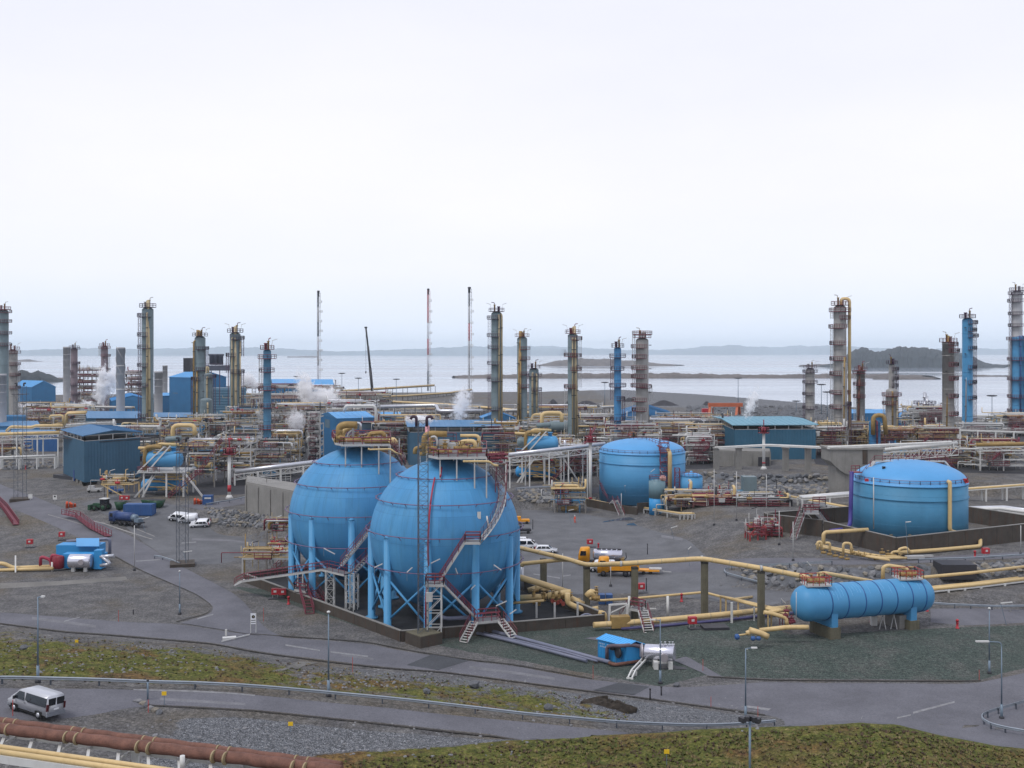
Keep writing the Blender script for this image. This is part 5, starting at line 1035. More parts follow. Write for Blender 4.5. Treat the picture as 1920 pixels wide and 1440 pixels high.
# ------------------------------------------------------------------ columns, stacks, flares
def column(label, px, top, wpx, Y, m, plats=(), pipes=(), ladder=-1, head='dome', deck_top=True, lamps=2, seed=0, railm=MAR, skirt=None, ztop2=None, name='process_column', cat='column', seams=6):
    x = X(px, Y); r_ = wpx / 2 / F * Y; z0 = h1(x, Y); z1 = Z(top, Y); rr = random.Random(seed * 7 + int(px)); root = thing(name, label, cat, (x, Y, z0)); n = 24
    if railm == MAR and seed % 2: railm = pm('plum steel', srgb(84, 64, 84), .55)
    prof = [(r_ * 1.06, -.5), (r_ * 1.06, 3.0), (r_, 3.3), (r_, z1 - z0 - r_ * .5)]
    if head == 'dome': prof += [(r_ * math.cos(t), z1 - z0 - r_ * .5 + r_ * .5 * math.sin(t)) for t in np.linspace(.2, 1.5, 6)]
    else: prof += [(r_ * 1.03, z1 - z0 - r_ * .5), (r_ * 1.03, z1 - z0)]
    mb = MB(); mb.lathe((x, Y, z0), prof, n); mb.build('shell', m, root)
    if seams:
        mb = MB()
        for i in range(seams):
            zz = z0 + (z1 - z0) * (i + .7 + rr.uniform(-.2, .2)) / (seams + .6); mb.lathe((x, Y, zz), [(r_ + .04, -.12), (r_ + .04, .12)], n)
        mb.build('shell_band', m, root, kind='stuff')
    zs = []
    for p in plats:
        py, side, ext = (p + (1.3,))[:3] if len(p) < 3 else p; zz = Z(py, Y); ex = ext; zs.append((zz, side))
        a0, a1 = (0, 2 * math.pi) if side == 0 else ((math.pi * .62, math.pi * 1.6) if side < 0 else (-math.pi * .6, math.pi * .38)); k = 14
        ang = [a0 + (a1 - a0) * i / k for i in range(k + 1)]; inn = [(x + (r_ + .02) * math.cos(a), Y + (r_ + .02) * math.sin(a)) for a in ang]; out = [(x + (r_ + ex) * math.cos(a), Y + (r_ + ex) * math.sin(a)) for a in ang]
        mb = MB(); mb.v = [(q[0], q[1], z) for z in (zz - .16, zz) for q in inn + out]; K = k + 1
        for i in range(k):
            for o in (0, 2 * K): mb.f.append((o + i, o + i + 1, o + K + i + 1, o + K + i)); mb.s.append(False)
            mb.f.append((K + i, K + i + 1, 3 * K + i + 1, 3 * K + i)); mb.s.append(False)
        pf = mb.build('platform', railm, root); mb = MB(); railing(mb, [(q[0], q[1], zz) for q in out], 1.15, .06, 1.4, n=4); mb.build('railing', railm, pf)
    if ladder and zs:
        la = MB(); prev = z0 + 2
        for zz, sd in sorted(zs):
            if sd == 0: sd = ladder
            xx = x + sd * (r_ + .75); lattice(la, (xx, Y - .3, prev), (xx, Y - .3, zz + 1), .8, .045, 4, 1.3, .04); prev = zz
        la.build('caged_ladder', railm if railm != MAR else LGREY, root)
    for dx, pt, cc, pw in pipes:
        cc = TAN if cc == 'y' else cc; pr = pw * .41 / F * Y; xx = x + dx / F * Y; off = -math.sqrt(max(0, (r_ + pr + .25) ** 2 - (dx / F * Y) ** 2)) if abs(dx / F * Y) < r_ + pr else -.2
        zt = Z(pt, Y); mb = MB(); P = [(xx, Y + off, z0 + 1), (xx, Y + off, zt)]
        if pt < top + 14: P += [(xx - dx / F * Y * .8, Y, zt + .6)] if pt >= top else [(xx, Y + off, zt), (x, Y + off * .3, zt + .4), (x, Y, z1 - .3)]
        mb.pipe(P, pr, 10, pr * 2); pp = mb.build('riser', CLR[cc] if isinstance(cc, str) else cc, root)
        bk = MB()
        for i in range(5): zz = z0 + (zt - z0) * (i + .5) / 5; bk.lathe((xx, Y + off, zz), [(pr + .1, -.12), (pr + .1, .12)], 8); bk.bar((xx, Y + off, zz), (x, Y, zz), .1)
        bk.build('pipe_clamp', DARK, pp, kind='stuff')
    if deck_top:
        ex = .9; mb = MB(); mb.lathe((x, Y, z1 - .1), [(r_ + ex, 0), (r_ + ex, .16)], 12); tp = mb.build('top_deck', railm, root); mb = MB(); railing(mb, [(x + (r_ + ex) * math.cos(a), Y + (r_ + ex) * math.sin(a), z1) for a in np.linspace(0, 6.283, 11)], 1.2, .06, 1.6); mb.build('railing', railm, tp)
        mb = MB(); dx = rr.choice((-1, 1)) * r_ * .4; mb.pipe([(x + dx, Y, z1), (x + dx, Y, z1 + 3.2), (x + dx * 2.4, Y, z1 + 3.4)], .13, 6); mb.lathe((x - dx, Y, z1), [(.45, 0), (.45, 1.6), (.6, 1.65), (.6, 1.9)], 10); mb.build('davit', railm if rr.random() < .5 else LGREY, root, kind='stuff')
        mb = MB(); mb.lathe((x + dx * .9, Y - .4, z1), [(.3, 0), (.3, 2.2), (.42, 2.25), (.42, 2.5)], 10); mb.build('relief_valve', OCH, root)
    for i in range(lamps):
        sd = (-1) ** i; p = Vector((x + sd * (r_ * .9), Y, z1)); q = p + Vector((sd * .6, 0, 2.6)); mb = MB(); mb.bar(p, q, .08); mb.bar(q + Vector((sd * -.2, 0, 0)), q + Vector((sd * 1.4, 0, .5)), .2, .14); mb.build('tube_lamp', LGREY, root)
    return root
TV = TEALV; GI = GREYI
column('grey teal column cut by the left edge of the photo', 6, 580, 19, 470, TV, [(586, 1), (604, 1), (626, 1), (648, 1)], [], lamps=0, ladder=0)
column('short column right of the one at the left edge', 24, 655, 17, 500, GI, [(662, 0), (684, 1), (704, 1), (728, 1)], [(-8, 660, 'o', 4)], lamps=1)
column('pale tapered stack at the left edge, in front of the blue sheds', 3, 701, 17, 430, GREYP, head='flat', deck_top=False, lamps=0, name='stack', cat='chimney')
column('slim plain grey chimney beside a rust-brown column', 125, 650, 12.5, 560, GREYP, head='flat', deck_top=False, lamps=0, name='chimney', cat='chimney', seams=9)
column('rust-brown banded column with busy head right of the slim chimney', 139, 652, 12.5, 600, pm('mauve brown cladding', srgb(118, 104, 110), .5, var=.1, streak=.4), [(655, 0), (682, 1), (698, -1), (722, 0), (740, 1)], [], lamps=0, seed=1)
column('small busy-headed column rising out of the white steam', 196, 648, 12.5, 590, pm('mauve brown cladding', (.2, .2, .2)), [(653, 0), (668, 1), (694, 1), (716, 1)], [], lamps=0, seed=2)
ch = column('grey chimney with spiral strakes in front of the low blue shed', 226, 651, 15.5, 430, GREYP, head='flat', deck_top=False, lamps=0, name='chimney', cat='chimney', seams=2)
Yc = 430; rr_ = 7.75 / F * Yc
for o in range(3): mb = MB(); mb.tube([(X(226, Yc) + (rr_ + .12) * math.cos(t * 4.6 + o * 2.09), Yc + (rr_ + .12) * math.sin(t * 4.6 + o * 2.09), Z(652, Yc) - t * 15) for t in np.linspace(0, 1, 24)], .14, 4); mb.build('strake', GREYP, ch)
for py in (686, 730, 775): mb = MB(); mb.lathe((X(226, Yc), Yc, Z(py, Yc)), [(rr_ + .1, -.15), (rr_ + .1, .15)], 24); mb.build('white_band', WHITE, ch)
column('tallest column on the left, blue-grey with two cream risers', 277, 576, 21, 363, TV, [(594, -1, 1.5), (630, -1, 1.5), (653, -1, 1.5), (687, -1, 1.5), (724, -1, 1.6), (782, -1)], [(3, 588, 'y', 4), (8, 566, 'y', 5.5)], lamps=0, seed=3, railm=pm('plum steel', srgb(84, 64, 84), .55))
column('plain pale grey stack right of the tallest left column', 297, 696, 15, 520, GREYP, head='flat', deck_top=False, lamps=0, name='stack', cat='chimney')
column('thin pale stack behind the plain grey stack', 309.5, 685, 9, 640, GREYP, head='flat', deck_top=False, lamps=0, name='stack', cat='chimney')
column('teal column with ochre risers beside the cooler deck', 375, 630, 20, 420, TV, [(655, 1), (694, 1), (712, -1)], [(-13, 622, 'o', 5.5), (-9, 640, 'o', 4), (-2, 695, 'o', 4)], lamps=2, seed=4, railm=pm('plum steel', (.1, .1, .1)))
column('short teal drum column with cream pipes right of the ochre riser column', 391, 699, 15, 400, TV, [(708, 1)], [(-10, 690, 'y', 4), (0, 708, 'y', 4)], lamps=0, deck_top=False, seed=5)
column('lower fat teal vessel in front of the ochre riser column', 387, 746, 22, 380, TV, [], [(6, 756, 'y', 4)], lamps=0, deck_top=False, seed=6)
column('tall teal column with paired cream risers and two tilted lamps, left half', 441, 623, 20, 372, TV, [(636, 1), (668, -1), (699, 1)], [(-3, 634, 'y', 3.5), (5, 615, 'y', 5), (11, 640, 'y', 3)], lamps=2, seed=7)
column('bright blue slim column with maroon ring platforms, left half', 501, 655, 14.5, 318, pm('bright column blue', srgb(64, 114, 144), .5, var=.12, streak=.4, stain=srgb(60, 92, 116)), [(672, 0, 1.6), (697, 0, 1.0), (731, 0, 1.5), (764, 0, 1.0), (804, 0), (844, 0)], [], lamps=1, seed=8)
column('tall teal column right of the flares with two cream risers', 931, 584, 20, 395, TV, [(598, -1, 1.6), (631, -1, 1.6), (653, -1), (683, -1, 1.5), (714, -1, 1.6), (768, -1)], [(5, 592, 'y', 4), (10, 590, 'y', 4)], lamps=2, seed=9, railm=pm('plum steel', (.1, .1, .1)))
column('teal column with ochre riser on its left, right of centre', 979, 631, 19, 455, TV, [(655, 1), (674, 1), (702, 1), (726, 1)], [(-8, 624, 'o', 5.5), (-3, 660, 'o', 3.5)], lamps=2, seed=10)
column('short teal column tucked right of the ochre riser column', 1001, 690, 18, 430, TV, [(705, 0), (732, 1)], [(-3, 700, 'y', 4), (5, 702, 'y', 4)], lamps=1, seed=11)
column('lone tall teal column with three cream risers right of centre', 1074, 625, 19, 372, TV, [(637, 1, 1.5), (668, -1), (669, 1), (694, 1), (727, -1)], [(-1, 634, 'y', 3.5), (4, 634, 'y', 3.5), (9, 615, 'y', 5)], lamps=2, seed=12)
column('bright blue slim column with maroon rings beside the grey insulated column', 1158, 651, 13.5, 352, pm('vivid column blue', srgb(52, 118, 164), .5, var=.1, streak=.3, stain=srgb(50, 100, 140)), [(670, 0, 1.5), (694, 0, 1.0), (725, 0, 1.6), (750, 1), (788, 0)], [], lamps=1, seed=13)
column('stout grey insulated column with maroon platforms above the left domed tank', 1204, 633, 24, 365, GI, [(627, 0, 1.2), (652, -1, 1.6), (671, -1), (692, -1, 1.6), (708, -1, 1.6), (725, -1, 1.7), (727, 1, 1.0), (752, -1), (770, -1), (796, -1)], [(15, 625, GI, 4)], lamps=0, seed=14)
column('small rusty-headed grey column standing by the shore rubble', 1519, 690, 17, 470, GI, [(698, 0), (718, 0), (740, -1), (766, 0)], [], lamps=1, seed=15)
column('very tall grey insulated column with a cream gooseneck pipe, right half', 1575, 572, 23, 352, GI, [(584, 0, 1.5), (598, 1), (615, -1, 1.6), (646, -1), (675, -1), (703, -1), (738, 0), (765, 0), (805, -1)], [], lamps=1, seed=16)
Yc = 352; mb = MB(); xx = X(1592, Yc); mb.pipe([(X(1577, Yc), Yc, Z(572, Yc)), (X(1577, Yc), Yc, Z(560, Yc)), (xx, Yc - .5, Z(560, Yc)), (xx, Yc - .5, Z(826, Yc))], .52, 10, 1.6); tag(mb.build('gooseneck_pipe', YEL), 'cream gooseneck pipe running down the very tall grey column at right', 'pipe')
column('slim grey column tight against the very tall one', 1584, 680, 9, 346, GI, [(760, 1)], [(-4, 672, 'o', 3)], lamps=0, deck_top=False, seed=17)
column('short grey column with a rust-red ladder left of the stepped column', 1614, 694, 15, 410, GI, [(700, -1, 1.5), (722, -1), (745, -1)], [(-8, 690, RUST, 5)], lamps=1, seed=18, head='flat')
column('stepped insulated column, narrow on top and wide below', 1672, 682, 11, 392, GI, [(694, 1, 1.4), (712, 1), (725, 1)], [(8, 688, 'g', 3)], lamps=0, seed=19)
column('wide lower shell of the stepped column', 1672, 728, 21, 390, GI, [(742, 0, 1.4), (758, -1)], [(-3, 735, 'o', 4), (6, 742, 'y', 3)], lamps=0, deck_top=False, seed=20)
column('squat gooseneck vessel with aluminium pipes by the water', 1734, 760, 20, 440, GI, [(757, 0, 2.2), (771, 0)], [(-6, 738, 'a', 6), (2, 745, 'a', 5), (9, 748, 'a', 4)], lamps=0, deck_top=False, seed=21)
column('stout plain grey insulated column right of the wooded island', 1778, 641, 21.5, 352, GI, [(648, 1, 1.2), (660, 1, 1.6), (686, 1), (712, 1), (745, 1), (778, 1)], [(-8, 632, 'o', 3)], lamps=1, seed=22, head='flat', ladder=1)
column('bright blue tall column with side platforms near the right edge', 1814, 596, 19, 372, pm('dulled column blue', srgb(58, 126, 168), .5, var=.1, streak=.3, stain=srgb(60, 100, 130)), [(607, 1, 1.6), (621, 1), (632, 1, 1.8), (655, 1), (691, 1), (719, 1), (748, 1)], [(-8, 590, 'a', 3)], lamps=0, seed=23, railm=pm('plum steel', (.1, .1, .1)), ladder=1)
column('tall column, grey above and bright blue below, at the right edge', 1909, 628, 26, 430, pm('dulled column blue', (0, 0, 0)), [(637, -1, 1.6), (675, -1), (712, -1), (745, -1), (772, -1)], [(-3, 632, SKIP, 4), (6, 632, SKIP, 4)], lamps=0, seed=24, deck_top=False)
column('slimmer grey upper half of the right edge column', 1907, 545, 19, 430, GREYP, [(552, 0, 1.3), (566, -1, 1.6), (590, -1), (612, -1)], [], lamps=1, seed=25)
column('short fat blue vessel under the cream gooseneck at right', 1640, 787, 21, 340, BLUEC, [], [(0, 790, 'm', 4)], lamps=0, deck_top=False, seed=26)
Yc = 338; mb = MB(); mb.pipe([W(1637, 815, Yc), W(1637, 779, Yc), W(1658, 778, Yc), W(1661, 815, Yc)], .7, 12, 3.0); tag(mb.build('gooseneck_pipe', OCH), 'fat cream U-shaped pipe over the short blue vessel', 'pipe')
# cooler deck between the columns
Yc = 470; cd = thing('cooler_deck', 'raised fan cooler deck with three cylinders between two teal columns', 'cooler', gp(X(400, Yc), Yc))
mb = MB(); mb.box(W(405, 690, Yc), (X(430, Yc) - X(378, Yc), 8, 2.2)); mb.build('cooler_box', pm('cooler grey', srgb(80, 84, 96), .6), cd); mb = MB(); mb.box(W(354, 684, Yc), (3, 6, 6)); mb.build('side_cooler', DARK, cd)
for px in (397, 405, 414): mb = MB(); mb.lathe(W(px, 684, Yc), [(1.1, 0), (1.1, 3.8), (1.4, 4.2), (1.4, 4.8)], 14); mb.build('fan_stack', pm('cooler grey', (0, 0, 0)), cd)
mb = MB(); railing(mb, [W(378, 686, Yc - 4), W(430, 688, Yc - 4)], 1.2, .06, 1.5); [mb.bar(W(p, 690, Yc - 3), W(p, 760, Yc - 3), .3) for p in (380, 396, 412, 428)]; mb.build('steelwork', pm('plum steel', (0, 0, 0)), cd)
# flares and crane boom
def flare(label, px, top, bas, Y, wpx, bandsm, tilt=0.0):
    root = thing('flare_stack', label, 'flare stack', (X(px, Y), Y, Z(bas, Y) - 3)); r_ = wpx / 2 / F * Y; k = len(bandsm); x = X(px, Y)
    for i, m in enumerate(bandsm):
        z0, z1 = (Z(bas + (top - bas) * j / k, Y) for j in (i, i + 1)); mb = MB()
        lattice(mb, (x, Y, z0 - (3 if i == 0 else 0)), (x, Y, z1), r_ * 2.1, .12, 3, 3.0, .10); mb.tube([(x, Y, z0 - (3 if i == 0 else 0)), (x, Y, z1)], r_ * .36, 8); mb.build('mast_section', m, root)
    for i in range(1, 9):
        z = Z(bas + (top - bas) * i / 9, Y); sd = 1 if i % 2 else .8; mb = MB(); mb.box((x + sd * r_ * 2.0, Y, z), (2.2, 1.6, .3)); railing(mb, [(x + sd * r_ * 2 - 1.1, Y - .8, z), (x + sd * r_ * 2 + 1.1, Y - .8, z), (x + sd * r_ * 2 + 1.1, Y + .8, z)], 1.4, .1, 1.2); mb.build('platform', WHITE, root)
    mb = MB(); mb.lathe((x, Y, Z(top, Y)), [(r_ * .7, -3), (r_ * .7, 0), (r_ * 1.1, .5), (r_ * 1.1, 1.6), (r_ * .8, 1.7)], 12); mb.build('burner_tip', DARK, root)
WR = pm('faded flare white', srgb(206, 208, 214), .6); RR = pm('faded flare red', srgb(172, 66, 74), .6)
flare('left dark flare stack with white outrigger platforms, over the bright blue hall', 597, 549, 713, 830, 4.6, [WR, GREYP, WR, MASTG, GREYP, MASTG])
flare('middle red and white banded flare stack', 803, 545, 726, 850, 4.4, [MASTG, WR, RR, WR, RR, RR])
flare('right grey flare stack with a pale trunk and red bands', 880, 542, 736, 860, 5.6, [GREYP, GREYP, GREYP, RR, GREYP, MASTG])
cr_ = thing('crane_boom', 'dark telescopic crane boom leaning left above the plant', 'crane', W(699, 738, 640)); mb = MB(); mb.tube([W(699, 742, 640), W(694, 690, 640)], .85, 6); mb.build('lower_boom', DARK, cr_)
mb = MB(); mb.tube([W(694, 690, 640), W(690, 650, 640)], .66, 6); mb.build('middle_boom', DARK, cr_); mb = MB(); mb.tube([W(690, 650, 640), W(686, 614, 640)], .5, 6); mb.box(W(686, 614, 640), (1.6, 1, .9)); mb.build('upper_boom', DARK, cr_)
mb = MB(); mb.bar(W(686, 614, 640), W(686, 696, 640), .12); mb.box(W(686, 698, 640), (.6, .6, 1.4)); mb.build('hook_rope', DARK, cr_)
mb = MB(); mb.box(W(702, 746, 640), (9, 3, 3)); mb.box(W(706, 741, 640), (3, 3, 2.5)); mb.build('carrier', TRUCKO, cr_)
# orange gantry crane
gc = thing('gantry_crane', 'orange gantry crane standing on the shore rubble field', 'gantry crane', gp(X(1358, 520), 520)); Yc = 520
for px in (1333, 1384):
    for q in (-5, 5): mb = MB(); mb.bar(W(px + q, 793, Yc + q), W(px + q * .3, 761, Yc), 1.1); mb.build('leg', pm('weathered crane orange', srgb(176, 92, 58), .6, var=.15), gc)
    mb = MB(); mb.bar(W(px - 6, 793, Yc - 5), W(px + 6, 793, Yc + 5), 1.0); mb.build('sill_beam', pm('weathered crane orange', srgb(176, 92, 58), .6, var=.15), gc)
mb = MB(); mb.bar(W(1328, 759, Yc), W(1392, 759, Yc), 2.0, 1.8); mb.build('bridge_girder', pm('weathered crane orange', srgb(176, 92, 58), .6, var=.15), gc); mb = MB(); mb.box(W(1322, 771, Yc), (3, 3, 2.6)); mb.build('cab', RED, gc)
# high-mast lights
for px, top, bas, Y, lb in ((557, 706, 735, 640, 'high-mast light above the bright blue hall'), (641, 700, 730, 660, 'high-mast light left of the crane boom'), (672, 709, 735, 620, 'shorter high-mast light next to the crane boom'), (743, 711, 737, 640, 'high-mast light right of the crane boom'),
                            (1134, 717, 745, 600, 'high-mast light over the dark gravel heaps'), (1384, 709, 757, 600, 'thin high-mast light above the gantry crane'), (1540, 721, 766, 520, 'high-mast light by the small rusty-headed column'), (1551, 735, 766, 500, 'lower high-mast light beside the very tall grey column'), (1860, 742, 802, 455, 'high-mast light standing against the sea at right'), (1493, 752, 762, 540, 'stubby light mast on the rubble field')):
    t = thing('high_mast_light', lb, 'lamp post', (X(px, Y), Y, h1(X(px, Y), Y)), group='high-mast lights'); x = X(px, Y); mb = MB(); mb.tube([(x, Y, t.location.z - 1), (x, Y, Z(top, Y))], .22, 6, r2=.12); mb.build('mast', POLE, t)
    mb = MB(); mb.lathe((x, Y, Z(top, Y)), [(1.4, -.3), (1.6, 0), (1.2, .3)], 10)
    for a in range(6): mb.box((x + 1.7 * math.cos(a), Y + 1.7 * math.sin(a), Z(top, Y)), (.8, .5, .4))
    mb.build('lamp_crown', DARK, t)
# gravel heaps by the shore
HEAP = pm('dark gravel heap', srgb(58, 57, 62), .95, var=.25, scale=.2, bump=.5, bscale=3, fine=.2)
for px, py, wd, hh, lb in ((1037, 748, 26, 12, 'peaked gravel heap left of the lone teal column'), (1065, 750, 22, 10, 'gravel heap beside the lone teal column'), (1100, 752, 60, 11, 'long gravel heap behind the lone teal column'), (1180, 748, 26, 9, 'gravel heap behind the bright blue slim column'), (1245, 756, 60, 11, 'low broad gravel heap right of the grey insulated column'), (1325, 756, 22, 9, 'small gravel heap near the gantry crane'), (1365, 757, 36, 6, 'flat gravel heap behind the gantry crane'), (1040, 762, 24, 10, 'front peaked dark gravel heap'), (1625, 764, 70, 7, 'low gravel heap by the water behind the short grey column')):
    Yc = D(py + 4, 9) if px < 1500 else 500; r_ = wd / 2 / F * Yc; zz = hh / F * Yc; g = h1(X(px, Yc), Yc) - .5; mb = MB(); rr = random.Random(px); n = 20; o = [(1, 0), (.78, .28), (.5, .62), (.25, .9), (.06, 1.0)]
    for s_, t in o:
        for j in range(n): a = j * 6.283 / n; q = s_ * (1 + rr.uniform(-.12, .12)); mb.v.append((X(px, Yc) + r_ * q * math.cos(a), Yc + r_ * .6 * q * math.sin(a), g + zz * t * (1 + rr.uniform(-.08, .08))))
    for i in range(4):
        for j in range(n): mb.f.append((i * n + j, i * n + (j + 1) % n, (i + 1) * n + (j + 1) % n, (i + 1) * n + j)); mb.s.append(True)
    mb.f.append(tuple(4 * n + j for j in range(n))); mb.s.append(True); tag(mb.build('gravel_heap', HEAP), lb, 'gravel heap', 'gravel heaps on the shore')
# ------------------------------------------------------------------ process units: steel frames crowded with pipes
DULL = pm('weathered frame steel', srgb(124, 120, 116), .6, var=.15, scale=1, streak=.4, stain=srgb(84, 66, 58))
PIPEC = 'ynnyoggggwwwaamddtb'
def unit(label, px0, px1, base, top, Y, depth, seed, near=False, lev=3, dens=1.0, pal=PIPEC, rails=True, brace=True, steel=None, name='process_unit', cat='process unit', drums=1, bay=6.0, group=None, rs=None):
    """a steel frame with levels of pipe runs, valves, drums and handrails"""
    rr = random.Random(seed); rs = rs or (.05, .06, .07, .08, .1, .1, .13, .16, .2, .28, .34); dens *= 2.1; x0, x1 = X(px0, Y), X(px1, Y); g = h1((x0 + x1) / 2, Y) if base is None else Z(base, Y); g = min(g, h1((x0 + x1) / 2, Y) + 6); zt = Z(top, Y); steel = steel or (LGREY, DULL)[seed % 2]
    root = thing(name, label, cat, ((x0 + x1) / 2, Y, h1((x0 + x1) / 2, Y)), group=group); g = root.location.z - .3
    nb = max(1, int(round((x1 - x0) / bay))); xs = [x0 + (x1 - x0) * i / nb for i in range(nb + 1)]; ys_ = [Y, Y + depth] if depth < 14 else [Y, Y + depth / 2, Y + depth]; zl = [g + (zt - g) * (i + 1) / lev for i in range(lev)]
    fr = MB(); posts = []
    for x in xs:
        for y in ys_:
            t = zt - (rr.random() < .3) * (zt - g) / lev
            if near and y == Y: m_ = MB(); m_.bar((x, y, g), (x, y, t), .3); m_.build('post', steel, root)
            else: fr.bar((x, y, g), (x, y, t), .28)
    for k, z in enumerate(zl):
        for y in ys_:
            if near and y == Y: m_ = MB(); m_.bar((x0, y, z), (x1, y, z), .22, .3); m_.build('beam', steel, root)
            else: fr.bar((x0, y, z), (x1, y, z), .2, .28)
        for x in xs: fr.bar((x, Y, z), (x, Y + depth, z), .2, .26)
    if brace:
        for i in range(nb):
            if rr.random() < .45:
                k = rr.randrange(lev); z0 = g if k == 0 else zl[k - 1]; a, b = (xs[i], xs[i + 1]) if rr.random() < .5 else (xs[i + 1], xs[i]); fr.bar((a, Y - .02, z0), (b, Y - .02, zl[k]), .2)
    fr.build('frame', steel, root, kind='stuff')
    by = {}
    def put(c):
        u = rr.random(); return by.setdefault({'m': 'g', 'y': 'n', 'w': 'd', 'o': 'd'}.get(c, c) if u < (.65 if c == 'm' else .4) else c, MB())  # some white and ochre pipes turn dark, painting shade into the gaps
    for k, z in enumerate(zl):
        for i in range(int((4 + depth * .55) * dens)):
            y = Y + rr.uniform(-.3, depth); r_ = rr.choice(rs); c = rr.choice(pal); a = x0 + rr.uniform(-.5, .35) * (x1 - x0) * rr.choice((0, .3, 1)); b = x1 - rr.uniform(0, .5) * (x1 - x0) * rr.choice((0, .5, 1))
            if b - a < 2: continue
            zz = z + r_ + .15 + rr.choice((0, 0, .5, .9, 1.5)); P = [(a, y, zz), (b, y, zz)]
            e = rr.random()
            if e < .35: P = [(a, y, zz - rr.uniform(1, 4))] + P
            elif e < .5: P = [(a, y, zz + rr.uniform(.8, 2.6))] + P
            if rr.random() < .4: P = P + [(b, y, zz + rr.choice((-1, -1, 1)) * rr.uniform(.8, 3.2))]
            if rr.random() < .25: P = P[:-1] + [Vector(P[-1]), Vector(P[-1]) + Vector((0, rr.choice((-1, 1)) * rr.uniform(1, 3), 0))]
            if r_ >= .28 and y < Y + depth * .6: m_ = MB(); m_.pipe(P, r_, 8); m_.build('pipe', CLR[c], root)
            else: put(c).pipe(P, r_, 6)
        for i in range(int((x1 - x0) * .5 * dens)):      # risers, valves, small gear
            x = rr.uniform(x0, x1); y = Y + rr.uniform(-.4, depth); c = rr.choice(pal); h_ = rr.uniform(.6, 3.4); put(c).tube([(x, y, z - rr.uniform(0, 2.4)), (x, y, z + h_)], rr.choice((.05, .06, .09, .13)), 5)
            if rr.random() < .5: valve(put(rr.choice('oyrgd')), (x, y, z + rr.uniform(.4, 1.4)), rr.uniform(.7, 1.4), (1, 0, 0))
            if rr.random() < .25: put(rr.choice('gwd')).box((x, y, z + .6), (rr.uniform(.5, 1.6), rr.uniform(.5, 1.4), rr.uniform(.6, 1.6)))
            if rr.random() < .3: put('w').bar((x, y, z + h_), (x + rr.uniform(-1.2, 1.2), y, z + h_ + rr.uniform(-.3, .5)), .14)
        if rails:
            a = x0 + rr.uniform(0, .4) * (x1 - x0); b = a + rr.uniform(.35, .6) * (x1 - x0); m_ = MB(); railing(m_, [(a, Y - .5, z + .1), (min(b, x1), Y - .5, z + .1), (min(b, x1), Y + 2, z + .1)], 1.1, .06, 1.5); m_.bar((a, Y - .1, z + .1), (min(b, x1), Y - .1, z + .1), 1.1, .08); m_.build('railing', MAR, root)
    for c, m_ in by.items():
        if m_.v: m_.build('pipework', CLR[c], root, kind='stuff')
    for i in range(drums):
        k = rr.randrange(lev); x = rr.uniform(x0 + 1, max(x0 + 1.2, x1 - 5)); r_ = rr.uniform(.6, 1.1); z = (g if k == 0 else zl[k - 1]) + r_ + .5; y = Y + depth * rr.uniform(.1, .5); drum(root, (x, y, z), (x + rr.uniform(2, 4.5), y, z), r_, CLR[rr.choice('tbtoa')], 14, 'exchanger')
    if rr.random() < .55 and zt - g > 6:
        k = rr.randrange(max(1, lev - 1)); za = g if k == 0 else zl[k - 1]; x = rr.uniform(x0, x0 + (x1 - x0) * .5); m_ = MB(); a = Vector((x, Y - 1, za)); b = Vector((x + (zl[k] - za) * 1.1, Y - 1, zl[k])); m_.bar(a, b, .9, .12); railing(m_, [a + Vector((0, -.45, 0)), b + Vector((0, -.45, 0))], 1.1, .06, 1.2); m_.build('stair', MAR, root)
    return root
def rack(label, pts, wd, nleg, pipes, deck_z=.0, truss=1.4, steel=None, cat='pipe rack', base=None, rail=False, name='pipe_rack', rk=True):
    """pipe bridge through 3D points: side trusses, legs and pipes laid on top"""
    P = [Vector(p) for p in pts]; steel = steel or WHITE; root = thing(name, label, cat, (P[0].x, P[0].y, h1(P[0].x, P[0].y)))
    for a, b in zip(P, P[1:]):
        d = b - a; n = Vector((-d.y, d.x, 0)).normalized() * wd / 2; k = max(1, int(d.length / 2.2)); up = Vector((0, 0, -truss))
        for sg in (1, -1):
            mb = MB(); mb.bar(a + n * sg, b + n * sg, .16, .22); mb.build('top_chord', steel, root)
            if truss:
                mb = MB(); mb.bar(a + n * sg + up, b + n * sg + up, .16, .22); mb.build('bottom_chord', steel, root); tb = MB()
                for i in range(k): p, q = a.lerp(b, i / k) + n * sg, a.lerp(b, (i + 1) / k) + n * sg; tb.bar(p + (up if i % 2 else up * 0), q + (up * 0 if i % 2 else up), .12); tb.bar(q, q + up, .1)
                tb.build('web_members', steel, root, kind='stuff')
        cb_ = MB()
        for i in range(k + 1): p = a.lerp(b, i / k); cb_.bar(p - n, p + n, .14)
        cb_.build('cross_beams', steel, root, kind='stuff')
        if rail: rm = MB(); railing(rm, [a - n, b - n], 1.1, .05, 1.6); rm.build('railing', LGREY, root)
        if nleg:
            for i in range(nleg + 1):
                p = a.lerp(b, i / nleg)
                for sg in (1, -1):
                    q = p + n * sg; mb = MB(); mb.bar(q, (q.x, q.y, h1(q.x, q.y) - .3), .34); mb.build('leg', steel, root)
    for off, dz, r_, c in pipes:
        pp = []
        for i, p in enumerate(P):
            d = (P[min(i + 1, len(P) - 1)] - P[max(0, i - 1)]); n = Vector((-d.y, d.x, 0)).normalized(); pp.append(p + n * off + Vector((0, 0, dz + r_)))
        mb = MB(); mb.pipe(pp, r_, 8); mb.build('pipe', CLR[c], root)
    return root
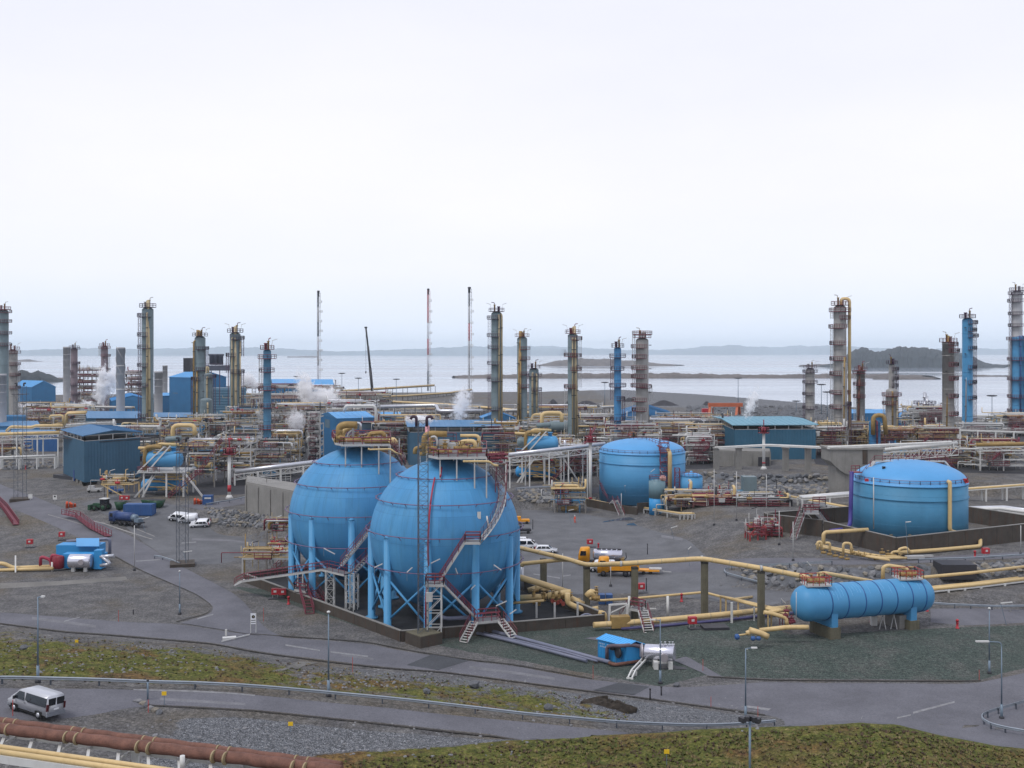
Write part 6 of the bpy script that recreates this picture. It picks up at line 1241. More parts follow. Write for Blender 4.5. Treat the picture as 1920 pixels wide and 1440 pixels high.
# blue drum platforms (one left, its twin behind the front sphere)
def drum_platform(label, px0, px1, Yf, topd, base, sx=1.0):
    x0, x1 = X(px0, Yf), X(px1, Yf); g = h1((x0 + x1) / 2, Yf); z = Z(topd, Yf); root = thing('drum_platform', label, 'process unit', ((x0 + x1) / 2, Yf, g), group='blue drum platforms')
    for x in (x0 + 1, (x0 + x1) / 2 + 1.2, x1):
        for y in (Yf, Yf + 8): mb = MB(); mb.bar((x, y, g - .3), (x, y, z), .38); mb.build('post', WHITE, root)
    for a, b in (((x0 + 4, z), (x0 + .6, g)), ((x1 - 6.5, z), (x1 - 12, g)), ((x1, z), (x1 + 5, g))): mb = MB(); mb.bar((b[0], Yf - .1, b[1] - .2), (a[0], Yf - .1, a[1]), .4); mb.build('raker', WHITE, root)
    mb = MB(); mb.prism([(x0 - .5, Yf - .6), (x1 + .5, Yf - .6), (x1 + .5, Yf + 9), (x0 - .5, Yf + 9)], z - .35, z); mb.build('deck', LGREY, root)
    mb = MB(); railing(mb, [(x0 - .5, Yf + 9, z), (x0 - .5, Yf - .5, z), (x0 + 5, Yf - .5, z)], 1.1, .05, 1.3); mb.build('railing', MAR, root)
    L_ = (x1 - x0); r_ = 2.0 * sx; zc = z + r_ + .9
    drum(root, (x1 - 8.5, Yf + 1.6, zc), (x1 - 1.8, Yf + 1.6, zc), r_, BLUE, 30, 'blue_drum', .3); mb = MB(); mb.lathe((x1 - 2.9, Yf + 1.6, zc + r_ - .2), [(.55, 0), (.55, 1.0), (.75, 1.0), (.75, 1.25)], 14); mb.build('manway', BLUE, root)
    for x in (x1 - 7.6, x1 - 2.4): mb = MB(); mb.box((x, Yf + 1.6, z + .6), (.5, 2.8, 1.2)); mb.build('saddle', LGREY, root)
    drum(root, (x1 - 11.5, Yf + 6, g + 2.2), (x1 - 2.0, Yf + 6, g + 2.2), 1.5, BLUEB, 20, 'lower_drum', .3)
    drum(root, (x0 + .5, Yf + 5, zc), (x0 + 3, Yf + 5, zc), 1.4, TEALV, 18, 'teal_drum', .3)
    for a, b in (((x0 - .3, z), (x0 + 6, z + 6)), ((x0 + 2, z), (x0 + 7.6, z + 6.3))): mb = MB(); mb.bar((a[0], Yf - .3, a[1]), (b[0], Yf - .3, b[1]), .32); mb.build('long_brace', WHITE, root)
    mb = MB(); mb.pipe([(x1 - 9.6, Yf + .4, z + .2), (x1 - 9.6, Yf + .4, zc + 3.0), (x1 - 7.2, Yf + .6, zc + 3.2), (x1 - 5.5, Yf + .6, zc + 3.0)], .48, 10); mb.build('ochre_pipe', OCH, root)
    mb = MB(); mb.pipe([(x0 - 1, Yf + 2, z + 5.6), (x0 + 3, Yf + 2, z + 5.4), (x0 + 4, Yf + 2, z + 6.6), (x0 + 9, Yf + 2, z + 6.4)], .38, 8); mb.build('cream_pipe', YEL, root)
    mb = MB(); mb.pipe([(x0 + 6.5, Yf + 5, z + 4), (x0 + 6.5, Yf + 5, z + 11), (x0 + 12, Yf + 5, z + 11), (x0 + 12, Yf + 5, z + 8.5)], .55, 10, 1.5); mb.build('arch_pipe', YEL, root)
    drum(root, (x0 + 5.5, Yf + 4, z + 7.6), (x0 + 8.5, Yf + 4, z + 7.8), .7, TEALV, 14, 'small_drum', .4)
    mb = MB(); a, b = Vector((x1 - 3, Yf - 1.6, g)), Vector((x1 + 4.5, Yf - 1.6, z)); mb.bar(a, b, 1.1, .14); railing(mb, [a + Vector((0, -.5, 0)), b + Vector((0, -.5, 0))], 1.1, .06, 1.2); mb.build('lower_stair', MAR, root)
    mb = MB(); a, b = Vector((x1 + 4.5, Yf - .8, z)), Vector((x1 + 9.5, Yf + .2, z + 7.5)); mb.bar(a, b, 1.1, .14); railing(mb, [a + Vector((0, -.5, 0)), b + Vector((0, -.5, 0))], 1.1, .06, 1.2); mb.build('upper_stair', MAR, root)
    mb = MB()
    for i in range(18): valve(mb, (x0 + rnd.uniform(0, L_), Yf + rnd.uniform(0, 6), z + rnd.uniform(4.6, 6.6)), rnd.uniform(.7, 1.3), (1, 0, 0))
    mb.build('valves', OCH, root, kind='stuff')
    mb = MB()
    for i in range(20): y = Yf + rnd.uniform(1, 8); zz = g + rnd.uniform(1, z - g - .6); a = x0 + rnd.uniform(0, L_ * .5); mb.pipe([(a, y, zz), (a + rnd.uniform(3, L_ * .6), y, zz), (a + L_ * .6, y, zz - 1.2)], .14, 6)
    mb.build('pipework', YEL, root, kind='stuff')
    return root
drum_platform('steel platform carrying a blue drum beside the large dull blue building', 262, 344, 262, 884, 932)
drum_platform('steel platform carrying a blue drum behind the front sphere, right of its top', 972, 1052, 290, 852, 902)
# rows of process units, front to back
U = unit
U('dense pipe unit right of the left blue drum platform', 352, 402, None, 838, 280, 10, 1, True, 3, 1.1)
U('pipe unit with a stacked loop of silver pipes behind the red-topped mast', 402, 470, None, 832, 290, 12, 2, True, 3, 1.3, 'yyggawaod')
U('pipe unit around the foot of the blue column with maroon rings', 470, 545, None, 838, 300, 10, 3, True, 3, 1.1)
U('cream pipe unit left of the rear sphere top', 510, 562, None, 822, 325, 8, 4, True, 3, 1.2, 'yyyyooga')
U('pipe unit tucked behind the large dull blue building', 238, 300, None, 806, 320, 10, 5, True, 4, 1.1)
U('crowded pipe unit under the tallest left column', 290, 372, None, 796, 345, 12, 6, True, 4, 1.2)
U('crowded pipe unit under the ochre riser column', 360, 430, None, 790, 365, 12, 7, False, 4, 1.2)
U('crowded pipe unit under the tilted lamp column', 424, 490, None, 776, 352, 12, 8, False, 4, 1.2)
U('pale cooled pipe unit with steam around it', 515, 610, None, 768, 400, 14, 9, False, 4, 1.2, 'gggwwayyo')
U('braced light steel tower left of the bright blue gabled block', 578, 600, None, 782, 330, 6, 10, True, 7, .5, 'gdgw', drums=0, bay=5)
U('maroon and cream pipe unit behind the blue column with rings', 470, 600, None, 748, 470, 14, 11, False, 3, 1.2, 'mmyyggwoa')
U('pipe unit with a white rooftop pipe loop on the bright blue gabled block', 612, 706, None, 762, 385, 10, 12, False, 5, .9, 'wwaammg')
U('pipe unit between the rear sphere top and the vented blue shed', 700, 770, None, 800, 345, 10, 13, True, 4, 1.1, 'mmyooggd')
U('pipe unit behind the vented blue shed', 742, 840, None, 788, 420, 12, 14, False, 3, 1.0, 'ggywmd')
U('pipe unit at the foot of the tall column right of the flares', 904, 975, None, 806, 335, 12, 15, True, 4, 1.2, 'yyooggmw')
U('large open pipe unit behind the right blue drum platform', 1000, 1092, None, 832, 315, 14, 16, True, 4, 1.3)
U('pipe unit left of the domed tank under a white cross pipe', 1052, 1125, None, 846, 300, 10, 17, True, 4, 1.2, 'wwaaggyod')
U('pipe unit with silver pipes below the lone teal column', 990, 1075, None, 796, 395, 12, 18, False, 4, 1.2, 'yyggaawo')
U('tall white pipe unit between the lone teal and bright blue columns', 1085, 1152, None, 788, 385, 12, 19, False, 4, 1.2, 'wwggyya')
U('crowded pipe unit under the grey insulated column', 1145, 1240, None, 806, 348, 12, 20, False, 4, 1.3, 'wwaammggy')
U('wide crowded pipe unit behind the left domed tank, full of silver loops', 1225, 1335, None, 800, 365, 16, 21, False, 4, 1.5, 'aaawwgggyym')
U('pipe unit with cream pipes left of the teal building', 1310, 1378, None, 806, 340, 10, 22, True, 4, 1.2, 'yywwgmo')
U('white braced steel frame right of the left domed tank', 1292, 1345, None, 828, 318, 8, 23, True, 5, .8, 'wgm', drums=0)
U('low far pipe unit in front of the gantry crane', 1235, 1375, None, 786, 440, 12, 24, False, 2, 1.2, 'ggwwyd')
U('pipe unit between the teal building and the very tall column', 1530, 1590, None, 808, 335, 10, 25, False, 5, 1.2, 'yywggodm')
U('cream pipe unit under the very tall grey column', 1560, 1640, None, 802, 355, 10, 26, False, 4, 1.2, 'yyyooggm')
U('cream pipe unit under the stepped column', 1630, 1720, None, 812, 345, 10, 27, False, 4, 1.2, 'yyyoogmw')
U('pipe unit beside the squat gooseneck vessel', 1712, 1790, None, 770, 430, 12, 28, False, 5, 1.1, 'aagggydw')
U('cream and maroon pipe unit under the stout plain column', 1720, 1810, None, 812, 345, 10, 29, False, 4, 1.2, 'yyoommg')
U('white trestle unit at the right edge behind the domed tank', 1838, 1925, None, 838, 292, 10, 30, True, 4, .9, 'wyogm', steel=WHITE)
U('pipe unit behind the domed tank under the white truss bridge', 1690, 1840, None, 850, 300, 10, 31, False, 3, 1.2, 'yyomgbd')
U('tall pipe unit at the foot of the right edge column', 1880, 1960, None, 785, 410, 12, 32, False, 5, 1.0, 'wwggyb')
U('pipe unit under the bright blue tall column near the right edge', 1790, 1885, None, 806, 360, 10, 33, False, 4, 1.0, 'wggmyb')
U('cream topped pipe unit above the large dull blue building', 100, 165, None, 770, 420, 10, 34, False, 4, 1.2, 'yyyymggw')
U('pipe unit left of the cream topped unit, maroon and grey', 50, 120, None, 772, 455, 12, 35, False, 3, 1.2, 'mmyygwo')
U('rust-brown steel unit behind the slim chimney', 140, 188, None, 695, 640, 14, 36, False, 6, .9, 'mdogg', steel=pm('rust brown steel', srgb(104, 84, 84), .7))
U('rust-brown steel unit right of the spiral strake chimney', 232, 262, None, 702, 640, 14, 37, False, 6, .9, 'mdggw', steel=pm('rust brown steel', (0, 0, 0)))
U('low pipe unit in front of the blue sheds near the left shore', 18, 130, None, 764, 520, 14, 38, False, 2, 1.2, 'mdgwao')
U('low pipe unit below the far bright blue hall', 452, 560, None, 728, 560, 14, 39, False, 3, 1.2, 'mmgwyoad')
U('far pipe unit right of the far hall', 560, 640, None, 730, 600, 14, 40, False, 3, 1.2, 'mmgwyoa')
U('far grey and maroon pipe unit below the crane boom', 610, 730, None, 742, 560, 14, 41, False, 3, 1.2, 'mmggdyw')
U('grey pipe unit on the left edge of the photo', -30, 40, None, 826, 350, 8, 42, False, 3, .8, 'yywgm')
U('long low pipe unit behind the columns right of centre', 985, 1130, None, 768, 480, 14, 43, False, 2, 1.1, 'wwyygam')
U('low maroon pipe unit along the far middle plant', 740, 900, None, 768, 520, 14, 44, False, 2, .9, 'wwyggm')
U('skid crowded with orange and maroon pipes right of the slim two-tone tank', 1300, 1390, None, 938, 248, 8, 45, True, 3, 1.2, 'nogmggryd', steel=pm('maroon skid steel', srgb(104, 66, 66), .6), drums=0, name='pipe_skid', cat='pipe skid')
U('maroon railed skid with pipes and a white sheet, left of the tank bund', 1385, 1482, None, 944, 246, 7, 46, True, 2, .9, 'mgggynd', steel=pm('maroon skid steel', (0, 0, 0)), drums=0, name='pipe_skid', cat='pipe skid')
U('blue and cream valve skid left of the left domed tank', 1040, 1098, None, 926, 262, 6, 47, True, 2, 1.5, 'yyomgb', drums=1, name='pipe_skid', cat='pipe skid')
U('grey and cream pump skid below the slim two-tone tank', 1250, 1300, None, 938, 250, 5, 48, True, 2, 1.3, 'ggyyd', drums=0, name='pipe_skid', cat='pipe skid')
U('red scaffold frame left of the tank bund', 1406, 1436, None, 988, 203, 4, 49, True, 2, .5, 'mmrwg', steel=pm('red scaffold', srgb(150, 60, 62), .6), drums=0, name='scaffold', cat='scaffold', bay=2, rs=(.04, .05, .07))
U('orange red scaffold pile right of the red scaffold frame', 1428, 1466, None, 990, 206, 3, 50, False, 3, .9, 'rmmg', steel=pm('red scaffold', (0, 0, 0)), drums=0, name='scaffold', cat='scaffold', bay=2, rs=(.04, .05, .07))
U('cream yellow pallet racks under the large dull blue building', 190, 250, None, 908, 258, 4, 51, True, 1, 1.5, 'yyyodg', steel=YEL, drums=0, rails=False, name='storage_rack', cat='rack')
U('dark pipe unit behind the front sphere, under the right drum platform rack', 950, 1120, None, 872, 300, 8, 52, False, 2, 1.0, 'dddgmyo', drums=1)
U('cream valve unit on the yard left of the rear sphere', 500, 545, None, 995, 195, 5, 53, True, 2, .9, 'yyyogm', drums=0)
U('cream pump unit half hidden behind the walkway left of the rear sphere', 455, 545, None, 1048, 187, 4, 54, False, 1, 1.2, 'yyyogm', drums=0)
# pipe racks and bridges
rack('white truss bridge with a silver pipe left of the rear sphere', [W(440, 889, 285), W(610, 868, 292)], 3.0, 4, [(-.8, .2, .55, 'a'), (.6, .1, .25, 'y'), (.1, .1, .2, 'g')])
rack('white truss bridge with silver and cream pipes left of the domed tank', [W(952, 857, 280), W(1132, 836, 290)], 3.0, 5, [(-.8, .2, .5, 'a'), (.7, .2, .3, 'y'), (.1, .2, .22, 'g')])
rack('white pipe rack with stout cream pipe at the left edge', [W(-40, 818, 330), W(114, 814, 330)], 4.0, 4, [(-1.2, .1, .5, 'y'), (.6, .1, .35, 'w'), (1.6, .1, .3, 'g')], truss=1.2)
rack('low white cross rack beneath the left edge pipe rack', [W(-30, 861, 322), W(104, 857, 326)], 2.0, 4, [(0, .1, .35, 'w')], truss=0)
rack('long cream pipe line above the left edge rack', [W(12, 812, 345), W(20, 803, 345), W(60, 804, 345), W(68, 801, 345), W(118, 801, 345)], .8, 0, [(0, 0, .5, 'y')], truss=0, name='pipe_line', cat='pipe')
rack('thick silver pipe on pillars crossing before the teal building', [W(1340, 841, 304), W(1440, 836, 298), W(1556, 841, 280)], .8, 0, [(0, 0, .28, 'w')], truss=0, name='pipe_line', cat='pipe')
for px, Yp, lb in ((1343, 304, 'grey concrete pillar at the left end of the thick silver pipe'), (1385, 302, 'grey concrete pillar in the middle of the retaining wall'), (1473, 294, 'plain grey pillar left of the concrete hopper'), (1515, 288, 'plain grey pillar nearest the concrete hopper')):
    x = X(px, Yp); t = thing('pipe_pillar', lb, 'pillar', (x, Yp, h1(x, Yp))); mb = MB(); mb.box((x, Yp, (Z(840, Yp) + t.location.z) / 2), (1.5, 1.4, Z(840, Yp) - t.location.z)); mb.build('shaft', CONC, t); mb = MB(); mb.box((x, Yp, Z(840, Yp)), (1.9, 1.8, .35)); mb.build('head', CONC, t)
rack('white lattice truss bridge behind the right domed tank', [W(1640, 850, 270), W(1790, 836, 276)], 3.0, 0, [(-.9, .3, .5, 'w'), (.4, .2, .3, 'y')], truss=2.2)
rack('long silver pipe on the concrete hopper running right', [W(1552, 841, 262), W(1786, 831, 268), W(1788, 842, 268)], .6, 0, [(0, 0, .3, 'w')], truss=0, name='pipe_line', cat='pipe')
rack('railed white gangway at the right edge above the trestle', [W(1800, 806, 330), W(1935, 810, 322)], 2.0, 4, [(0, -.6, .3, 'w')], truss=0, rail=True, name='gangway', cat='gangway')
rack('cream pipe rack at the right edge above the white trestle', [W(1830, 838, 286), W(1940, 836, 282)], 3.0, 0, [(-1, .2, .5, 'o'), (.2, .2, .4, 'y'), (1, .2, .35, 'o')], truss=1.0)
rack('low rack of long cream and white pipes right of the domed tank', [W(1806, 919, 254), W(1960, 908, 258)], 1.6, 4, [(-.5, .05, .28, 'y'), (.1, .05, .26, 'w'), (.6, .05, .2, 'y')], truss=0)
rack('wide flat tray of white pipes right of the tank bund', [W(1806, 957, 232), W(1880, 955, 230), W(1960, 966, 222)], 4.6, 2, [(-1.9, .1, .3, 'w'), (-1.1, .1, .3, 'w'), (-.3, .1, .3, 'a'), (.5, .1, .28, 'w'), (1.3, .1, .3, 'a'), (2.0, .1, .2, 'y')], truss=0)
rack('tray of white and cream pipes left of the right domed tank', [W(1500, 935, 246), W(1602, 927, 246)], 4.0, 2, [(-1.7, .1, .3, 'w'), (-.9, .1, .3, 'a'), (-.1, .1, .3, 'w'), (.7, .1, .3, 'w'), (1.5, .1, .22, 'y')], truss=0)
rack('pair of cream pipes along the ground left of the right domed tank', [W(1480, 932, 252), W(1600, 955, 230)], 1.2, 3, [(-.3, .05, .2, 'y'), (.3, .05, .2, 'y')], truss=0)
rack('short cream pipe on low supports below the slim two-tone tank', [G(1210, 962) + Vector((0, 0, 1)), G(1278, 973) + Vector((0, 0, 1)), G(1300, 973) + Vector((0, 0, 1))], .8, 3, [(-.2, 0, .25, 'y'), (.2, 0, .2, 'y')], truss=0, steel=LGREY)
rack('short cream pipe on low supports left of the bund steps', [G(1100, 945) + Vector((0, 0, 1)), G(1152, 956) + Vector((0, 0, 1))], .8, 3, [(0, 0, .28, 'y')], truss=0, steel=LGREY)
rack('dark elevated pipeline running to the gantry crane', [W(1245, 786, 470), W(1400, 796, 440)], 1.2, 5, [(0, 0, .5, 'g'), (.6, 0, .3, 'w')], truss=0, steel=pm('dull rack steel', srgb(112, 110, 112), .6))
rack('far pipe rack leading to the middle flare', [W(640, 735, 700), W(812, 724, 800)], 4, 6, [(-1, .2, .6, 'y'), (.5, .2, .6, 'g'), (1.5, .2, .5, 'a')], truss=0, steel=pm('dull rack steel', (0, 0, 0)))
rack('far pipe rack sweeping to the right flare', [W(600, 750, 640), W(760, 744, 720), W(842, 738, 800), W(882, 732, 850)], 4, 5, [(-1, .2, .6, 'y'), (.5, .2, .5, 'y'), (1.5, .2, .5, 'g')], truss=0, steel=pm('dull rack steel', (0, 0, 0)))
rack('long far bundle of cream pipelines across the middle', [W(715, 754, 600), W(830, 760, 560), W(935, 768, 520), W(1010, 778, 470)], 5, 8, [(-2, .2, .45, 'y'), (-1, .2, .5, 'y'), (0, .2, .5, 'y'), (1, .2, .4, 'w'), (2, .2, .4, 'y')], truss=0, steel=pm('dull rack steel', (0, 0, 0)))
rack('silver pipeline with a step in front of the grey embankment', [W(700, 766, 470), W(818, 763, 470), W(822, 774, 465), W(905, 773, 460)], 1, 6, [(0, 0, .75, 'a')], truss=0, steel=pm('dull rack steel', (0, 0, 0)))
rack('lower cream pipelines behind the tall column right of the flares', [W(945, 772, 480), W(1070, 768, 500), W(1160, 764, 510)], 3, 6, [(-1, .2, .45, 'w'), (0, .2, .5, 'y'), (1, .2, .4, 'w')], truss=0, steel=pm('dull rack steel', (0, 0, 0)))
rack('stout cream pipe bridging left of the lone teal column', [W(995, 797, 400), W(1000, 780, 400), W(1072, 781, 392)], 1, 0, [(0, 0, .55, 'y')], truss=0, name='pipe_line', cat='pipe')
rack('white pipe loop standing on the bright blue gabled block', [W(645, 774, 352), W(648, 764, 352), W(702, 764, 352), W(705, 772, 352), W(705, 812, 352)], .5, 0, [(0, 0, .5, 'w')], truss=0, name='pipe_line', cat='pipe')
rack('cream pipe stack frame over the left plant roofs', [W(94, 790, 400), W(94, 782, 400), W(118, 781, 400), W(119, 800, 400)], .5, 0, [(0, 0, .45, 'y')], truss=0, name='pipe_line', cat='pipe')
rack('cream pipe frame right of the other cream frame', [W(123, 800, 395), W(124, 778, 395), W(161, 777, 395)], .5, 0, [(0, 0, .5, 'y'), (.9, .5, .4, 'y')], truss=0, name='pipe_line', cat='pipe')
rack('white railed pipe line above the large dull blue building', [W(124, 800, 330), W(180, 796, 335), W(216, 795, 340), W(216, 800, 340)], .8, 0, [(0, 0, .4, 'w')], truss=0, rail=True, name='pipe_line', cat='pipe')
rack('far long rack of grey pipes across the left plant', [W(20, 768, 500), W(120, 764, 510), W(250, 766, 500)], 3, 8, [(-1, .2, .4, 'w'), (0, .2, .4, 'y'), (1, .2, .4, 'g')], truss=0, steel=pm('dull rack steel', (0, 0, 0)))
rack('mid long rack of silver and maroon pipes under the columns, left half', [W(300, 812, 400), W(430, 804, 405), W(560, 800, 410)], 3, 10, [(-1, .2, .5, 'a'), (0, .2, .35, 'm'), (.8, .2, .4, 'y')], truss=0, rail=True, steel=pm('dull rack steel', (0, 0, 0)))
rack('mid long rack of white pipes under the columns, right half', [W(940, 806, 400), W(1100, 800, 405), W(1160, 798, 405)], 3, 10, [(-1, .2, .45, 'w'), (0, .2, .35, 'm'), (.8, .2, .4, 'y')], truss=0, rail=True, steel=pm('dull rack steel', (0, 0, 0)))
# grey tanks/embankments in the far middle
mb = MB(); mb.prism([bYp(648, 620), bYp(718, 620), bYp(718, 650), bYp(648, 650)], 5, Z(741, 620)); tag(mb.build('concrete_box', CONC), 'plain grey concrete box far off below the crane boom', 'concrete structure')
mb = MB(); mb.prism([bYp(820, 560), bYp(906, 560), bYp(906, 600), bYp(820, 600)], 5, Z(764, 560)); tag(mb.build('embankment', pm('grey bank', srgb(96, 98, 102), .9, var=.2, scale=.2)), kind='structure')
drum(thing('pipe_header', 'ribbed teal header drum between the columns right of centre', 'vessel', W(1050, 800, 380)), W(1034, 800, 380), W(1062, 800, 380), 2.0, TEALV, 20, 'shell')
# fire-water monitor towers: white post, red basket
for px, bot, top, Yp, lb in ((430, 934, 852, None, 'white and red fire monitor post with a red basket, left of the concrete blockhouse'), (1107, 903, 829, 276, 'white and red fire monitor post with a red basket left of the domed tank'), (1432, 880, 812, 300, 'fire monitor post with a red basket against the teal building')):
    g_ = G(px, bot) if Yp is None else gp(X(px, Yp), Yp); x, y = g_.x, g_.y; zt = Z(top, y); t = thing('fire_monitor_post', lb, 'fire monitor', g_); mb = MB(); mb.tube([(x, y, g_.z - .2), (x, y, zt)], .42, 12); mb.build('post', WHITE, t)
    mb = MB(); mb.tube([(x, y, g_.z + 1.6), (x, y, g_.z + (3.2 if Yp is None else 2.0))], .45, 12); mb.build('red_band', RED, t); mb = MB(); mb.lathe((x, y, g_.z - .2), [(1.1, 0), (.5, 1.0)], 12); mb.build('foot', WHITE, t)
    mb = MB(); mb.lathe((x, y, zt), [(1.6, 0), (1.6, .2)], 14); railing(mb, [(x + 1.5 * math.cos(a), y + 1.5 * math.sin(a), zt + .2) for a in np.linspace(0, 6.283, 11)], 1.3, .08, 1); mb.lathe((x, y, zt + .2), [(.9, 0), (.5, 1.4)], 10); mb.tube([(x, y, zt + 1), (x, y, zt + 3.8)], .14, 6); mb.build('basket', pm('basket red', srgb(120, 30, 46), .55), t)
# low lattice light masts with slabs
def lattice_mast(label, px, bot, Yz, top_z, wd, legs=3):
    g_ = G(px, bot); t = thing('lattice_mast', label, 'mast', g_); z0 = g_.z + .6
    mb = MB(); mb.box(g_ + Vector((0, 0, .2)), (4.4, 4.4, .8), .3); mb.build('base_slab', CONCD, t); mb = MB(); lattice(mb, (g_.x, g_.y, z0), (g_.x, g_.y, top_z), wd, .038, legs, wd * .9, .03); mb.build('mast', MASTG, t)
    mb = MB(); mb.box((g_.x, g_.y, top_z - 2), (wd + .8, wd + .8, .12)); [mb.pipe([(g_.x + s_ * wd * .4, g_.y, top_z), (g_.x + s_ * wd * .4, g_.y, top_z + .8), (g_.x + s_ * (wd * .4 + .5), g_.y, top_z + .7)], .2, 6) for s_ in (-1, 1)]; mb.build('lamp_head', DARK, t); return t
lattice_mast('dark lattice mast standing on a slab in the left yard by the tall pole', 342, 1060, 0, 23, 1.7, 4); lattice_mast('dark lattice mast at far left in front of the white pipe rack', 38, 938, 0, 31, 2.2, 4)
g_ = Vector((X(790, 145.2), 145.2, 0)); t = thing('lattice_mast', 'tall dark lattice mast on a big concrete block in front of the front sphere', 'mast', g_)
mb = MB(); mb.box((g_.x + .3, 145.6, .55), (3.6, 3.6, 1.9), R(40)); mb.build('base_block', CONCD, t); mb = MB(); mb.box((g_.x + .3, 145.6, 1.53), (3.5, 3.5, .1), R(40)); mb.build('block_top', CONCP, t)
mb = MB(); lattice(mb, (g_.x, 145.6, 1.5), (g_.x, 145.6, 30.4), 1.25, .05, 3, 1.0, .035); mb.build('mast', MASTG, t)
mb = MB(); [mb.pipe([(g_.x + s_ * .7, 145.6, 29.6), (g_.x + s_ * .7, 145.6, 30.9), (g_.x + s_ * 1.3, 145.6, 31.0), (g_.x + s_ * 1.5, 145.6, 30.6)], .2, 8) for s_ in (-1, 1)]; mb.build('lamp_head', pm('dark plum', srgb(60, 40, 56), .5), t)
mb = MB(); mb.box((g_.x + 1.1, 144.9, 6.5), (.9, .5, 1.2)); mb.build('junction_box', LGREY, t)
# ------------------------------------------------------------------ guardrails
def guardrail(label, P, post_at=None, h=.78, n_posts=None):
    """W-beam on posts following 3D points (ground line)"""
    P = [Vector(p) for p in P]; root = thing('guardrail', label, 'guardrail', P[0]); Q = rounded(P, 3.0, 4) if len(P) > 2 else P
    mb = MB(); prof = [(0, -.16), (.07, -.11), (.07, -.05), (.0, 0.0), (.07, .05), (.07, .11), (0, .16), (-.03, .16), (-.03, -.16)]; k = len(prof); o = 0
    for i, p in enumerate(Q):
        d = (Q[min(i + 1, len(Q) - 1)] - Q[max(0, i - 1)]); n = Vector((d.y, -d.x, 0)).normalized()
        for a, b in prof: mb.v.append(tuple(p + n * (a + .12) + Vector((0, 0, h - .15 + b))))
    for i in range(len(Q) - 1):
        for j in range(k): a = i * k + j; b = i * k + (j + 1) % k; mb.f.append((a, b, b + k, a + k)); mb.s.append(False)
    mb.build('rail', GALV, root); posts = post_at or P
    for p in posts: mb = MB(); mb.box(Vector(p) + Vector((0, 0, h / 2 - .2)), (.12, .16, h + .3)); mb.build('post', MASTG, root)
    return root
rows = [(-86, 1281), (4, 1282), (95, 1284), (186, 1286), (276, 1290), (366, 1292), (454, 1296), (542, 1303), (629, 1311), (717, 1319), (804, 1328), (891, 1338), (980, 1349), (1068, 1357), (1156, 1365), (1242, 1369), (1325, 1371), (1400, 1368), (1452, 1361)]
zz = [10.0, 9.5, 9.1, 8.8, 8.4, 8.0, 7.6, 7.0, 6.4, 5.9, 5.3, 4.8, 4.3, 3.8, 3.2, 2.5, 1.8, 1.1, .7]
pts = []
for (px, py), z in zip(rows, zz): p = W(px, py, D(py, z)); pts.append(gp(p.x, p.y))
guardrail('long steel guardrail curving along the upper road across the foreground', pts)
guardrail('steel guardrail curling round the road corner at bottom right', [G(*p) for p in ((1935, 1322), (1905, 1331), (1872, 1340), (1852, 1347), (1843, 1352), (1845, 1360), (1858, 1368), (1885, 1375), (1930, 1383))])
guardrail('guardrail looped round the tip of the rock bank near the bullet vessel', [G(*p) for p in ((1560, 1060), (1480, 1065), (1410, 1067), (1372, 1069), (1358, 1074), (1362, 1081), (1390, 1089), (1424, 1098))])
guardrail('guardrail along the road above the rock bank at right', [G(*p) for p in ((1722, 1056), (1745, 1055), (1775, 1054), (1810, 1053), (1845, 1051), (1880, 1049), (1925, 1046))])
guardrail('guardrail behind the bullet vessel beside the lower road at right', [G(*p) for p in ((1746, 1138), (1790, 1141), (1820, 1142), (1860, 1144), (1930, 1143))])
guardrail('guardrail on the terrace edge above the rock bank, behind the front sphere', [G(*p) for p in ((968, 921), (990, 919), (1012, 918), (1035, 917), (1056, 916), (1085, 915))])
guardrail('pale guardrail by the blue booth above the left rock bank', [G(*p) for p in ((386, 950), (410, 946), (430, 943), (452, 938), (470, 934))])
guardrail('short guardrail by the gas skid at the road edge', [G(*p) for p in ((290, 1048), (305, 1050), (325, 1057), (338, 1062))])
# ------------------------------------------------------------------ street lamps
def street_lamp(label, px, bot, top, arm=(0, 0), m=POLE, thick=.09, base=None):
    g = G(px, bot) if base is None else base; y = g.y; t = thing('street_lamp', label, 'street lamp', g); zt = Z(top, y); mb = MB(); P = [(g.x, y, g.z - .3), (g.x, y, zt)]
    mb.tube([(g.x, y, g.z - .3), (g.x, y, g.z + 1.6)], thick * 1.6, 8); mb.tube([(g.x, y, g.z + 1.6), (g.x, y, zt)], thick, 8, r2=thick * .6); mb.build('pole', m, t)
    mb = MB(); mb.lathe((g.x, y, g.z - .1), [(.28, 0), (.28, .35), (.16, .4)], 8); mb.build('foot', DARK, t)
    if arm != (0, 0):
        ax = arm[0] / F * y; az_ = -arm[1] / F * y; s_ = -1 if ax < 0 else 1; mb = MB()
        mb.pipe([(g.x, y, zt - .5), (g.x, y, zt + az_), (g.x + ax * .55, y, zt + az_ + .05), (g.x + ax * .6, y, zt + az_ + .05)], thick * .6, 6, .6); mb.build('arm', m, t)
        mb = MB(); mb.box((g.x + ax * .8, y, zt + az_ + .08), (abs(ax) * .55, .26, .14)); mb.build('lamp_head', WHITE, t)
    else: mb = MB(); mb.lathe((g.x, y, zt), [(.16, 0), (.18, .14), (.06, .2)], 8); mb.build('lamp_head', WHITE, t)
    return t
street_lamp('slim lamp post with a short white head on the turf behind the van', 71, 1280, 1119, (12, 1)); street_lamp('plain lamp post standing at the guardrail left of the concrete block', 616, 1306, 1149)
street_lamp('slim pole standing alone in the left yard by the bend', 337, 1152, 1072); street_lamp('lamp post in front of the silver tank and blue shed', 1238, 1282, 1160, (-18, 3))
street_lamp('lamp post behind the guardrail end with a white head to the right', 1398, 1352, 1216, (20, 0)); street_lamp('plain tall pole on the gravel slope at right', 1855, 1263, 1142)
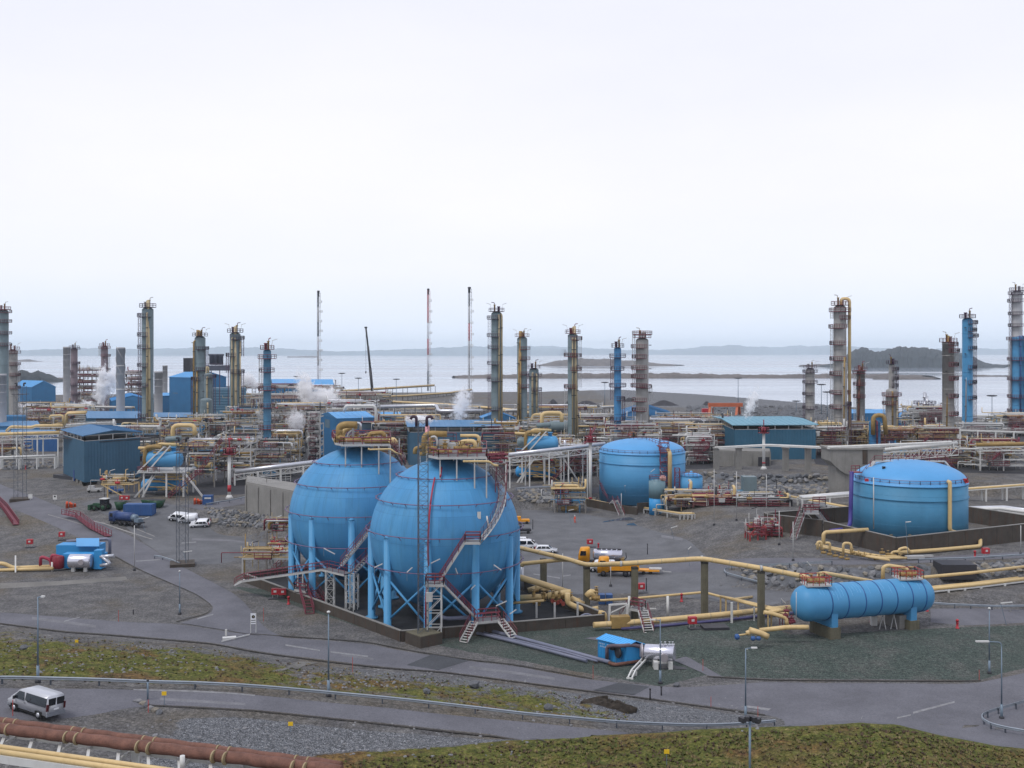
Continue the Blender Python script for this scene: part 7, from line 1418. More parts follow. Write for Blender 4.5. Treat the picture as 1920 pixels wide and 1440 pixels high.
street_lamp('curved-arm lamp post inside the right-hand guardrail loop', 1878, 1348, 1212, (-45, -8))
gq = gp(X(1406, 78), 78); t = thing('camera_pole', 'grey pole carrying a cluster of dark floodlights in the near turf', 'floodlight pole', gq); zt = Z(1352, 78); mb = MB(); mb.tube([gq - Vector((0, 0, .3)), (gq.x, 78, zt)], .09, 8); mb.build('pole', POLE, t)
for dx, dz, an in ((-.55, .1, .5), (-.2, .2, -.3), (.25, .15, .4), (.6, .05, -.5)): mb = MB(); mb.box((gq.x + dx, 78, zt + dz), (.34, .5, .34), an); mb.bar((gq.x, 78, zt), (gq.x + dx, 78, zt), .06); mb.build('floodlight', DARK, t)
pl = [(252, 1070, 985, 'thin pole at the kerb in the left yard'), (1339, 985, 880, 'thin white pole in front of the orange pipe skid'), (1381, 976, 884, 'thin white pole at the near edge of the maroon skid'), (1437, 975, 890, 'thin white pole left of the red scaffold'), (1165, 965, 925, 'thin pole by the dark bund steps'), (1487, 1052, 978, 'thin white pole left of the cream loop pipes'),
      (1461, 1022, 958, 'thin pole by the red scaffold pile'), (1914, 1040, 985, 'thin pole at the right edge in front of the bund'), (1055, 1105, 1038, 'thin pole behind the concrete pillars'), (1145, 1100, 1050, 'short dark pole on the asphalt behind the pillars')]
for px, b, tp, lb in pl:
    g = G(px, b); t = thing('thin_pole', lb, 'pole', g); mb = MB(); mb.tube([g - Vector((0, 0, .3)), (g.x, g.y, Z(tp, g.y))], .07, 6); mb.build('shaft', LGREY, t); mb = MB(); mb.lathe(g, [(.25, -.1), (.25, .4)], 8); mb.build('foot', DARK, t)
for k, (px, py, dx, dy, b, lb) in enumerate([(266, 973, 14, -4, 1000, 'in the left yard near the blue tank trailer'), (344, 1035, 16, -2, 1062, 'low in the left yard by the lattice mast'), (1171, 911, 9, -2, 950, 'in front of the left domed tank'), (1220, 885, 8, -6, 945, 'above the slim two-tone tank, left one'), (1237, 880, 6, 8, 948, 'above the slim two-tone tank, right one'),
      (1066, 957, 10, -2, 985, 'over the yard behind the front sphere'), (1258, 990, 12, -4, 1012, 'over the yard left of the red scaffold'), (1290, 1030, 6, -5, 1062, 'over the yard left of the guardrail loop'), (1514, 964, 8, 8, 1000, 'above the maroon access stairs'), (1513, 1053, 8, 8, 1062, 'on the road above the rock bank'), (1588, 855, 8, 6, 900, 'in front of the concrete hopper'),
      (1698, 979, 10, -1, 1050, 'in front of the right domed tank'), (1876, 1131, 22, -2, 1172, 'over the lower road at right'), (1218, 1141, 12, 0, 1166, 'over the gravel right of the step-over stairs'), (1465, 1123, 8, 8, 1150, 'left of the bullet vessel'), (1398, 1217, 4, 0, 1235, 'low on the green gravel slope')]):
    g = G(px + dx / 2, b); tube_light(W(px, py, g.y), W(px + dx, py + dy, g.y), 'white tilted tube floodlight ' + lb, Vector((X(px + dx / 2, g.y), g.y, g.z)))
# ------------------------------------------------------------------ small markers
def marker(kind, px, bot, top, lb, m):
    g = G(px, bot); t = thing(kind, lb, 'marker', g); zt = Z(top, g.y); mb = MB(); mb.bar(g - Vector((0, 0, .2)), (g.x, g.y, zt), .05); mb.build('stake', m if kind == 'snow_pole' else POLE, t)
    if kind == 'marker_sign': mb = MB(); mb.box((g.x, g.y - .04, zt), (.42, .05, .34)); mb.build('plate', YSIGN, t)
for px, b, tp, lb in ((144, 1212, 1202, 'small yellow marker sign on the left turf'), (308, 1322, 1300, 'small yellow marker sign beside the upper road'), (545, 1372, 1357, 'small yellow marker sign on the broken stone'), (1250, 1436, 1409, 'small yellow marker sign on the near right turf')): marker('marker_sign', px, b, tp, lb, YSIGN)
SP = pm('faded red stake', srgb(176, 70, 62), .7)
for px, b, tp, lb in ((661, 1260, 1232, 'red snow pole at the turf edge left of the asphalt patch'), (24, 1344, 1312, 'red snow pole in front of the van'), (278, 1336, 1312, 'red snow pole beside the upper road'), (1421, 1346, 1324, 'red snow pole at the guardrail end'), (494, 1165, 1140, 'red snow pole right of the white sign'), (1318, 1258, 1236, 'pale red stake on the green gravel slope'), (1333, 1326, 1306, 'pale red stake beyond the right asphalt patch'), (1112, 1272, 1248, 'leaning red stake right of the blue shed pipes'), (222, 1166, 1144, 'faint red stake at the left road edge'), (1836, 1276, 1256, 'red stake at the foot of the right gravel slope')): marker('snow_pole', px, b, tp, lb, SP)
for px, b, tp, lb in ((1240, 1305, 1288, 'first dark post by the right asphalt patch'), (1219, 1312, 1292, 'second dark post by the right asphalt patch'), (250, 1152, 1144, 'dark stub post on the left gravel'), (1187, 1115, 1085, 'dark post behind the pillars, left one'), (1212, 1108, 1085, 'dark post behind the pillars, right one'), (1214, 1040, 1020, 'dark post on the yard beyond the orange truck'), (999, 993, 975, 'dark post behind the front sphere'), (1322, 1153, 1122, 'dark post right of the fourth pillar'), (277, 1313, 1276, 'grey twin post beside the upper road')): 
    g = G(px, b); t = thing('bollard_post', lb, 'post', g); mb = MB(); mb.tube([g - Vector((0, 0, .2)), (g.x, g.y, Z(tp, g.y))], .09, 6); mb.build('shaft', DARK if px != 277 else POLE, t); mb = MB(); mb.lathe((g.x, g.y, Z(tp, g.y)), [(.12, -.05), (.12, .06), (.04, .1)], 6); mb.build('cap', DARK, t)
# white boards
g = G(475, 1187); t = thing('sign_board', 'white board on two legs with a black round emblem and two stripes', 'sign', g); zt = Z(1150, g.y); hh = zt - g.z; bw_ = .78
for s_ in (-.36, .36): mb = MB(); mb.bar(g + Vector((s_, s_ * .2, -.2)), g + Vector((s_, s_ * .2, hh)), .07); mb.build('leg', WHITE, t)
mb = MB(); mb.box(g + Vector((0, 0, hh - .75)), (bw_, .05, 1.5), R(11)); mb.build('board', pm('clean sign white', srgb(226, 228, 232), .5, var=.02), t)
n_ = Vector((math.sin(R(11)), -math.cos(R(11)), 0)); q_ = n_.to_track_quat('Z', 'Y').to_matrix()
mb = MB(); mb.lathe(g + Vector((0, 0, hh - .48)) + n_ * .03, [(.23, 0), (.23, .01)], 18, q_); mb.build('emblem', BLACK, t); mb = MB(); mb.lathe(g + Vector((0, 0, hh - .48)) + n_ * .045, [(.07, 0), (.07, .006)], 10, q_); mb.build('emblem_dot', pm('emblem tan', srgb(176, 160, 120), .6), t)
for dz in (.98, 1.28): mb = MB(); mb.box(g + Vector((0, 0, hh - dz)) + n_ * .03, (.62, .012, .09), R(11)); mb.build('stripe', DARK, t)
for px, b, lb in ((103, 940, 'small white sign with a dark dot in the far left yard'), (57, 938, 'small plain white sign beside the far left mast')):
    g = G(px, b); t = thing('sign_board', lb, 'sign', g); mb = MB(); mb.box(g + Vector((0, 0, 1.0)), (1.0, .06, 1.1)); mb.build('board', WHITE, t); mb = MB(); mb.bar(g, g + Vector((0, 0, .6)), .08); mb.build('leg', LGREY, t)
    if px == 103: mb = MB(); mb.lathe(g + Vector((0, -.04, 1.2)), [(.22, 0), (.22, .01)], 12, Matrix.Rotation(R(90), 3, 'X')); mb.build('emblem', BLACK, t)
g = G(435, 1200); t = thing('road_barrier', 'white painted barrier bar lying at the road junction', 'barrier', g); mb = MB(); mb.bar(G(416, 1206) + Vector((0, 0, .25)), G(468, 1193) + Vector((0, 0, .25)), .12); mb.build('bar', WHITE, t)
mb = MB(); mb.box(G(430, 1199) + Vector((0, 0, .2)), (1.8, .8, .3), .3); mb.box(G(424, 1194) + Vector((0, 0, .6)), (.25, .2, .9)); mb.build('stand', WHITE, t)
# red hose boxes on stands and hydrants
def hose_box(label, px, py, two=False):
    g = G(px, py); t = thing('hose_box', label, 'fire cabinet', g, group='red fire hose cabinets')
    for k in range(2 if two else 1):
        mb = MB(); mb.box(g + Vector((k * 1.25, -k * .2, 1.15)), (1.15, .7, .95), .15); mb.build('cabinet', RED, t); mb = MB(); mb.box(g + Vector((k * 1.25 + .05, -k * .2 - .37, 1.2)), (.42, .02, .34), .15); mb.build('white_mark', WHITE, t)
    mb = MB(); [mb.bar(g + Vector((dx, 0, 0)), g + Vector((dx, 0, .7)), .08) for dx in (-.4, .4)]; mb.build('stand', LGREY, t); mb = MB(); mb.box(g + Vector((.3, -.2, .06)), (2.6 if two else 1.7, 1.3, .14), .15); mb.build('pallet', DARK, t)
hose_box('twin red fire cabinets left of the spheres on the gravel', 516, 1122, True); hose_box('red fire cabinet by the gas skid in the left yard', 116, 1012); hose_box('red fire cabinet behind the orange tanker truck', 1106, 1026); hose_box('red fire cabinet behind the fourth concrete pillar', 1202, 1112); hose_box('red fire cabinet at the roadside right of the tank bund', 1848, 1045)
hose_box('red fire cabinet beside the cream ground pipeline', 1298, 1178); hose_box('red fire cabinet in the left yard by the thin pipes', 56, 1026); hose_box('pair of far red fire cabinets behind the containers', 229, 942, True)
for px, b, lb in ((541, 1133, 'red hydrant right of the twin fire cabinets'), (1122, 1030, 'red hydrant behind the orange tanker'), (1828, 1046, 'red hydrant near the tank bund'), (1634, 1166, 'small red hydrant under the bullet vessel'), (1738, 1146, 'red hydrant at the far end of the bullet vessel'), (1795, 1178, 'red hydrant on the verge right of the bullet vessel'), (48, 880, 'red hydrant by the far left rock edge'), (1278, 1128, 'red post near the thin pale pipeline')):
    g = G(px, b); t = thing('hydrant', lb, 'hydrant', g, group='red hydrants'); mb = MB(); mb.lathe(g, [(.26, -.1), (.26, .12), (.16, .15), (.16, 1.0), (.24, 1.02), (.2, 1.2), (.08, 1.3)], 12); mb.build('barrel', RED, t); mb = MB(); mb.lathe(g + Vector((0, -.3, .8)), [(.1, 0), (.1, .6)], 8, Matrix.Rotation(R(-90), 3, 'X')); mb.build('outlet', RED, t)
# loose rocks
for px, b, s_, lb in ((890, 1289, .8, 'upright grey boulder on the verge'), (1268, 1287, .5, 'small brown boulder by the lamp post'), (1028, 1330, .55, 'flat grey boulder near the dark soil bank'), (800, 1300, .5, 'dark brown boulder in the turf behind the guardrail'), (44, 1218, .6, 'rusty brown boulder in the left turf'), (1306, 1180, .0, ''), (840, 1404, .3, '')):
    if not lb: continue
    g = G(px, b); o = link('boulder', ROCKS[px % 9]); o.location = g + Vector((0, 0, s_ * .3)); o.scale = (s_ * 1.2, s_, s_ * .9); o.rotation_euler = (.2, .1, px); tag(o, lb, 'boulder', 'boulders on the verge')
for i in range(6):
    g = G(258 + i * 8, 1317 + i * 4.2); o = link('boulder', ROCKS[i]); o.location = g + Vector((0, 0, .12)); o.scale = (.5, .42, .3); o.rotation_euler = (0, 0, i); tag(o, ['large dark boulder nearest the upper road in the diagonal row', 'second dark boulder from the upper road in the diagonal row', 'dark boulder third from the upper road in the diagonal row', 'dark boulder fourth from the upper road in the diagonal row', 'dark boulder next to last in the diagonal row by the upper road', 'dark boulder nearest the rusty pipes in the diagonal row'][i], 'boulder', 'row of dark boulders by the upper road')
# dark soil bank
g = G(1142, 1326); mb = MB(); rr = random.Random(4); n = 26
for s_, t_ in ((1, 0), (.92, .5), (.7, .9), (.35, 1.1), (.05, 1.15)):
    for j in range(n): a = j * 6.283 / n; q = s_ * (1 + rr.uniform(-.1, .1)); mb.v.append((g.x + 3.1 * q * math.cos(a), g.y + .9 * q * math.sin(a) - math.cos(a) * .5, g.z - .2 + .9 * t_ * (1 + rr.uniform(-.2, .2)) - math.cos(a) * .15))
for i in range(4):
    for j in range(n): mb.f.append((i * n + j, i * n + (j + 1) % n, (i + 1) * n + (j + 1) % n, (i + 1) * n + j)); mb.s.append(False)
mb.f.append(tuple(4 * n + j for j in range(n))); mb.s.append(False); tag(mb.build('soil_bank', pm('black peat soil', srgb(58, 52, 46), .95, var=.5, scale=2, bump=.7, bscale=5)), 'dark peat bank in the verge behind the guardrail', 'soil bank')
# ------------------------------------------------------------------ blue pump shed with exchanger and pipes
g = G(1122, 1240); C = G(1190, 1247); ux = (C - g); ux.z = 0; sh = thing('pump_shed', 'bright blue ribbed pump shed with white lettering and pipes on its side', 'shed', g); Yb = g.y
A, B, E_ = G(1122, 1233), G(1175, 1247), G(1207, 1243); B.z = A.z; d = (B - A); d.z = 0; nrm = (E_ - B); nrm.z = 0; zt = A.z + 2.75; z0 = A.z - .3
P = [A, B, B + nrm, A + nrm]; mb = MB(); mb.prism([(p.x, p.y) for p in P], z0, zt - .3); mb.build('walls', BLUEB, sh)
e = .2; out = -nrm.normalized() * e; dd = d.normalized() * e; mid = nrm / 2; mb = MB(); slab(mb, [A + out - dd + Vector((0, 0, zt - A.z - .3)), B + out + dd + Vector((0, 0, zt - A.z - .3)), B + mid + dd + Vector((0, 0, zt - A.z + .25)), A + mid - dd + Vector((0, 0, zt - A.z + .25))], .08)
slab(mb, [A + mid - dd + Vector((0, 0, zt - A.z + .25)), B + mid + dd + Vector((0, 0, zt - A.z + .25)), B + nrm - out + dd + Vector((0, 0, zt - A.z - .3)), A + nrm - out - dd + Vector((0, 0, zt - A.z - .3))], .08); mb.build('roof', pm('shed roof blue', srgb(84, 168, 226), .5, var=.05), sh)
mb = MB(); k = int(d.length / .45); rzs = math.atan2(d.y, d.x); nf = -nrm.normalized()
for i in range(k + 1): q = A + d * (i / k) + nf * .03; mb.box((q.x, q.y, (z0 + zt - .35) / 2), (.06, .06, zt - z0 - .4), rzs)
mb.build('wall_ribs', BLUEB, sh, kind='stuff'); mb = MB()
for i in range(k + 1):
    q = A + d * (i / k); mb.bar(q + out + Vector((0, 0, zt - A.z - .28)), q + mid + Vector((0, 0, zt - A.z + .28)), .06)
mb.build('roof_ribs', pm('shed roof blue', (0, 0, 0)), sh, kind='stuff'); mb = MB()
for row, (u0, wds) in enumerate(((.2, (.2, .24, .22, .2, 0, .2, .22)), (.4, (.2, .24, .18, .22)))):      # lettering too worn to read: rows of broken white strokes
    u = u0
    for w_ in wds:
        if w_:
            for s_ in range(2): q = A + d.normalized() * (u + s_ * w_ * .45) + nf * .07; mb.box((q.x, q.y, zt - .8 - row * .36 + .03 * s_), (w_ * .38, .015, .2 - .06 * ((s_ + row) % 2)), rzs)
        u += w_ * .95 + .06 if w_ else .3
mb.build('lettering', pm('faded lettering white', srgb(160, 190, 216), .6), sh, kind='stuff')
mb = MB(); nf1 = nf * 1.0; q0 = A + d * .46 + nf1 * .6; q1 = A + d * .66 + nf1 * .6; q2 = A + d * .98 + nf1 * .8
mb.pipe([q0 + Vector((0, 0, .2)), q0 + Vector((0, 0, 1.9)), q1 + Vector((0, 0, 2.2)), q2 + Vector((0, 0, 2.5)), q2 + nrm * .6 + Vector((.3, 0, 2.5)), q2 + nrm * .9 + Vector((1.0, 0, 2.1))], .24, 10, .5); mb.build('exhaust_pipe', pm('brown grey pipe', srgb(96, 84, 92), .6), sh)
mb = MB(); q = A + d * .80 + nf * .25; mb.lathe(q + Vector((0, 0, 1.5)), [(.75, 0), (.75, .3)], 16, nf.to_track_quat('Z', 'Y').to_matrix()); mb.box(A + d * .55 + nf * .2 + Vector((0, 0, 1.9)), (.6, .4, .7), rzs); mb.build('fan', DARK, sh); mb = MB(); q = A + d * .66 + nf * .15; mb.bar(q, q + Vector((0, 0, 2.2)), .12); mb.build('vertical_post', BLUE, sh)
ex = thing('heat_exchanger', 'shiny horizontal silver tank on a white stand beside the pump shed', 'heat exchanger', G(1236, 1254)); ge = ex.location.copy(); Ye = ge.y + .3
za_ = Z(1227, Ye); drum(ex, (X(1212, Ye + 1), Ye + 1.4, za_ - .05), (X(1264, Ye), Ye + .2, za_ + .1), .98, pm('polished tank jacket', srgb(206, 206, 216), .25, metal=.75, var=.04), 32, 'shell', .10)
mb = MB(); mb.lathe((X(1243, Ye), Ye - .75, za_ - .2), [(.52, -.15), (.52, .25)], 18, Matrix.Rotation(R(90), 3, 'X')); mb.lathe((X(1206, Ye + 1), Ye + 1.6, za_ - .05), [(.98, 0), (.98, .1), (.7, .35)], 24, Matrix.Rotation(R(-90), 3, 'Y')); mb.build('manhole', pm('brushed tank end', srgb(170, 164, 168), .4, metal=.4), ex)
mb = MB(); [valve(mb, (X(px, Ye), Ye + .3, za_ + 1.15), .45, (1, 0, 0)) for px in (1240, 1248, 1256, 1262)]; mb.build('top_valves', ALU, ex, kind='stuff')
for px in (1229, 1256): mb = MB(); x = X(px, Ye); mb.box((x, Ye, (za_ - .8 + ge.z) / 2), (.55, 1.4, max(.5, za_ - .8 - ge.z))); mb.build('stand_leg', WHITE, ex)
mb = MB(); mb.box((X(1243, Ye), Ye, za_ - 1.0), (2.4, .3, .25)); mb.build('stand_beam', WHITE, ex); mb = MB(); mb.box((X(1262, Ye), Ye + .4, ge.z + .05), (3.4, 2.2, .14), -.1); mb.build('base_plate', DARK, ex)
rack('pair of white cable trays running down to the road below the silver tank', [G(1216, 1240) + Vector((0, 0, .9)), G(1188, 1266) + Vector((0, 0, .6)), G(1181, 1273) + Vector((0, 0, .1))], .5, 1, [(-.2, 0, .06, 'w'), (.2, 0, .06, 'w')], truss=0, name='cable_tray', cat='cable tray')
gpipe = thing('ground_pipes', 'two grey pipes running over the gravel from the sphere pit to the blue shed', 'pipework', G(905, 1184)); GP = pm('blue grey pipe paint', srgb(112, 116, 134), .45, var=.1, streak=.3)
for P, r_ in (([(893, 1182), (960, 1197), (1060, 1224), (1144, 1247)], .26), ([(880, 1188), (960, 1207), (1040, 1228), (1100, 1244)], .22), ([(905, 1190), (980, 1208), (1060, 1228), (1120, 1245)], .14)):
    mb = MB(); mb.pipe([G(*p) + Vector((0, 0, .35)) for p in P], r_, 10); mb.build('pipe', GP, gpipe)
mb = MB(); mb.pipe([G(1142, 1248) + Vector((0, 0, .35)), G(1152, 1251) + Vector((0, 0, .3)), G(1206, 1244) + Vector((0, 0, .35))], .22, 8); mb.build('rusty_pipe', RUST, gpipe)
for i in range(9): mb = MB(); p = G(905 + i * 27, 1187 + i * 6.9); mb.box(p + Vector((0, 0, .1)), (1.3, .3, .24), .6); mb.build('sleeper', CONCD, gpipe)
mb = MB(); mb.pipe([W(822, 1154, 150), W(835, 1160, 150), W(880, 1158, 150)], .3, 8); mb.build('pit_pipe', GP, gpipe)
# ------------------------------------------------------------------ concrete pillars with the raised cream line
def pillar(px, top, bot, lb):
    g = G(px, bot); w_ = 10.5 / F * g.y; zt = Z(top, g.y); t = thing('pipe_pillar', lb, 'pillar', g, group='concrete pipe pillars'); mb = MB(); mb.box((g.x, g.y, (g.z + zt) / 2 - .2), (w_, w_, zt - g.z + .4), .2); mb.build('shaft', CONCP, t); mb = MB(); mb.box((g.x, g.y, zt + .1), (w_ * 1.04, w_ * 1.04, .3), .2); mb.build('cap', pm('dark pillar cap', srgb(52, 50, 46), .8), t); return Vector((g.x, g.y, zt + .25))
T = [pillar(1019, 1050, 1108, 'leftmost mossy concrete pillar right of the spheres'), pillar(1100, 1066, 1136, 'second mossy concrete pillar, above the yellow manifold'), pillar(1190, 1066, 1164, 'third mossy concrete pillar, behind the maroon step-over stairs'), pillar(1321, 1056, 1154, 'tall mossy concrete pillar where the raised pipe bends'), pillar(1427, 1074, 1178, 'mossy concrete pillar nearest the bullet vessel')]
rp = thing('raised_pipe', 'long cream pipe raised on mossy concrete pillars running to the bullet vessel', 'pipe', T[1]); Yh = T[4].y
PP = [W(940, 1019, T[1].y + 14), W(1060, 1047, T[1].y + 4), T[1] + Vector((0, 0, .3)), T[2] + Vector((-2.0, 0, .45)), T[3] + Vector((-.4, 0, .45)), T[4] + Vector((0, 0, .4)), W(1508, 1081, 148.5), W(1523, 1088, 147), W(1524, 1100, 146.5)]
mb = MB(); mb.pipe(PP, .36, 12, 1.4); mb.build('main_pipe', YEL, rp); bands(rp, PP, .36, TAN, 3.0); mb = MB(); mb.pipe([W(979, 1062, 176), W(979, 1057, 176), W(1058, 1049, 172), W(1075, 1051, T[1].y + 3.5)], .34, 10, 1.0); mb.build('branch_pipe', YEL, rp); mb = MB(); mb.tube([W(979, 1060, 176), W(979, 1104, 176)], .3, 10); mb.build('drop_pipe', ALU, rp)
for q in PP[2:6]: mb = MB(); mb.lathe(q, [(.42, -.15), (.42, .15)], 12, Matrix.Rotation(R(90), 3, 'Y')); mb.build('pipe_shoe', LGREY, rp)
# manifold right of the pit
mn = thing('pipe_manifold', 'large cream pipe manifold on the right-hand wall of the sphere pit', 'pipework', G(1060, 1135))
for P, r_, Yp in (([(940, 1073), (1010, 1093), (1066, 1111)], .5, 166), ([(975, 1121), (1026, 1118)], .44, 163), ([(1027, 1118), (1062, 1111), (1070, 1111)], .5, 162), ([(1064, 1112), (1064, 1130), (1075, 1136), (1100, 1145), (1122, 1141)], .42, 160.5), ([(990, 1107), (1010, 1101), (1030, 1106)], .4, 170), ([(1100, 1118), (1110, 1108), (1116, 1120)], .5, 163), ([(1070, 1122), (1094, 1134)], .5, 163), ([(1122, 1148), (1134, 1150), (1135, 1172)], .36, 156), ([(960, 1131), (1020, 1126)], .2, 161)):
    mb = MB(); mb.pipe([W(a, b, Yp) for a, b in P], r_, 12); mb.build('pipe', YEL, mn)
mb = MB()
for i in range(16): valve(mb, W(1000 + rnd.uniform(0, 120), 1106 + rnd.uniform(0, 28), 163 + rnd.uniform(-2, 5)), rnd.uniform(.7, 1.3), (1, 0, 0) if i % 2 else (0, 0, 1))
mb.build('valves', OCH, mn, kind='stuff'); mb = MB(); [mb.lathe(W(px, 1126 + (px % 7), 161.5), [(.3, -.2), (.3, .2)], 10, Matrix.Rotation(R(90), 3, 'X')) for px in range(1036, 1060, 5)]; mb.build('red_flanges', pm('brick red flange', srgb(150, 70, 60), .5), mn, kind='stuff')
for px in (1006, 1040, 1083): mb = MB(); mb.bar(W(px, 1130, 159), (X(px, 159), 159, .1), .3); mb.build('support_post', LGREY, mn)
for r0 in (1.6, 1.1, .7): mb = MB(); c = W(1100, 1178, 155.6); mb.tube([c + Vector((-r0 * math.cos(a), 0, r0 * 1.3 * math.sin(a))) for a in np.linspace(0, math.pi, 12)], .14, 8); mb.build('hose_arch', GP, mn)
blu = thing('pump_set', 'dark blue pumps standing behind the yellow manifold', 'pump', G(1138, 1128)); 
for px in (1128, 1142): mb = MB(); p = G(px, 1132); mb.box(p + Vector((0, 0, .8)), (1.0, 1.4, 1.5)); mb.build('pump_body', SKIP, blu)
# ground pipeline
PL_ = [G(1113, 1183), G(1160, 1180), G(1260, 1172), G(1360, 1163), G(1420, 1156), G(1484, 1150)]; gl = thing('ground_pipeline', 'stout cream pipeline lying along the gravel with two ochre boxes', 'pipe', PL_[0]); mb = MB(); mb.pipe([p + Vector((0, 0, .85)) for p in PL_], .42, 12); mb.build('pipe', YEL, gl); bands(gl, [p + Vector((0, 0, .85)) for p in PL_], .42, TAN, 3.0)
mb = MB(); mb.pipe([p + Vector((.3, -.9, .3)) for p in PL_[1:]], .2, 8); mb.build('blue_pipe', pm('dull violet pipe', srgb(72, 70, 110), .5), gl)
for px, py in ((1154, 1180), (1171, 1179)): mb = MB(); mb.box(G(px, py) + Vector((0, 0, 1.1)), (1.35, 1.4, 1.6), .1); mb.build('insulation_box', OCH, gl)
mb = MB(); mb.box(G(1340, 1178) + Vector((0, 0, .15)), (3.6, 2.2, .4), .1); mb.build('dark_pallet', DARK, gl)
so2 = thing('step_over_stairs', 'maroon railed white step-over stairs across the cream ground pipeline', 'stairs', G(1205, 1176)); gz = G(1205, 1176).z; Yp = G(1205, 1174).y
deck(so2, [(X(1180, Yp + 2), Yp + 1), (X(1203, Yp), Yp - .4), (X(1212, Yp), Yp + 1.2), (X(1188, Yp + 2), Yp + 3)], gz + 2.3, GRATE); stairs(so2, (X(1216, Yp - 3), Yp - 3.4, gz), (X(1205, Yp), Yp - .2, gz + 2.3), 1.4, mat_s=WHITE); stairs(so2, (X(1168, Yp + 4), Yp + 4, gz), (X(1182, Yp + 2), Yp + 2, gz + 2.3), 1.2)
tr_ = thing('pipe_trestle', 'white trestle carrying a thin pipe left of the step-over stairs', 'trestle', G(1143, 1172))
for px in (1143, 1176): mb = MB(); p = G(px, 1172); mb.bar(p, (p.x, p.y, Z(1133, p.y)), .3); mb.build('post', WHITE, tr_)
mb = MB(); p = G(1143, 1172); q = G(1176, 1172); mb.bar((p.x, p.y, Z(1134, p.y)), (q.x, q.y, Z(1132, q.y)), .22); mb.bar((p.x, p.y, Z(1150, p.y)), (q.x, q.y, Z(1134, q.y)), .14); mb.build('beam', WHITE, tr_)
th = thing('thin_pipeline', 'thin pale pipeline on white posts crossing behind the pillars', 'pipe', G(1252, 1158)); mb = MB(); mb.pipe([W(1105, 1122, 165), W(1125, 1126, 165), W(1190, 1122, 166), W(1314, 1111, 168), W(1322, 1111, 168), W(1372, 1124, 163), W(1410, 1119, 168)], .2, 8); mb.build('pipe', YEL, th)
for px, b in ((1252, 1160), (1180, 1165)): mb = MB(); p = G(px, b); mb.tube([p, (p.x, p.y, Z(1118, p.y))], .2, 8); mb.build('post', WHITE, th)
bu = thing('pipe_bundle', 'flat bundle of cream pipes sloping down to the end of the bullet vessel', 'pipework', G(1371, 1168))
for k in range(5): mb = MB(); mb.pipe([W(1350 + k * 5, 1118 + k * 1.2, 158 - k * .3), W(1368 + k * 3, 1121 + k * 1.2, 157 - k * .3), W(1478, 1146 + k * 1.6, 146.5 - k * .3)], .17, 8); mb.build('pipe', YEL, bu)
for px, tp, b in ((1372, 1130, 1168), (1351, 1120, 1150), (1361, 1122, 1152), (1384, 1130, 1158), (1440, 1150, 1178), (1446, 1150, 1176), (1414, 1138, 1164)): mb = MB(); p = G(px, b); mb.bar(p, (p.x, p.y, Z(tp, p.y)), .3 if px == 1372 else .2); mb.build('post', WHITE if px in (1372, 1414) else YEL, bu)
ve = thing('end_pipework', 'cream pipes and blue valves at the near end of the bullet vessel', 'pipework', G(1440, 1196))
for P, r_, Yp in (([(1405, 1181), (1428, 1188), (1440, 1194)], .4, 140), ([(1424, 1182), (1478, 1176), (1500, 1176), (1516, 1176)], .32, 142), ([(1432, 1148), (1446, 1150), (1474, 1158), (1476, 1172)], .28, 144), ([(1440, 1148), (1470, 1144)], .24, 145), ([(1402, 1183), (1404, 1190)], .3, 140), ([(1378, 1192), (1400, 1189)], .12, 140)):
    mb = MB(); mb.pipe([W(a, b, Yp) for a, b in P], r_, 10); mb.build('pipe', YEL, ve)
for px, py, s_ in ((1382, 1194, .38), (1412, 1197, .3), (1422, 1197, .28)): mb = MB(); p = W(px, py, 139.2); mb.lathe(p, [(s_ * .6, -.3), (s_, -.15), (s_, .15), (s_ * .6, .3)], 12, Matrix.Rotation(R(90), 3, 'Y')); mb.build('blue_valve', SKIP, ve)
mb = MB(); [valve(mb, W(1480 + rnd.uniform(-10, 10), 1150 + rnd.uniform(-6, 20), 144), .7, (1, 0, 0)) for i in range(8)]; mb.build('valves', MAR, ve, kind='stuff'); mb = MB(); [mb.bar(W(1462 + i * 5, 1160, 144.5), W(1462 + i * 5, 1172, 144.5), .1) for i in range(5)]; mb.build('frame', MAR, ve, kind='stuff')
for P, lb in (([W(1535, 1096, 150), W(1535, 1076, 152), W(1548, 1075, 152), W(1634, 1090, 158), W(1660, 1098, 160)], 'cream pipe rising behind the bullet vessel, left one'), ([W(1655, 1090, 160), W(1656, 1064, 160), W(1664, 1060, 160), W(1702, 1066, 160), W(1705, 1084, 160)], 'cream pipe loop over the right end of the bullet vessel')):
    mb = MB(); mb.pipe(P, .3, 10, .8); tag(mb.build('pipe_loop', YEL), lb, 'pipe')
rack('rack of cream pipes running right from the bullet vessel', [W(1738, 1107, 168), W(1830, 1098, 172), W(1960, 1082, 178)], 2.0, 3, [(-.8, .1, .26, 'y'), (-.2, .1, .22, 'y'), (.4, .1, .22, 'y'), (1.0, 1.6, .26, 'y')], truss=0)
mb = MB(); p = G(1790, 1075); mb.box(p + Vector((0, 0, .6)), (5.6, 4, 2.4)); tag(mb.build('culvert', DARK), 'dark square culvert opening in the rock bank', 'culvert')
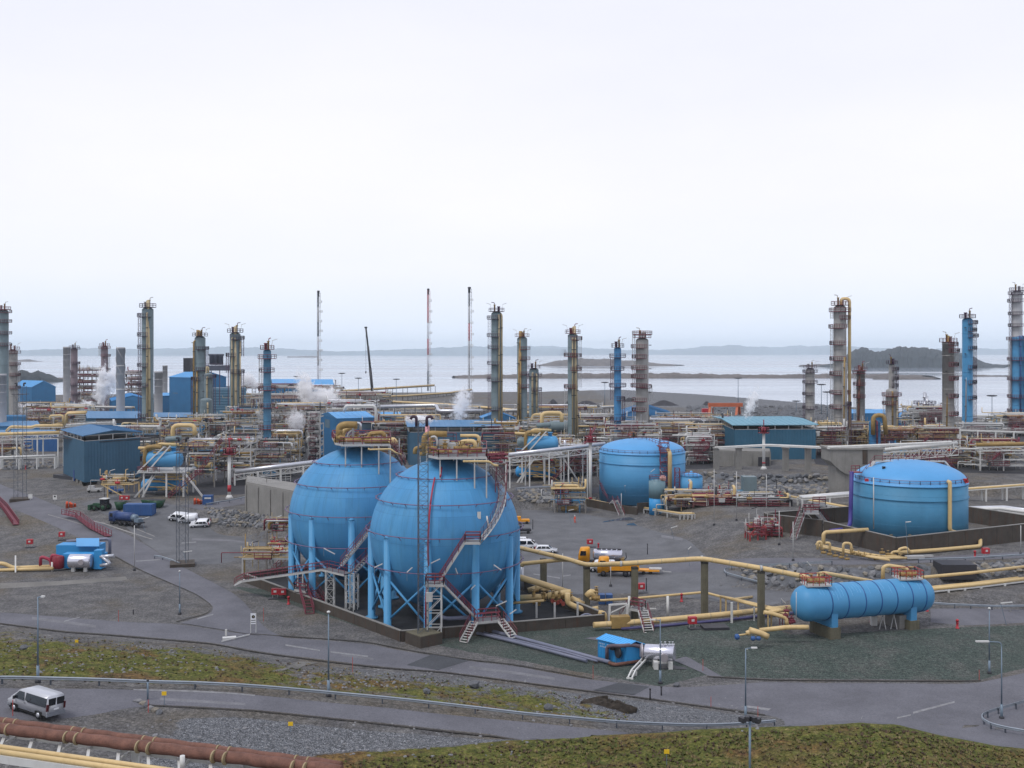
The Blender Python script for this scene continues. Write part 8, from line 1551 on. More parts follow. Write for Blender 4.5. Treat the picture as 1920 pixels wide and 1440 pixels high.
# gas skid in the left yard
g = G(150, 1072); gs = thing('gas_skid', 'blue gas metering skid with a silver tank and red valves in the left yard', 'gas skid', g); Yg = g.y + 1
drum(gs, W(132, 1052, Yg - .6), W(170, 1052, Yg - .6), 1.25, pm('polished tank jacket', (0, 0, 0)), 28, 'silver_tank', .12); mb = MB(); mb.lathe(W(152, 1054, Yg - 1.9), [(.5, -.1), (.5, .25)], 16, Matrix.Rotation(R(90), 3, 'X')); mb.build('manhole', pm('brushed tank end', (0, 0, 0)), gs)
for px in (141, 164): mb = MB(); mb.bar((X(px, Yg), Yg - .8, g.z), (X(px, Yg), Yg - .8, Z(1062, Yg)), .6); mb.build('stand_leg', WHITE, gs)
mb = MB(); mb.box((X(153, Yg), Yg + 1.6, g.z + 1.6), (7.4, 2.2, 2.6)); mb.build('blue_casing', BLUEB, gs); mb = MB(); mb.box((X(152, Yg + 6), Yg + 6, g.z + 2.0), (8.0, 3.2, 3.6)); mb.build('rear_shed', BLUEB, gs)
mb = MB(); slab(mb, [(X(143, Yg + 3), Yg + 3, g.z + 3.9), (X(186, Yg + 3), Yg + 3, g.z + 3.9), (X(186, Yg + 8), Yg + 8, g.z + 4.5), (X(143, Yg + 8), Yg + 8, g.z + 4.5)], .12); mb.build('shed_roof', ROOFC, gs)
mb = MB(); mb.box((X(184, Yg), Yg + .6, g.z + 2.0), (1.4, 1.6, 3.4)); mb.build('side_cabinet', BLUEB, gs)
for P in ([(76, 1061), (76, 1043), (96, 1050), (96, 1068)], [(96, 1052), (97, 1040), (112, 1044)]): mb = MB(); mb.pipe([W(a, b, Yg) for a, b in P], .3, 8); mb.build('red_pipe', pm('red riser paint', (0, 0, 0)), gs)
for px in (106, 112): mb = MB(); mb.lathe(W(px, 1054, Yg), [(.4, -1.2), (.75, -1.0), (.75, 1.0), (.4, 1.2)], 14); mb.build('red_filter', pm('basket red', (0, 0, 0)), gs)
mb = MB(); mb.tube([W(98, 1076, Yg - .5), W(98, 1054, Yg - .5)], .22, 8); mb.build('white_post', WHITE, gs)
for P in ([(188, 1044), (214, 1042)], [(188, 1060), (208, 1058), (190, 1042)]): mb = MB(); mb.pipe([W(a, b, Yg) for a, b in P], .34, 8); mb.build('silver_pipe', ALU, gs)
mb = MB(); mb.pipe([W(125, 1015, Yg + 11), W(206, 1010, Yg + 11), W(206, 1042, Yg + 11)], .3, 8); mb.build('overhead_pipe', GP, gs)
yp = thing('ground_pipeline', 'cream pipeline on the ground leading to the gas skid from the left edge', 'pipe', G(20, 1072)); mb = MB(); mb.pipe([W(-30, 1058, Yg), W(8, 1056, Yg), W(24, 1065, Yg), W(100, 1062, Yg)], .36, 10); mb.build('upper_pipe', YEL, yp); mb = MB(); mb.pipe([W(-30, 1070, Yg - 1), W(100, 1066, Yg - 1)], .3, 8); mb.build('lower_pipe', YEL, yp); mb = MB(); mb.bar(G(29, 1074), W(29, 1042, Yg), .25); mb.build('post', WHITE, yp)
for label, P in (('maroon stairs descending into the yard trench at left', [(120, 968), (146, 972), (172, 990), (204, 1004)]), ('maroon railed stairs at the left edge of the yard', [(-10, 938), (8, 953), (30, 982)])):
    t = thing('yard_stairs', label, 'stairs', G(*P[0])); pts = [G(a, b + 4) + Vector((0, 0, .3 + 1.0 * (len(P) - 1 - i) / len(P))) for i, (a, b) in enumerate(P)]
    for a, b in zip(pts, pts[1:]):
        n = Vector((-(b - a).y, (b - a).x, 0)).normalized() * .6; mb = MB(); mb.bar(a, b, 1.2, .12); mb.build('flight', MAR, t); mb = MB(); railing(mb, [a + n, b + n], 1.1, .06, 1.2); railing(mb, [a - n, b - n], 1.1, .06, 1.2); mb.build('handrail', MAR, t)
# rusty pipe rack in the near left corner
Yr = 72; rr_ = thing('rusty_pipe_rack', 'two long rusty pipes and cream pipes on a white steel frame, near left corner', 'pipe rack', gp(-20, 68)); zr = 14.4
def RP(px, py, z): y = D(py, z); return Vector((X(px, y), y, z))
u0, u1 = RP(-60, 1345, zr), RP(640, 1436, zr); dr = (u1 - u0).normalized(); nr2 = Vector((dr.y, -dr.x, 0))
if nr2.y > 0: nr2 = -nr2
q0, q1 = RP(-60, 1358, zr), RP(640, 1446, zr)
for a, b, r_ in ((u0, u1, .29), (q0, q1, .37)):
    mb = MB(); ln = (b - a).length; nseg = 40; mb.tube([a.lerp(b, i / nseg) + Vector((0, 0, .03 * math.sin(i * 1.7))) for i in range(nseg + 1)], r_, 16); o = mb.build('rusty_pipe', RUST, rr_)
    for i in range(1, 6):
        for e in (-.42, .42): c = a + dr * (i * 5.6 - (2.6 if r_ > .33 else 1.9) + e); mb = MB(); mb.lathe(c, [(r_ + .03, -.05), (r_ + .03, .05)], 18, dr.to_track_quat('Z', 'Y').to_matrix()); mb.build('clamp', pm('dull cream clamp', srgb(150, 134, 102), .6), o)
for py0, py1 in ((1392, 1453), (1401, 1462)):
    a, b = RP(-60, py0, zr - .2), RP(500, py1 + 18, zr - .2); b = a + dr * 26; mb = MB(); mb.tube([a, b], .17, 12); mb.build('cream_pipe', YEL, rr_)
w0 = RP(-60, 1412, zr - .6)
mb = MB(); mb.bar(w0, w0 + dr * 26, .5, .5); mb.build('main_beam', WHITE, rr_); far0 = u0 + Vector((0, 0, -.75)); mb = MB(); mb.bar(far0, far0 + dr * 28, .35, .4); mb.build('rear_beam', WHITE, rr_)
for i in range(12): a = w0 + dr * (i * 2.3); b = far0 + dr * (i * 2.3 + 1.0); mb = MB(); mb.bar(a, b, .2, .26); mb.build('cross_member', WHITE, rr_)
for i in range(0, 12, 2): a = w0 + dr * (i * 2.3 + 1) + Vector((0, 0, -.1)); b = far0 + dr * (i * 2.3 + 4.2) + Vector((0, 0, -.1)); mb = MB(); mb.bar(a, b, .16); mb.build('diagonal', WHITE, rr_)
for i in (1, 6, 11):
    for s_ in (w0, far0): p = s_ + dr * (i * 2.3); mb = MB(); mb.bar(p, (p.x, p.y, h1(p.x, p.y) - .3), .4); mb.build('leg', WHITE, rr_)
p = RP(342, 1444, zr - .5); mb = MB(); mb.tube([p, p + Vector((0, 0, .9))], .16, 10); mb.build('stub_post', WHITE, rr_)
# ------------------------------------------------------------------ vehicles (local axes: x forward, z up)
def hull(prof, wd, belt, top, tum=.10, bev=.05):
    """body shell from a side profile, narrowing above the belt line, edges rounded"""
    bm = bmesh.new(); rows = []
    for s_ in (1, -1):
        r_ = []
        for x, z in prof:
            k = max(0, (z - belt) / max(.1, top - belt)); e = abs(x) / max(abs(p[0]) for p in prof); y = wd / 2 * (1 - tum * k) * (1 - .05 * e ** 4); r_.append(bm.verts.new((x, s_ * y, z)))
        rows.append(r_)
    n = len(prof); bm.faces.new(rows[0]); bm.faces.new(rows[1][::-1])
    for i in range(n): bm.faces.new((rows[0][(i + 1) % n], rows[0][i], rows[1][i], rows[1][(i + 1) % n]))
    bmesh.ops.bevel(bm, geom=[e for e in bm.edges], offset=bev, segments=2, affect='EDGES', clamp_overlap=True); bmesh.ops.recalc_face_normals(bm, faces=bm.faces)
    me = bpy.data.meshes.new('body'); bm.to_mesh(me); bm.free(); me.polygons.foreach_set('use_smooth', [True] * len(me.polygons)); return me
def side_y(wd, belt, top, z, tum): return wd / 2 * (1 - tum * max(0, (z - belt) / (top - belt)))
def wheels(root, xs, wd, r_=.33, w_=.22, rimm=None):
    for x in xs:
        for s_ in (1, -1):
            q = Matrix.Rotation(R(90), 3, 'X'); y = s_ * (wd / 2 - w_ / 2 + .02); mb = MB(); mb.lathe((x, y + w_ / 2, r_), [(r_ * .62, 0), (r_ * .94, .0), (r_, .04), (r_, w_ - .04), (r_ * .94, w_), (r_ * .62, w_)], 20, q); o = mb.build('wheel', BLACK, root, local=True)
            mb = MB(); mb.lathe((x, y + s_ * (w_ / 2 - .02), r_), [(r_ * .6, -.03), (r_ * .6, .03), (r_ * .2, .05)] if s_ < 0 else [(r_ * .2, -.05), (r_ * .6, -.03), (r_ * .6, .03)], 14, q); mb.build('rim', rimm or ALU, o, local=True)
def sidewin(root, polys, wd, belt, top, tum, m=GLASS, name='side_window'):
    for P in polys:
        for s_ in (1, -1):
            pts = [(x, s_ * (side_y(wd, belt, top, z, tum) + .012), z) for x, z in P]; mb = MB(); k = len(pts); inn = [(x, y - s_ * .04, z) for x, y, z in pts]
            mb.add(pts + inn, [tuple(range(k)) if s_ < 0 else tuple(reversed(range(k)))] + [(i, (i + 1) % k, (i + 1) % k + k, i + k) for i in range(k)]); mb.build(name, m, root, local=True)
def crosswin(root, x0, z0, x1, z1, hw0, hw1, m=GLASS, name='windscreen', out=.02):
    n = Vector((z1 - z0, 0, -(x1 - x0))).normalized() * out; n = n if name == 'windscreen' else -n
    mb = MB(); P = [Vector((x0, -hw0, z0)) + n, Vector((x0, hw0, z0)) + n, Vector((x1, hw1, z1)) + n, Vector((x1, -hw1, z1)) + n]; mb.add(P + [p - n * 2 for p in P], [(0, 1, 2, 3), (7, 6, 5, 4), (0, 4, 5, 1), (1, 5, 6, 2), (2, 6, 7, 3), (3, 7, 4, 0)]); mb.build(name, m, root, local=True)
def lamps_(root, L_, wd, zf, zr_, rear=RED):
    for s_ in (1, -1):
        mb = MB(); mb.box((L_ / 2 - .06, s_ * (wd / 2 - .25), zf), (.16, .34, .18)); mb.build('headlight', ALU, root, local=True); mb = MB(); mb.box((-L_ / 2 + .03, s_ * (wd / 2 - .13), zr_), (.14, .16, .55)); mb.build('tail_light', rear, root, local=True)
def van(label, g, ang, paint, L_=4.8, wd=1.9, Hh=1.95, glazed=True, name='parked_van', group=None, detail=True):
    t = thing(name, label, 'van', g, ang, group); belt = Hh * .56; tum = .13; a = L_ / 2
    prof = [(-a, .32), (-a, belt), (-a + .10, Hh * .95), (-a + .3, Hh), (a * .30, Hh), (a * .48, Hh * .95), (a * .80, belt + .02), (a * .96, belt - .18), (a, .62), (a, .32)]
    me = hull(prof, wd, belt, Hh, tum, .07); me.materials.append(paint); link('body', me, t)
    sidewin(t, [[(a * .72, belt + .05), (a * .46, Hh * .9), (a * .20, Hh * .9), (a * .16, belt + .02)]], wd, belt, Hh, tum, name='cab_window')
    if glazed: sidewin(t, [[(a * .10, belt + .12), (a * .10, Hh * .9), (-a * .93, Hh * .9), (-a * .93, belt - .02), (-a * .05, belt - .02)]], wd, belt, Hh, tum)
    crosswin(t, a * .80, belt + .08, a * .50, Hh * .93, wd * .40, wd * .36)
    for s_ in (1, -1) if glazed else ():
        mb = MB(); mb.box((-a + .045, s_ * wd * .215, Hh * .74), (.07, wd * .36, Hh * .30)); mb.build('rear_window', GLASS, t, local=True)
    mb = MB(); mb.box((-a - .02, 0, .48), (.16, wd * .94, .3)); mb.box((a - .02, 0, .45), (.16, wd * .92, .28)); mb.build('bumper', paint if not detail else pm('bumper grey', srgb(120, 124, 132), .5), t, local=True)
    mb = MB(); mb.box((-a - .045, 0, .86), (.02, .5, .12)); mb.build('number_plate', pm('clean sign white', (0, 0, 0)), t, local=True)
    for s_ in (1, -1): mb = MB(); mb.box((a * .60, s_ * (wd / 2 + .1), belt + .1), (.12, .22, .26)); mb.build('mirror', DARK, t, local=True); mb = MB(); mb.box((a * .1, s_ * (wd / 2 + .005), belt - .15), (.18, .03, .05)); mb.build('door_handle', DARK, t, local=True)
    mb = MB(); [mb.box((x, s_ * (wd / 2 - .004), .38), (.86, .02, .5)) for x in (a * .62, -a * .62) for s_ in (1, -1)]; mb.box((0, 0, .28), (L_ * .92, wd * .9, .16)); mb.build('wheel_arch', BLACK, t, local=True, kind='stuff')
    lamps_(t, L_, wd, .78, 1.05, pm('dark tail lamp', srgb(70, 16, 24), .3)); wheels(t, (a * .62, -a * .62), wd); return t
def estate(label, g, ang, group=None):
    t = thing('parked_car', label, 'car', g, ang, group); wd, Hh, a, belt, tum = 1.75, 1.45, 2.2, .88, .2
    me = hull([(-a, .28), (-a, .84), (-a + .12, belt), (-a + .42, 1.40), (-a + .7, Hh), (.25, Hh), (.5, 1.40), (1.1, belt), (a - .15, .74), (a, .55), (a, .28)], wd, belt, Hh, tum, .05); me.materials.append(CARW); link('body', me, t)
    sidewin(t, [[(.92, belt + .04), (.45, 1.34), (.02, 1.36), (0, belt + .04)], [(-.08, belt + .04), (-.06, 1.36), (-.86, 1.36), (-.9, belt + .04)], [(-.98, belt + .04), (-.95, 1.36), (-1.5, 1.34), (-1.85, belt + .06)]], wd, belt, Hh, tum); crosswin(t, 1.08, belt + .03, .5, 1.38, .72, .6); crosswin(t, -a + .14, belt + .04, -a + .42, 1.36, .7, .58, name='rear_window')
    mb = MB(); mb.box((a * .0, 0, .24), (a * 1.9, wd * .9, .14)); [mb.box((x, s_ * (wd / 2 - .004), .34), (.74, .02, .44)) for x in (1.32, -1.3) for s_ in (1, -1)]; mb.build('wheel_arch', BLACK, t, local=True, kind='stuff'); lamps_(t, 4.4, wd, .66, .8); wheels(t, (1.32, -1.3), wd, .31); return t
def tilt(o, g, ang):
    """stand the vehicle on the slope"""
    n = Vector((-(h1(g.x + 1.5, g.y) - h1(g.x - 1.5, g.y)) / 3, -(h1(g.x, g.y + 1.5) - h1(g.x, g.y - 1.5)) / 3, 1)).normalized(); f = Vector((math.cos(ang), math.sin(ang), 0)); f = (f - n * f.dot(n)).normalized(); l = n.cross(f)
    o.rotation_euler = Matrix((f, l, n)).transposed().to_euler(); o.location = g + Vector((0, 0, .09))
g = G(66, 1338); v0 = van('silver minibus with long dark windows driving away left on the upper road', g, R(152), SILV, 4.9, 1.92, 1.98, name='minibus'); tilt(v0, g, R(152))
for f, *a in ((van, 'white van without side windows parked behind the white estate in the left lot', G(354, 979), R(176), CARW, 4.3, 1.75, 1.85, False), (van, 'white van half hidden behind another white van in the left lot', G(335, 976), R(172), CARW, 4.3, 1.75, 1.8, True), (van, 'white minibus parked behind the right edge of the front sphere', G(985, 1030), R(-4), CARW, 5.0, 1.9, 1.95, True), (van, 'white van in front of the orange tanker truck', G(1128, 1072), R(176), CARW, 5.0, 1.9, 2.0, False)):
    t = f(*a, group='white vans parked in the yards'); tilt(t, a[1], a[2])
for lb, g, an in (('white estate car nearest in the left parking lot', G(376, 986), R(178)), ('white estate car beside the white minibus right of the front sphere', G(1024, 1037), R(-3)), ('white estate car mostly hidden behind the white minibus', G(982, 1021), R(-4))): tilt(estate(lb, g, an, 'white estate cars'), g, an)
def lorry(label, g, ang, cabm, load, L_=8.0, name='tanker_truck'):
    t = thing(name, label, 'truck', g, ang); a = L_ / 2; wd = 2.4
    me = hull([(a - 2.1, .9), (a - 2.1, 3.1), (a - 1.9, 3.3), (a - .35, 3.2), (a - .05, 2.0), (a, .6), (a - 1.0, .6)], wd, 1.9, 3.3, .06, .07); me.materials.append(cabm); link('cab', me, t)
    crosswin(t, a - .06, 1.95, a - .33, 3.0, 1.08, 1.0); sidewin(t, [[(a - .35, 1.95), (a - .5, 2.8), (a - 1.5, 2.8), (a - 1.5, 1.95)]], wd, 1.9, 3.3, .06)
    mb = MB(); mb.box((-.6, 0, .85), (L_ - 1.4, 1.0, .3)); mb.build('chassis', DARK, t, local=True); mb = MB(); mb.box((a + .02, 0, .75), (.2, wd * .96, .4)); mb.build('bumper', DARK, t, local=True)
    if load == 'tank':
        q = Matrix.Rotation(R(90), 3, 'Y'); mb = MB(); mb.lathe((-a + .3, 0, 2.05), [(.5, -.1), (1.0, .1), (1.0, 5.2), (.5, 5.4)], 24, q); mb.build('tank', pm('polished tank jacket', (0, 0, 0)), t, local=True); mb = MB(); [mb.box((-a + .8 + i * .95, 0, 3.05), (.7, .6, .25)) for i in range(5)]; mb.bar((-a + .4, .5, 3.2), (1.2, .5, 3.2), .06); mb.build('hatches', DARK, t, local=True, kind='stuff')
        mb = MB(); mb.box((-a + .2, 0, 1.1), (.6, 2.0, .9)); mb.build('pump_box', OCH, t, local=True); mb = MB(); mb.pipe([(-a, .6, 1.2), (-a - .5, .6, 1.6), (-a - .4, .6, 2.6)], .09, 6); mb.build('hose', DARK, t, local=True)
    else:
        mb = MB(); mb.box((-1.2, 0, 1.65), (5.2, 2.4, 1.1)); mb.box((-1.2, 0, 2.2), (5.3, 2.5, .1)); mb.build('tipper_body', TRUCKO, t, local=True); mb = MB(); [mb.box((-3.6 + i * .8, s_ * 1.22, 1.65), (.1, .06, 1.0)) for i in range(7) for s_ in (1, -1)]; mb.build('body_ribs', TRUCKO, t, local=True, kind='stuff')
    wheels(t, (a - 1.1, -a + 2.2, -a + .95), wd, .5, .3, DARK); return t
g = G(1127, 1061); tilt(lorry('orange cab tanker truck with a silver tank on the yard', g, R(172), TRUCKO, 'tank', 8.4), g, R(172))
g = G(1158, 1080); tilt(lorry('yellow tipper truck in front of the orange tanker', g, R(174), TRUCKO, 'tip', 7.2, 'tipper_truck'), g, R(174))
t = thing('low_trailer', 'yellow and grey low trailer right of the yellow tipper', 'trailer', G(1212, 1076)); g = t.location.copy(); mb = MB(); mb.box(g + Vector((0, 0, .7)), (4.6, 1.8, .25), -.12); mb.build('bed', TRUCKO, t); mb = MB(); mb.box(g + Vector((1.6, 0, .95)), (2.2, 1.4, .2), -.12); mb.bar(g + Vector((2.2, -.2, .6)), g + Vector((4.4, -.4, .4)), .14); mb.build('ramp', LGREY, t)
for dx in (-.6, .6): mb = MB(); mb.lathe(g + Vector((dx, -.8, .35)), [(.34, -.1), (.34, .1)], 14, Matrix.Rotation(R(90), 3, 'X')); mb.build('wheel', BLACK, t)
g = G(239, 985); t = thing('tank_trailer', 'dark blue vacuum tank lorry parked in the left yard', 'truck', g, R(-24)); mb = MB(); mb.lathe((-2.6, 0, 1.9), [(.5, -.2), (.95, 0), (.95, 4.0), (.5, 4.2)], 20, Matrix.Rotation(R(90), 3, 'Y')); mb.build('tank', pm('navy lorry paint', srgb(44, 66, 112), .5), t, local=True)
me = hull([(-4.4, .8), (-4.4, 2.6), (-4.1, 2.9), (-2.9, 2.9), (-2.8, .8)], 2.3, 1.7, 2.9, .05, .06); me.materials.append(pm('navy lorry paint', (0, 0, 0))); link('cab', me, t); sidewin(t, [[(-4.1, 1.8), (-4.0, 2.6), (-3.2, 2.6), (-3.2, 1.8)]], 2.3, 1.7, 2.9, .05); mb = MB(); mb.box((0, 0, .8), (8.4, 1.6, .3)); mb.build('chassis', DARK, t, local=True)
mb = MB(); mb.lathe((2.0, 0, 1.8), [(.4, -.7), (.75, -.5), (.75, .5), (.4, .7)], 16, Matrix.Rotation(R(90), 3, 'Y')); mb.box((3.2, 0, 1.3), (1.2, 1.6, .8)); mb.build('pump_unit', POLE, t, local=True); wheels(t, (-3.4, -1.2, 0.2, 2.4), 2.2, .48, .3, DARK)
g = G(192, 957); t = thing('green_tractor', 'dark green wheeled tractor with a white cab roof in the left yard', 'tractor', g, R(165)); mb = MB(); mb.box((1.1, 0, 1.2), (2.2, 1.0, .9)); mb.box((-.6, 0, 1.0), (1.6, 1.6, .6)); mb.build('body', GREEN, t, local=True); mb = MB(); mb.box((-.6, 0, 2.0), (1.5, 1.5, 1.4)); mb.build('cab', GLASS, t, local=True); mb = MB(); mb.box((-.6, 0, 2.76), (1.8, 1.7, .16)); mb.build('cab_roof', WHITE, t, local=True); mb = MB(); mb.box((2.8, 0, .7), (.6, 2.4, 1.2)); mb.box((2.2, 0, .7), (1.2, .3, .3)); mb.build('bucket', GREEN, t, local=True); wheels(t, (-.9,), 2.2, .85, .45, GREEN); wheels(t, (1.5,), 2.0, .55, .35, GREEN)
def container(label, px, b, L_, m, rz=0, Hh=2.5, wd=2.4, top=None, skip=False, name='shipping_container'):
    g = G(px, b); t = thing(name, label, 'skip' if skip else 'container', g, rz)
    if skip:
        me = hull([(-L_ / 2 + .6, .15), (-L_ / 2, Hh), (L_ / 2, Hh), (L_ / 2 - .6, .15)], wd, 9, 10, 0, .03); me.materials.append(m); link('tub', me, t); mb = MB(); mb.box((0, 0, Hh - .01), (L_ - .3, wd - .3, .06)); mb.build('load', DARK, t, local=True)
    else:
        mb = MB(); mb.box((0, 0, Hh / 2 + .1), (L_, wd, Hh)); mb.build('body', m, t, local=True); mb = MB(); k = int(L_ / .5); [mb.box((-L_ / 2 + L_ * (i + .5) / k, s_ * (wd / 2 + .02), Hh / 2 + .1), (.2, .05, Hh - .4)) for i in range(k) for s_ in (1, -1)]; mb.build('wall_ribs', m, t, local=True, kind='stuff'); mb = MB(); [mb.box((sx * L_ / 2, sy * wd / 2, Hh / 2 + .1), (.16, .16, Hh + .06)) for sx in (1, -1) for sy in (1, -1)]; mb.build('corner_posts', m, t, local=True, kind='stuff')
    return t
container('blue shipping container in the left yard', 262, 966, 6.4, SKIP, -.02); container('dark green skip between tractor and blue container', 226, 956, 2.3, GREEN, .05, 2.0, 2.2, skip=True, name='skip'); container('dark green skip with a sloping end right of the blue container', 295, 952, 3.2, GREEN, 0, 1.8, 2.2, skip=True, name='skip'); container('flat green skip behind the blue container', 282, 946, 4.0, GREEN, 0, 1.2, 2.0, skip=True, name='skip')
t = container('blue booth with white lettering by the pale guardrail', 390, 946, 2.1, SKIP, .1, 2.1, 1.6, name='booth'); mb = MB(); mb.box((.1, -.86, 1.6), (1.5, .05, .34)); mb.build('sign', WHITE, t, local=True)
for px, b, m, lb in ((132, 952, pm('orange mesh', srgb(206, 84, 50), .7), 'bundle of orange barriers in the left yard'), (372, 946, pm('orange mesh', (0, 0, 0)), 'orange barrels beside the blue booth')):
    g = G(px, b); t = thing('orange_barrier', lb, 'barrier', g)
    for k in range(4): mb = MB(); mb.lathe(g + Vector((k * .55 - .8, (k % 2) * .5, 0)), [(.34, 0), (.3, .8), (.34, .82), (.2, 1.5 - .2 * k)], 10); mb.build('drum', m, t)
for px, b, m, lb in ((218, 925, SKIP, 'blue pump trolley under the cream storage rack'), (178, 923, LGREY, 'grey trolley in front of the large dull blue building'), (978, 982, TRUCKO, 'orange flatbed half hidden behind the front sphere'), (980, 1000, DARK, 'dark pickup half hidden behind the front sphere')):
    g = G(px, b); t = thing('work_trolley', lb, 'trolley', g); mb = MB(); mb.box(g + Vector((0, 0, .8)), (3.6, 1.5, .5), .1); mb.box(g + Vector((-.9, 0, 1.3)), (1.4, 1.3, .8), .1); mb.build('body', m, t)
    for dx in (-1.2, 1.2): mb = MB(); mb.lathe(g + Vector((dx, -.75, .35)), [(.35, -.12), (.35, .12)], 14, Matrix.Rotation(R(90), 3, 'X')); mb.build('wheel', BLACK, t)
# a worker in orange overalls, walking on the yard
g = G(1078, 981); t = thing('person', 'person in orange overalls and white helmet walking across the yard', 'person', g, R(200))
sk = [(0, 0, .98), (0, 0, 1.2), (0, 0, 1.42), (0, 0, 1.54), (.03, 0, 1.70), (0, .2, 1.42), (-.05, .27, 1.14), (.08, .28, .90), (.12, .28, .80), (0, -.2, 1.42), (.06, -.27, 1.14), (.2, -.26, .92), (.25, -.26, .83), (0, .1, .93), (.16, .1, .52), (.08, .1, .08), (.24, .1, .04), (0, -.1, .93), (-.1, -.1, .52), (-.3, -.1, .12), (-.18, -.1, .04)]
ed = [(0, 1), (1, 2), (2, 3), (3, 4), (2, 5), (5, 6), (6, 7), (7, 8), (2, 9), (9, 10), (10, 11), (11, 12), (0, 13), (13, 14), (14, 15), (15, 16), (0, 17), (17, 18), (18, 19), (19, 20)]
rad = [.15, .15, .17, .065, .105, .08, .055, .045, .04, .08, .055, .045, .04, .11, .08, .06, .05, .11, .08, .06, .05]
pmh = bpy.data.materials.new('orange overalls and skin'); pmh.use_nodes = True; pn = pmh.node_tree; co = pn.nodes.new('ShaderNodeTexCoord'); sx = pn.nodes.new('ShaderNodeSeparateXYZ'); pn.links.new(co.outputs['Object'], sx.inputs[0]); rp_ = pn.nodes.new('ShaderNodeValToRGB'); rp_.color_ramp.interpolation = 'CONSTANT'
mth = pn.nodes.new('ShaderNodeMath'); mth.operation = 'DIVIDE'; mth.inputs[1].default_value = 2.0; pn.links.new(sx.outputs[2], mth.inputs[0]); pn.links.new(mth.outputs[0], rp_.inputs[0]); e = rp_.color_ramp.elements; e[0].color = (.02, .02, .02, 1); e[0].position = 0; e[1].position = .765; e[1].color = srgb(206, 158, 130) + (1,); q = e.new(.055); q.color = srgb(220, 76, 40) + (1,); pn.links.new(rp_.outputs[0], pn.nodes['Principled BSDF'].inputs['Base Color'])
me = bpy.data.meshes.new('body'); me.from_pydata(sk, ed, []); me.materials.append(pmh); bo = link('body', me, t); md = bo.modifiers.new('Skin', 'SKIN')
for v, r_ in zip(me.skin_vertices[0].data, rad): v.radius = (r_, r_ * .85)
me.skin_vertices[0].data[0].use_root = True; bo.modifiers.new('Subdivision', 'SUBSURF').levels = 2; bo.modifiers['Subdivision'].render_levels = 2
mb = MB(); mb.lathe((.03, 0, 1.74), [(.16, 0), (.13, .03), (.12, .09), (.05, .14)], 12); mb.build('helmet', WHITE, t, local=True)
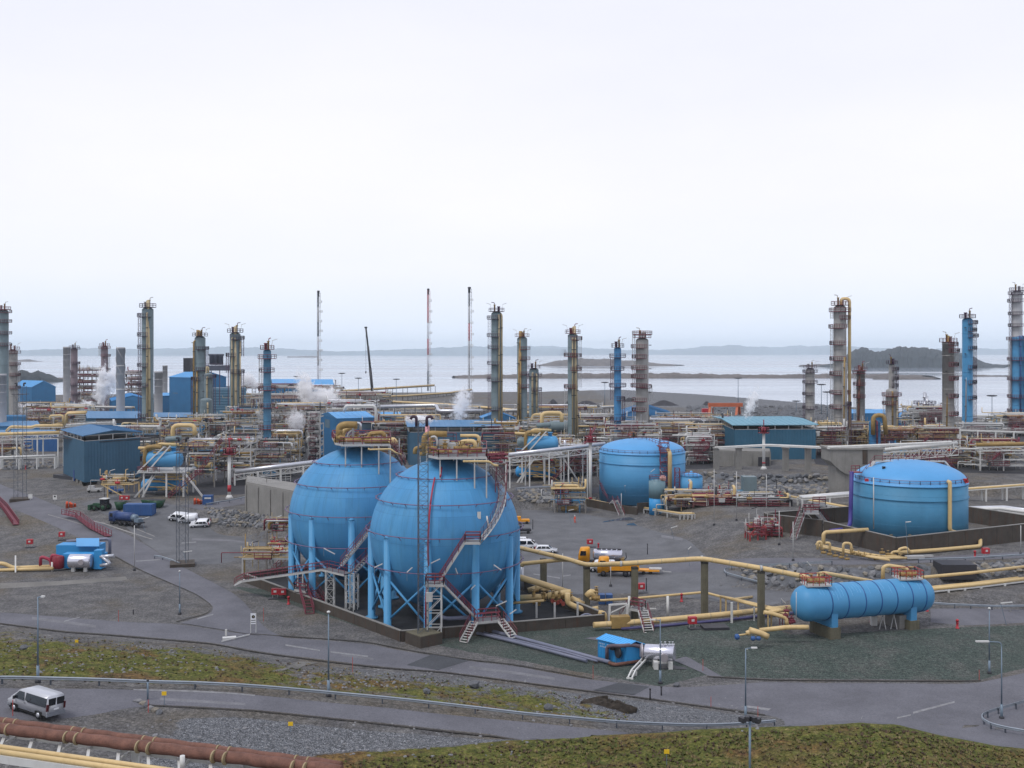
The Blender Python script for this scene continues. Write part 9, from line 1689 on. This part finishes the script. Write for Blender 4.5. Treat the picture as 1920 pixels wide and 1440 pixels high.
# ------------------------------------------------------------------ steam and sea haze
def steam(px, py, wpx, hpx, Y, dens, seed, lean=0.0):
    w_, h_ = wpx / F * Y, hpx / F * Y; c = W(px, py, Y); mb = MB(); mb.box((0, 0, 0), (w_ * 1.5, w_ * 1.1, h_ * 1.3))
    m = bpy.data.materials.new('steam'); m.use_nodes = True; n = m.node_tree.nodes; l = m.node_tree.links; n.remove(n['Principled BSDF']); v = n.new('ShaderNodeVolumePrincipled'); v.inputs['Color'].default_value = (.97, .97, .98, 1); v.inputs['Anisotropy'].default_value = 0.0
    tc_ = n.new('ShaderNodeTexCoord'); mp_ = n.new('ShaderNodeMapping'); mp_.inputs['Location'].default_value = (-1, -1, -1); mp_.inputs['Scale'].default_value = (2, 2, 2); l.new(tc_.outputs['Generated'], mp_.inputs[0])
    no = n.new('ShaderNodeTexNoise'); no.inputs['Scale'].default_value = 7.0 / max(w_, h_ * .6); no.inputs['Detail'].default_value = 6; no.inputs['Roughness'].default_value = .6; of = n.new('ShaderNodeMapping'); of.inputs['Location'].default_value = (seed * 3.1, seed, 0); l.new(tc_.outputs['Object'], of.inputs[0]); l.new(of.outputs[0], no.inputs['Vector'])
    le = n.new('ShaderNodeVectorMath'); le.operation = 'LENGTH'; l.new(mp_.outputs[0], le.inputs[0])
    r_ = n.new('ShaderNodeMapRange'); r_.inputs['From Min'].default_value = 1.0; r_.inputs['From Max'].default_value = .15; r_.inputs['To Min'].default_value = -.42; r_.inputs['To Max'].default_value = .06; l.new(le.outputs['Value'], r_.inputs['Value'])
    ad = n.new('ShaderNodeMath'); ad.operation = 'ADD'; l.new(r_.outputs[0], ad.inputs[0]); l.new(no.outputs[0], ad.inputs[1]); mu = n.new('ShaderNodeMath'); mu.operation = 'SUBTRACT'; mu.inputs[1].default_value = .34; l.new(ad.outputs[0], mu.inputs[0])
    mk = n.new('ShaderNodeMath'); mk.operation = 'MULTIPLY'; mk.inputs[1].default_value = dens * 10; mk.use_clamp = False; l.new(mu.outputs[0], mk.inputs[0]); mz = n.new('ShaderNodeMath'); mz.operation = 'MAXIMUM'; mz.inputs[1].default_value = 0.0; l.new(mk.outputs[0], mz.inputs[0]); l.new(mz.outputs[0], v.inputs['Density']); l.new(v.outputs[0], n['Material Output'].inputs['Volume'])
    o = mb.build('steam', m); o.location = c; o.rotation_euler = (0, R(lean), 0); tag(o, kind='stuff')
for k, a in enumerate(((192, 726, 34, 120, 545, 1.6, 0, 6), (212, 712, 30, 70, 548, 1.2, 0, 8), (164, 762, 34, 30, 540, 1.2, 0, 0), (40, 766, 70, 26, 505, 1.0, 0, 0), (574, 732, 44, 96, 415, 1.5, 0, -18), (612, 748, 64, 60, 420, 1.3, 0, 10), (556, 790, 44, 60, 395, .7, 0, 0), (788, 786, 60, 22, 332, 1.8, 0, 0), (866, 756, 40, 96, 350, 1.3, 0, 14), (1409, 756, 26, 84, 322, 1.4, 0, 20), (464, 712, 34, 34, 500, 1.1, 0, 0), (478, 722, 24, 20, 500, .9, 0, 0))):
    steam(*a[:6], k + 1, a[7])
m = bpy.data.materials.new('sea haze'); m.use_nodes = True; n = m.node_tree.nodes; l = m.node_tree.links; n.remove(n['Principled BSDF']); v = n.new('ShaderNodeVolumePrincipled'); v.inputs['Color'].default_value = (.86, .95, 1.0, 1); v.inputs['Density'].default_value = 0.75e-4; v.inputs['Anisotropy'].default_value = .2; l.new(v.outputs[0], n['Material Output'].inputs['Volume'])
mb = MB(); mb.box((0, 7500, 60), (33000, 15500, 190)); tag(mb.build('haze', m), kind='stuff')
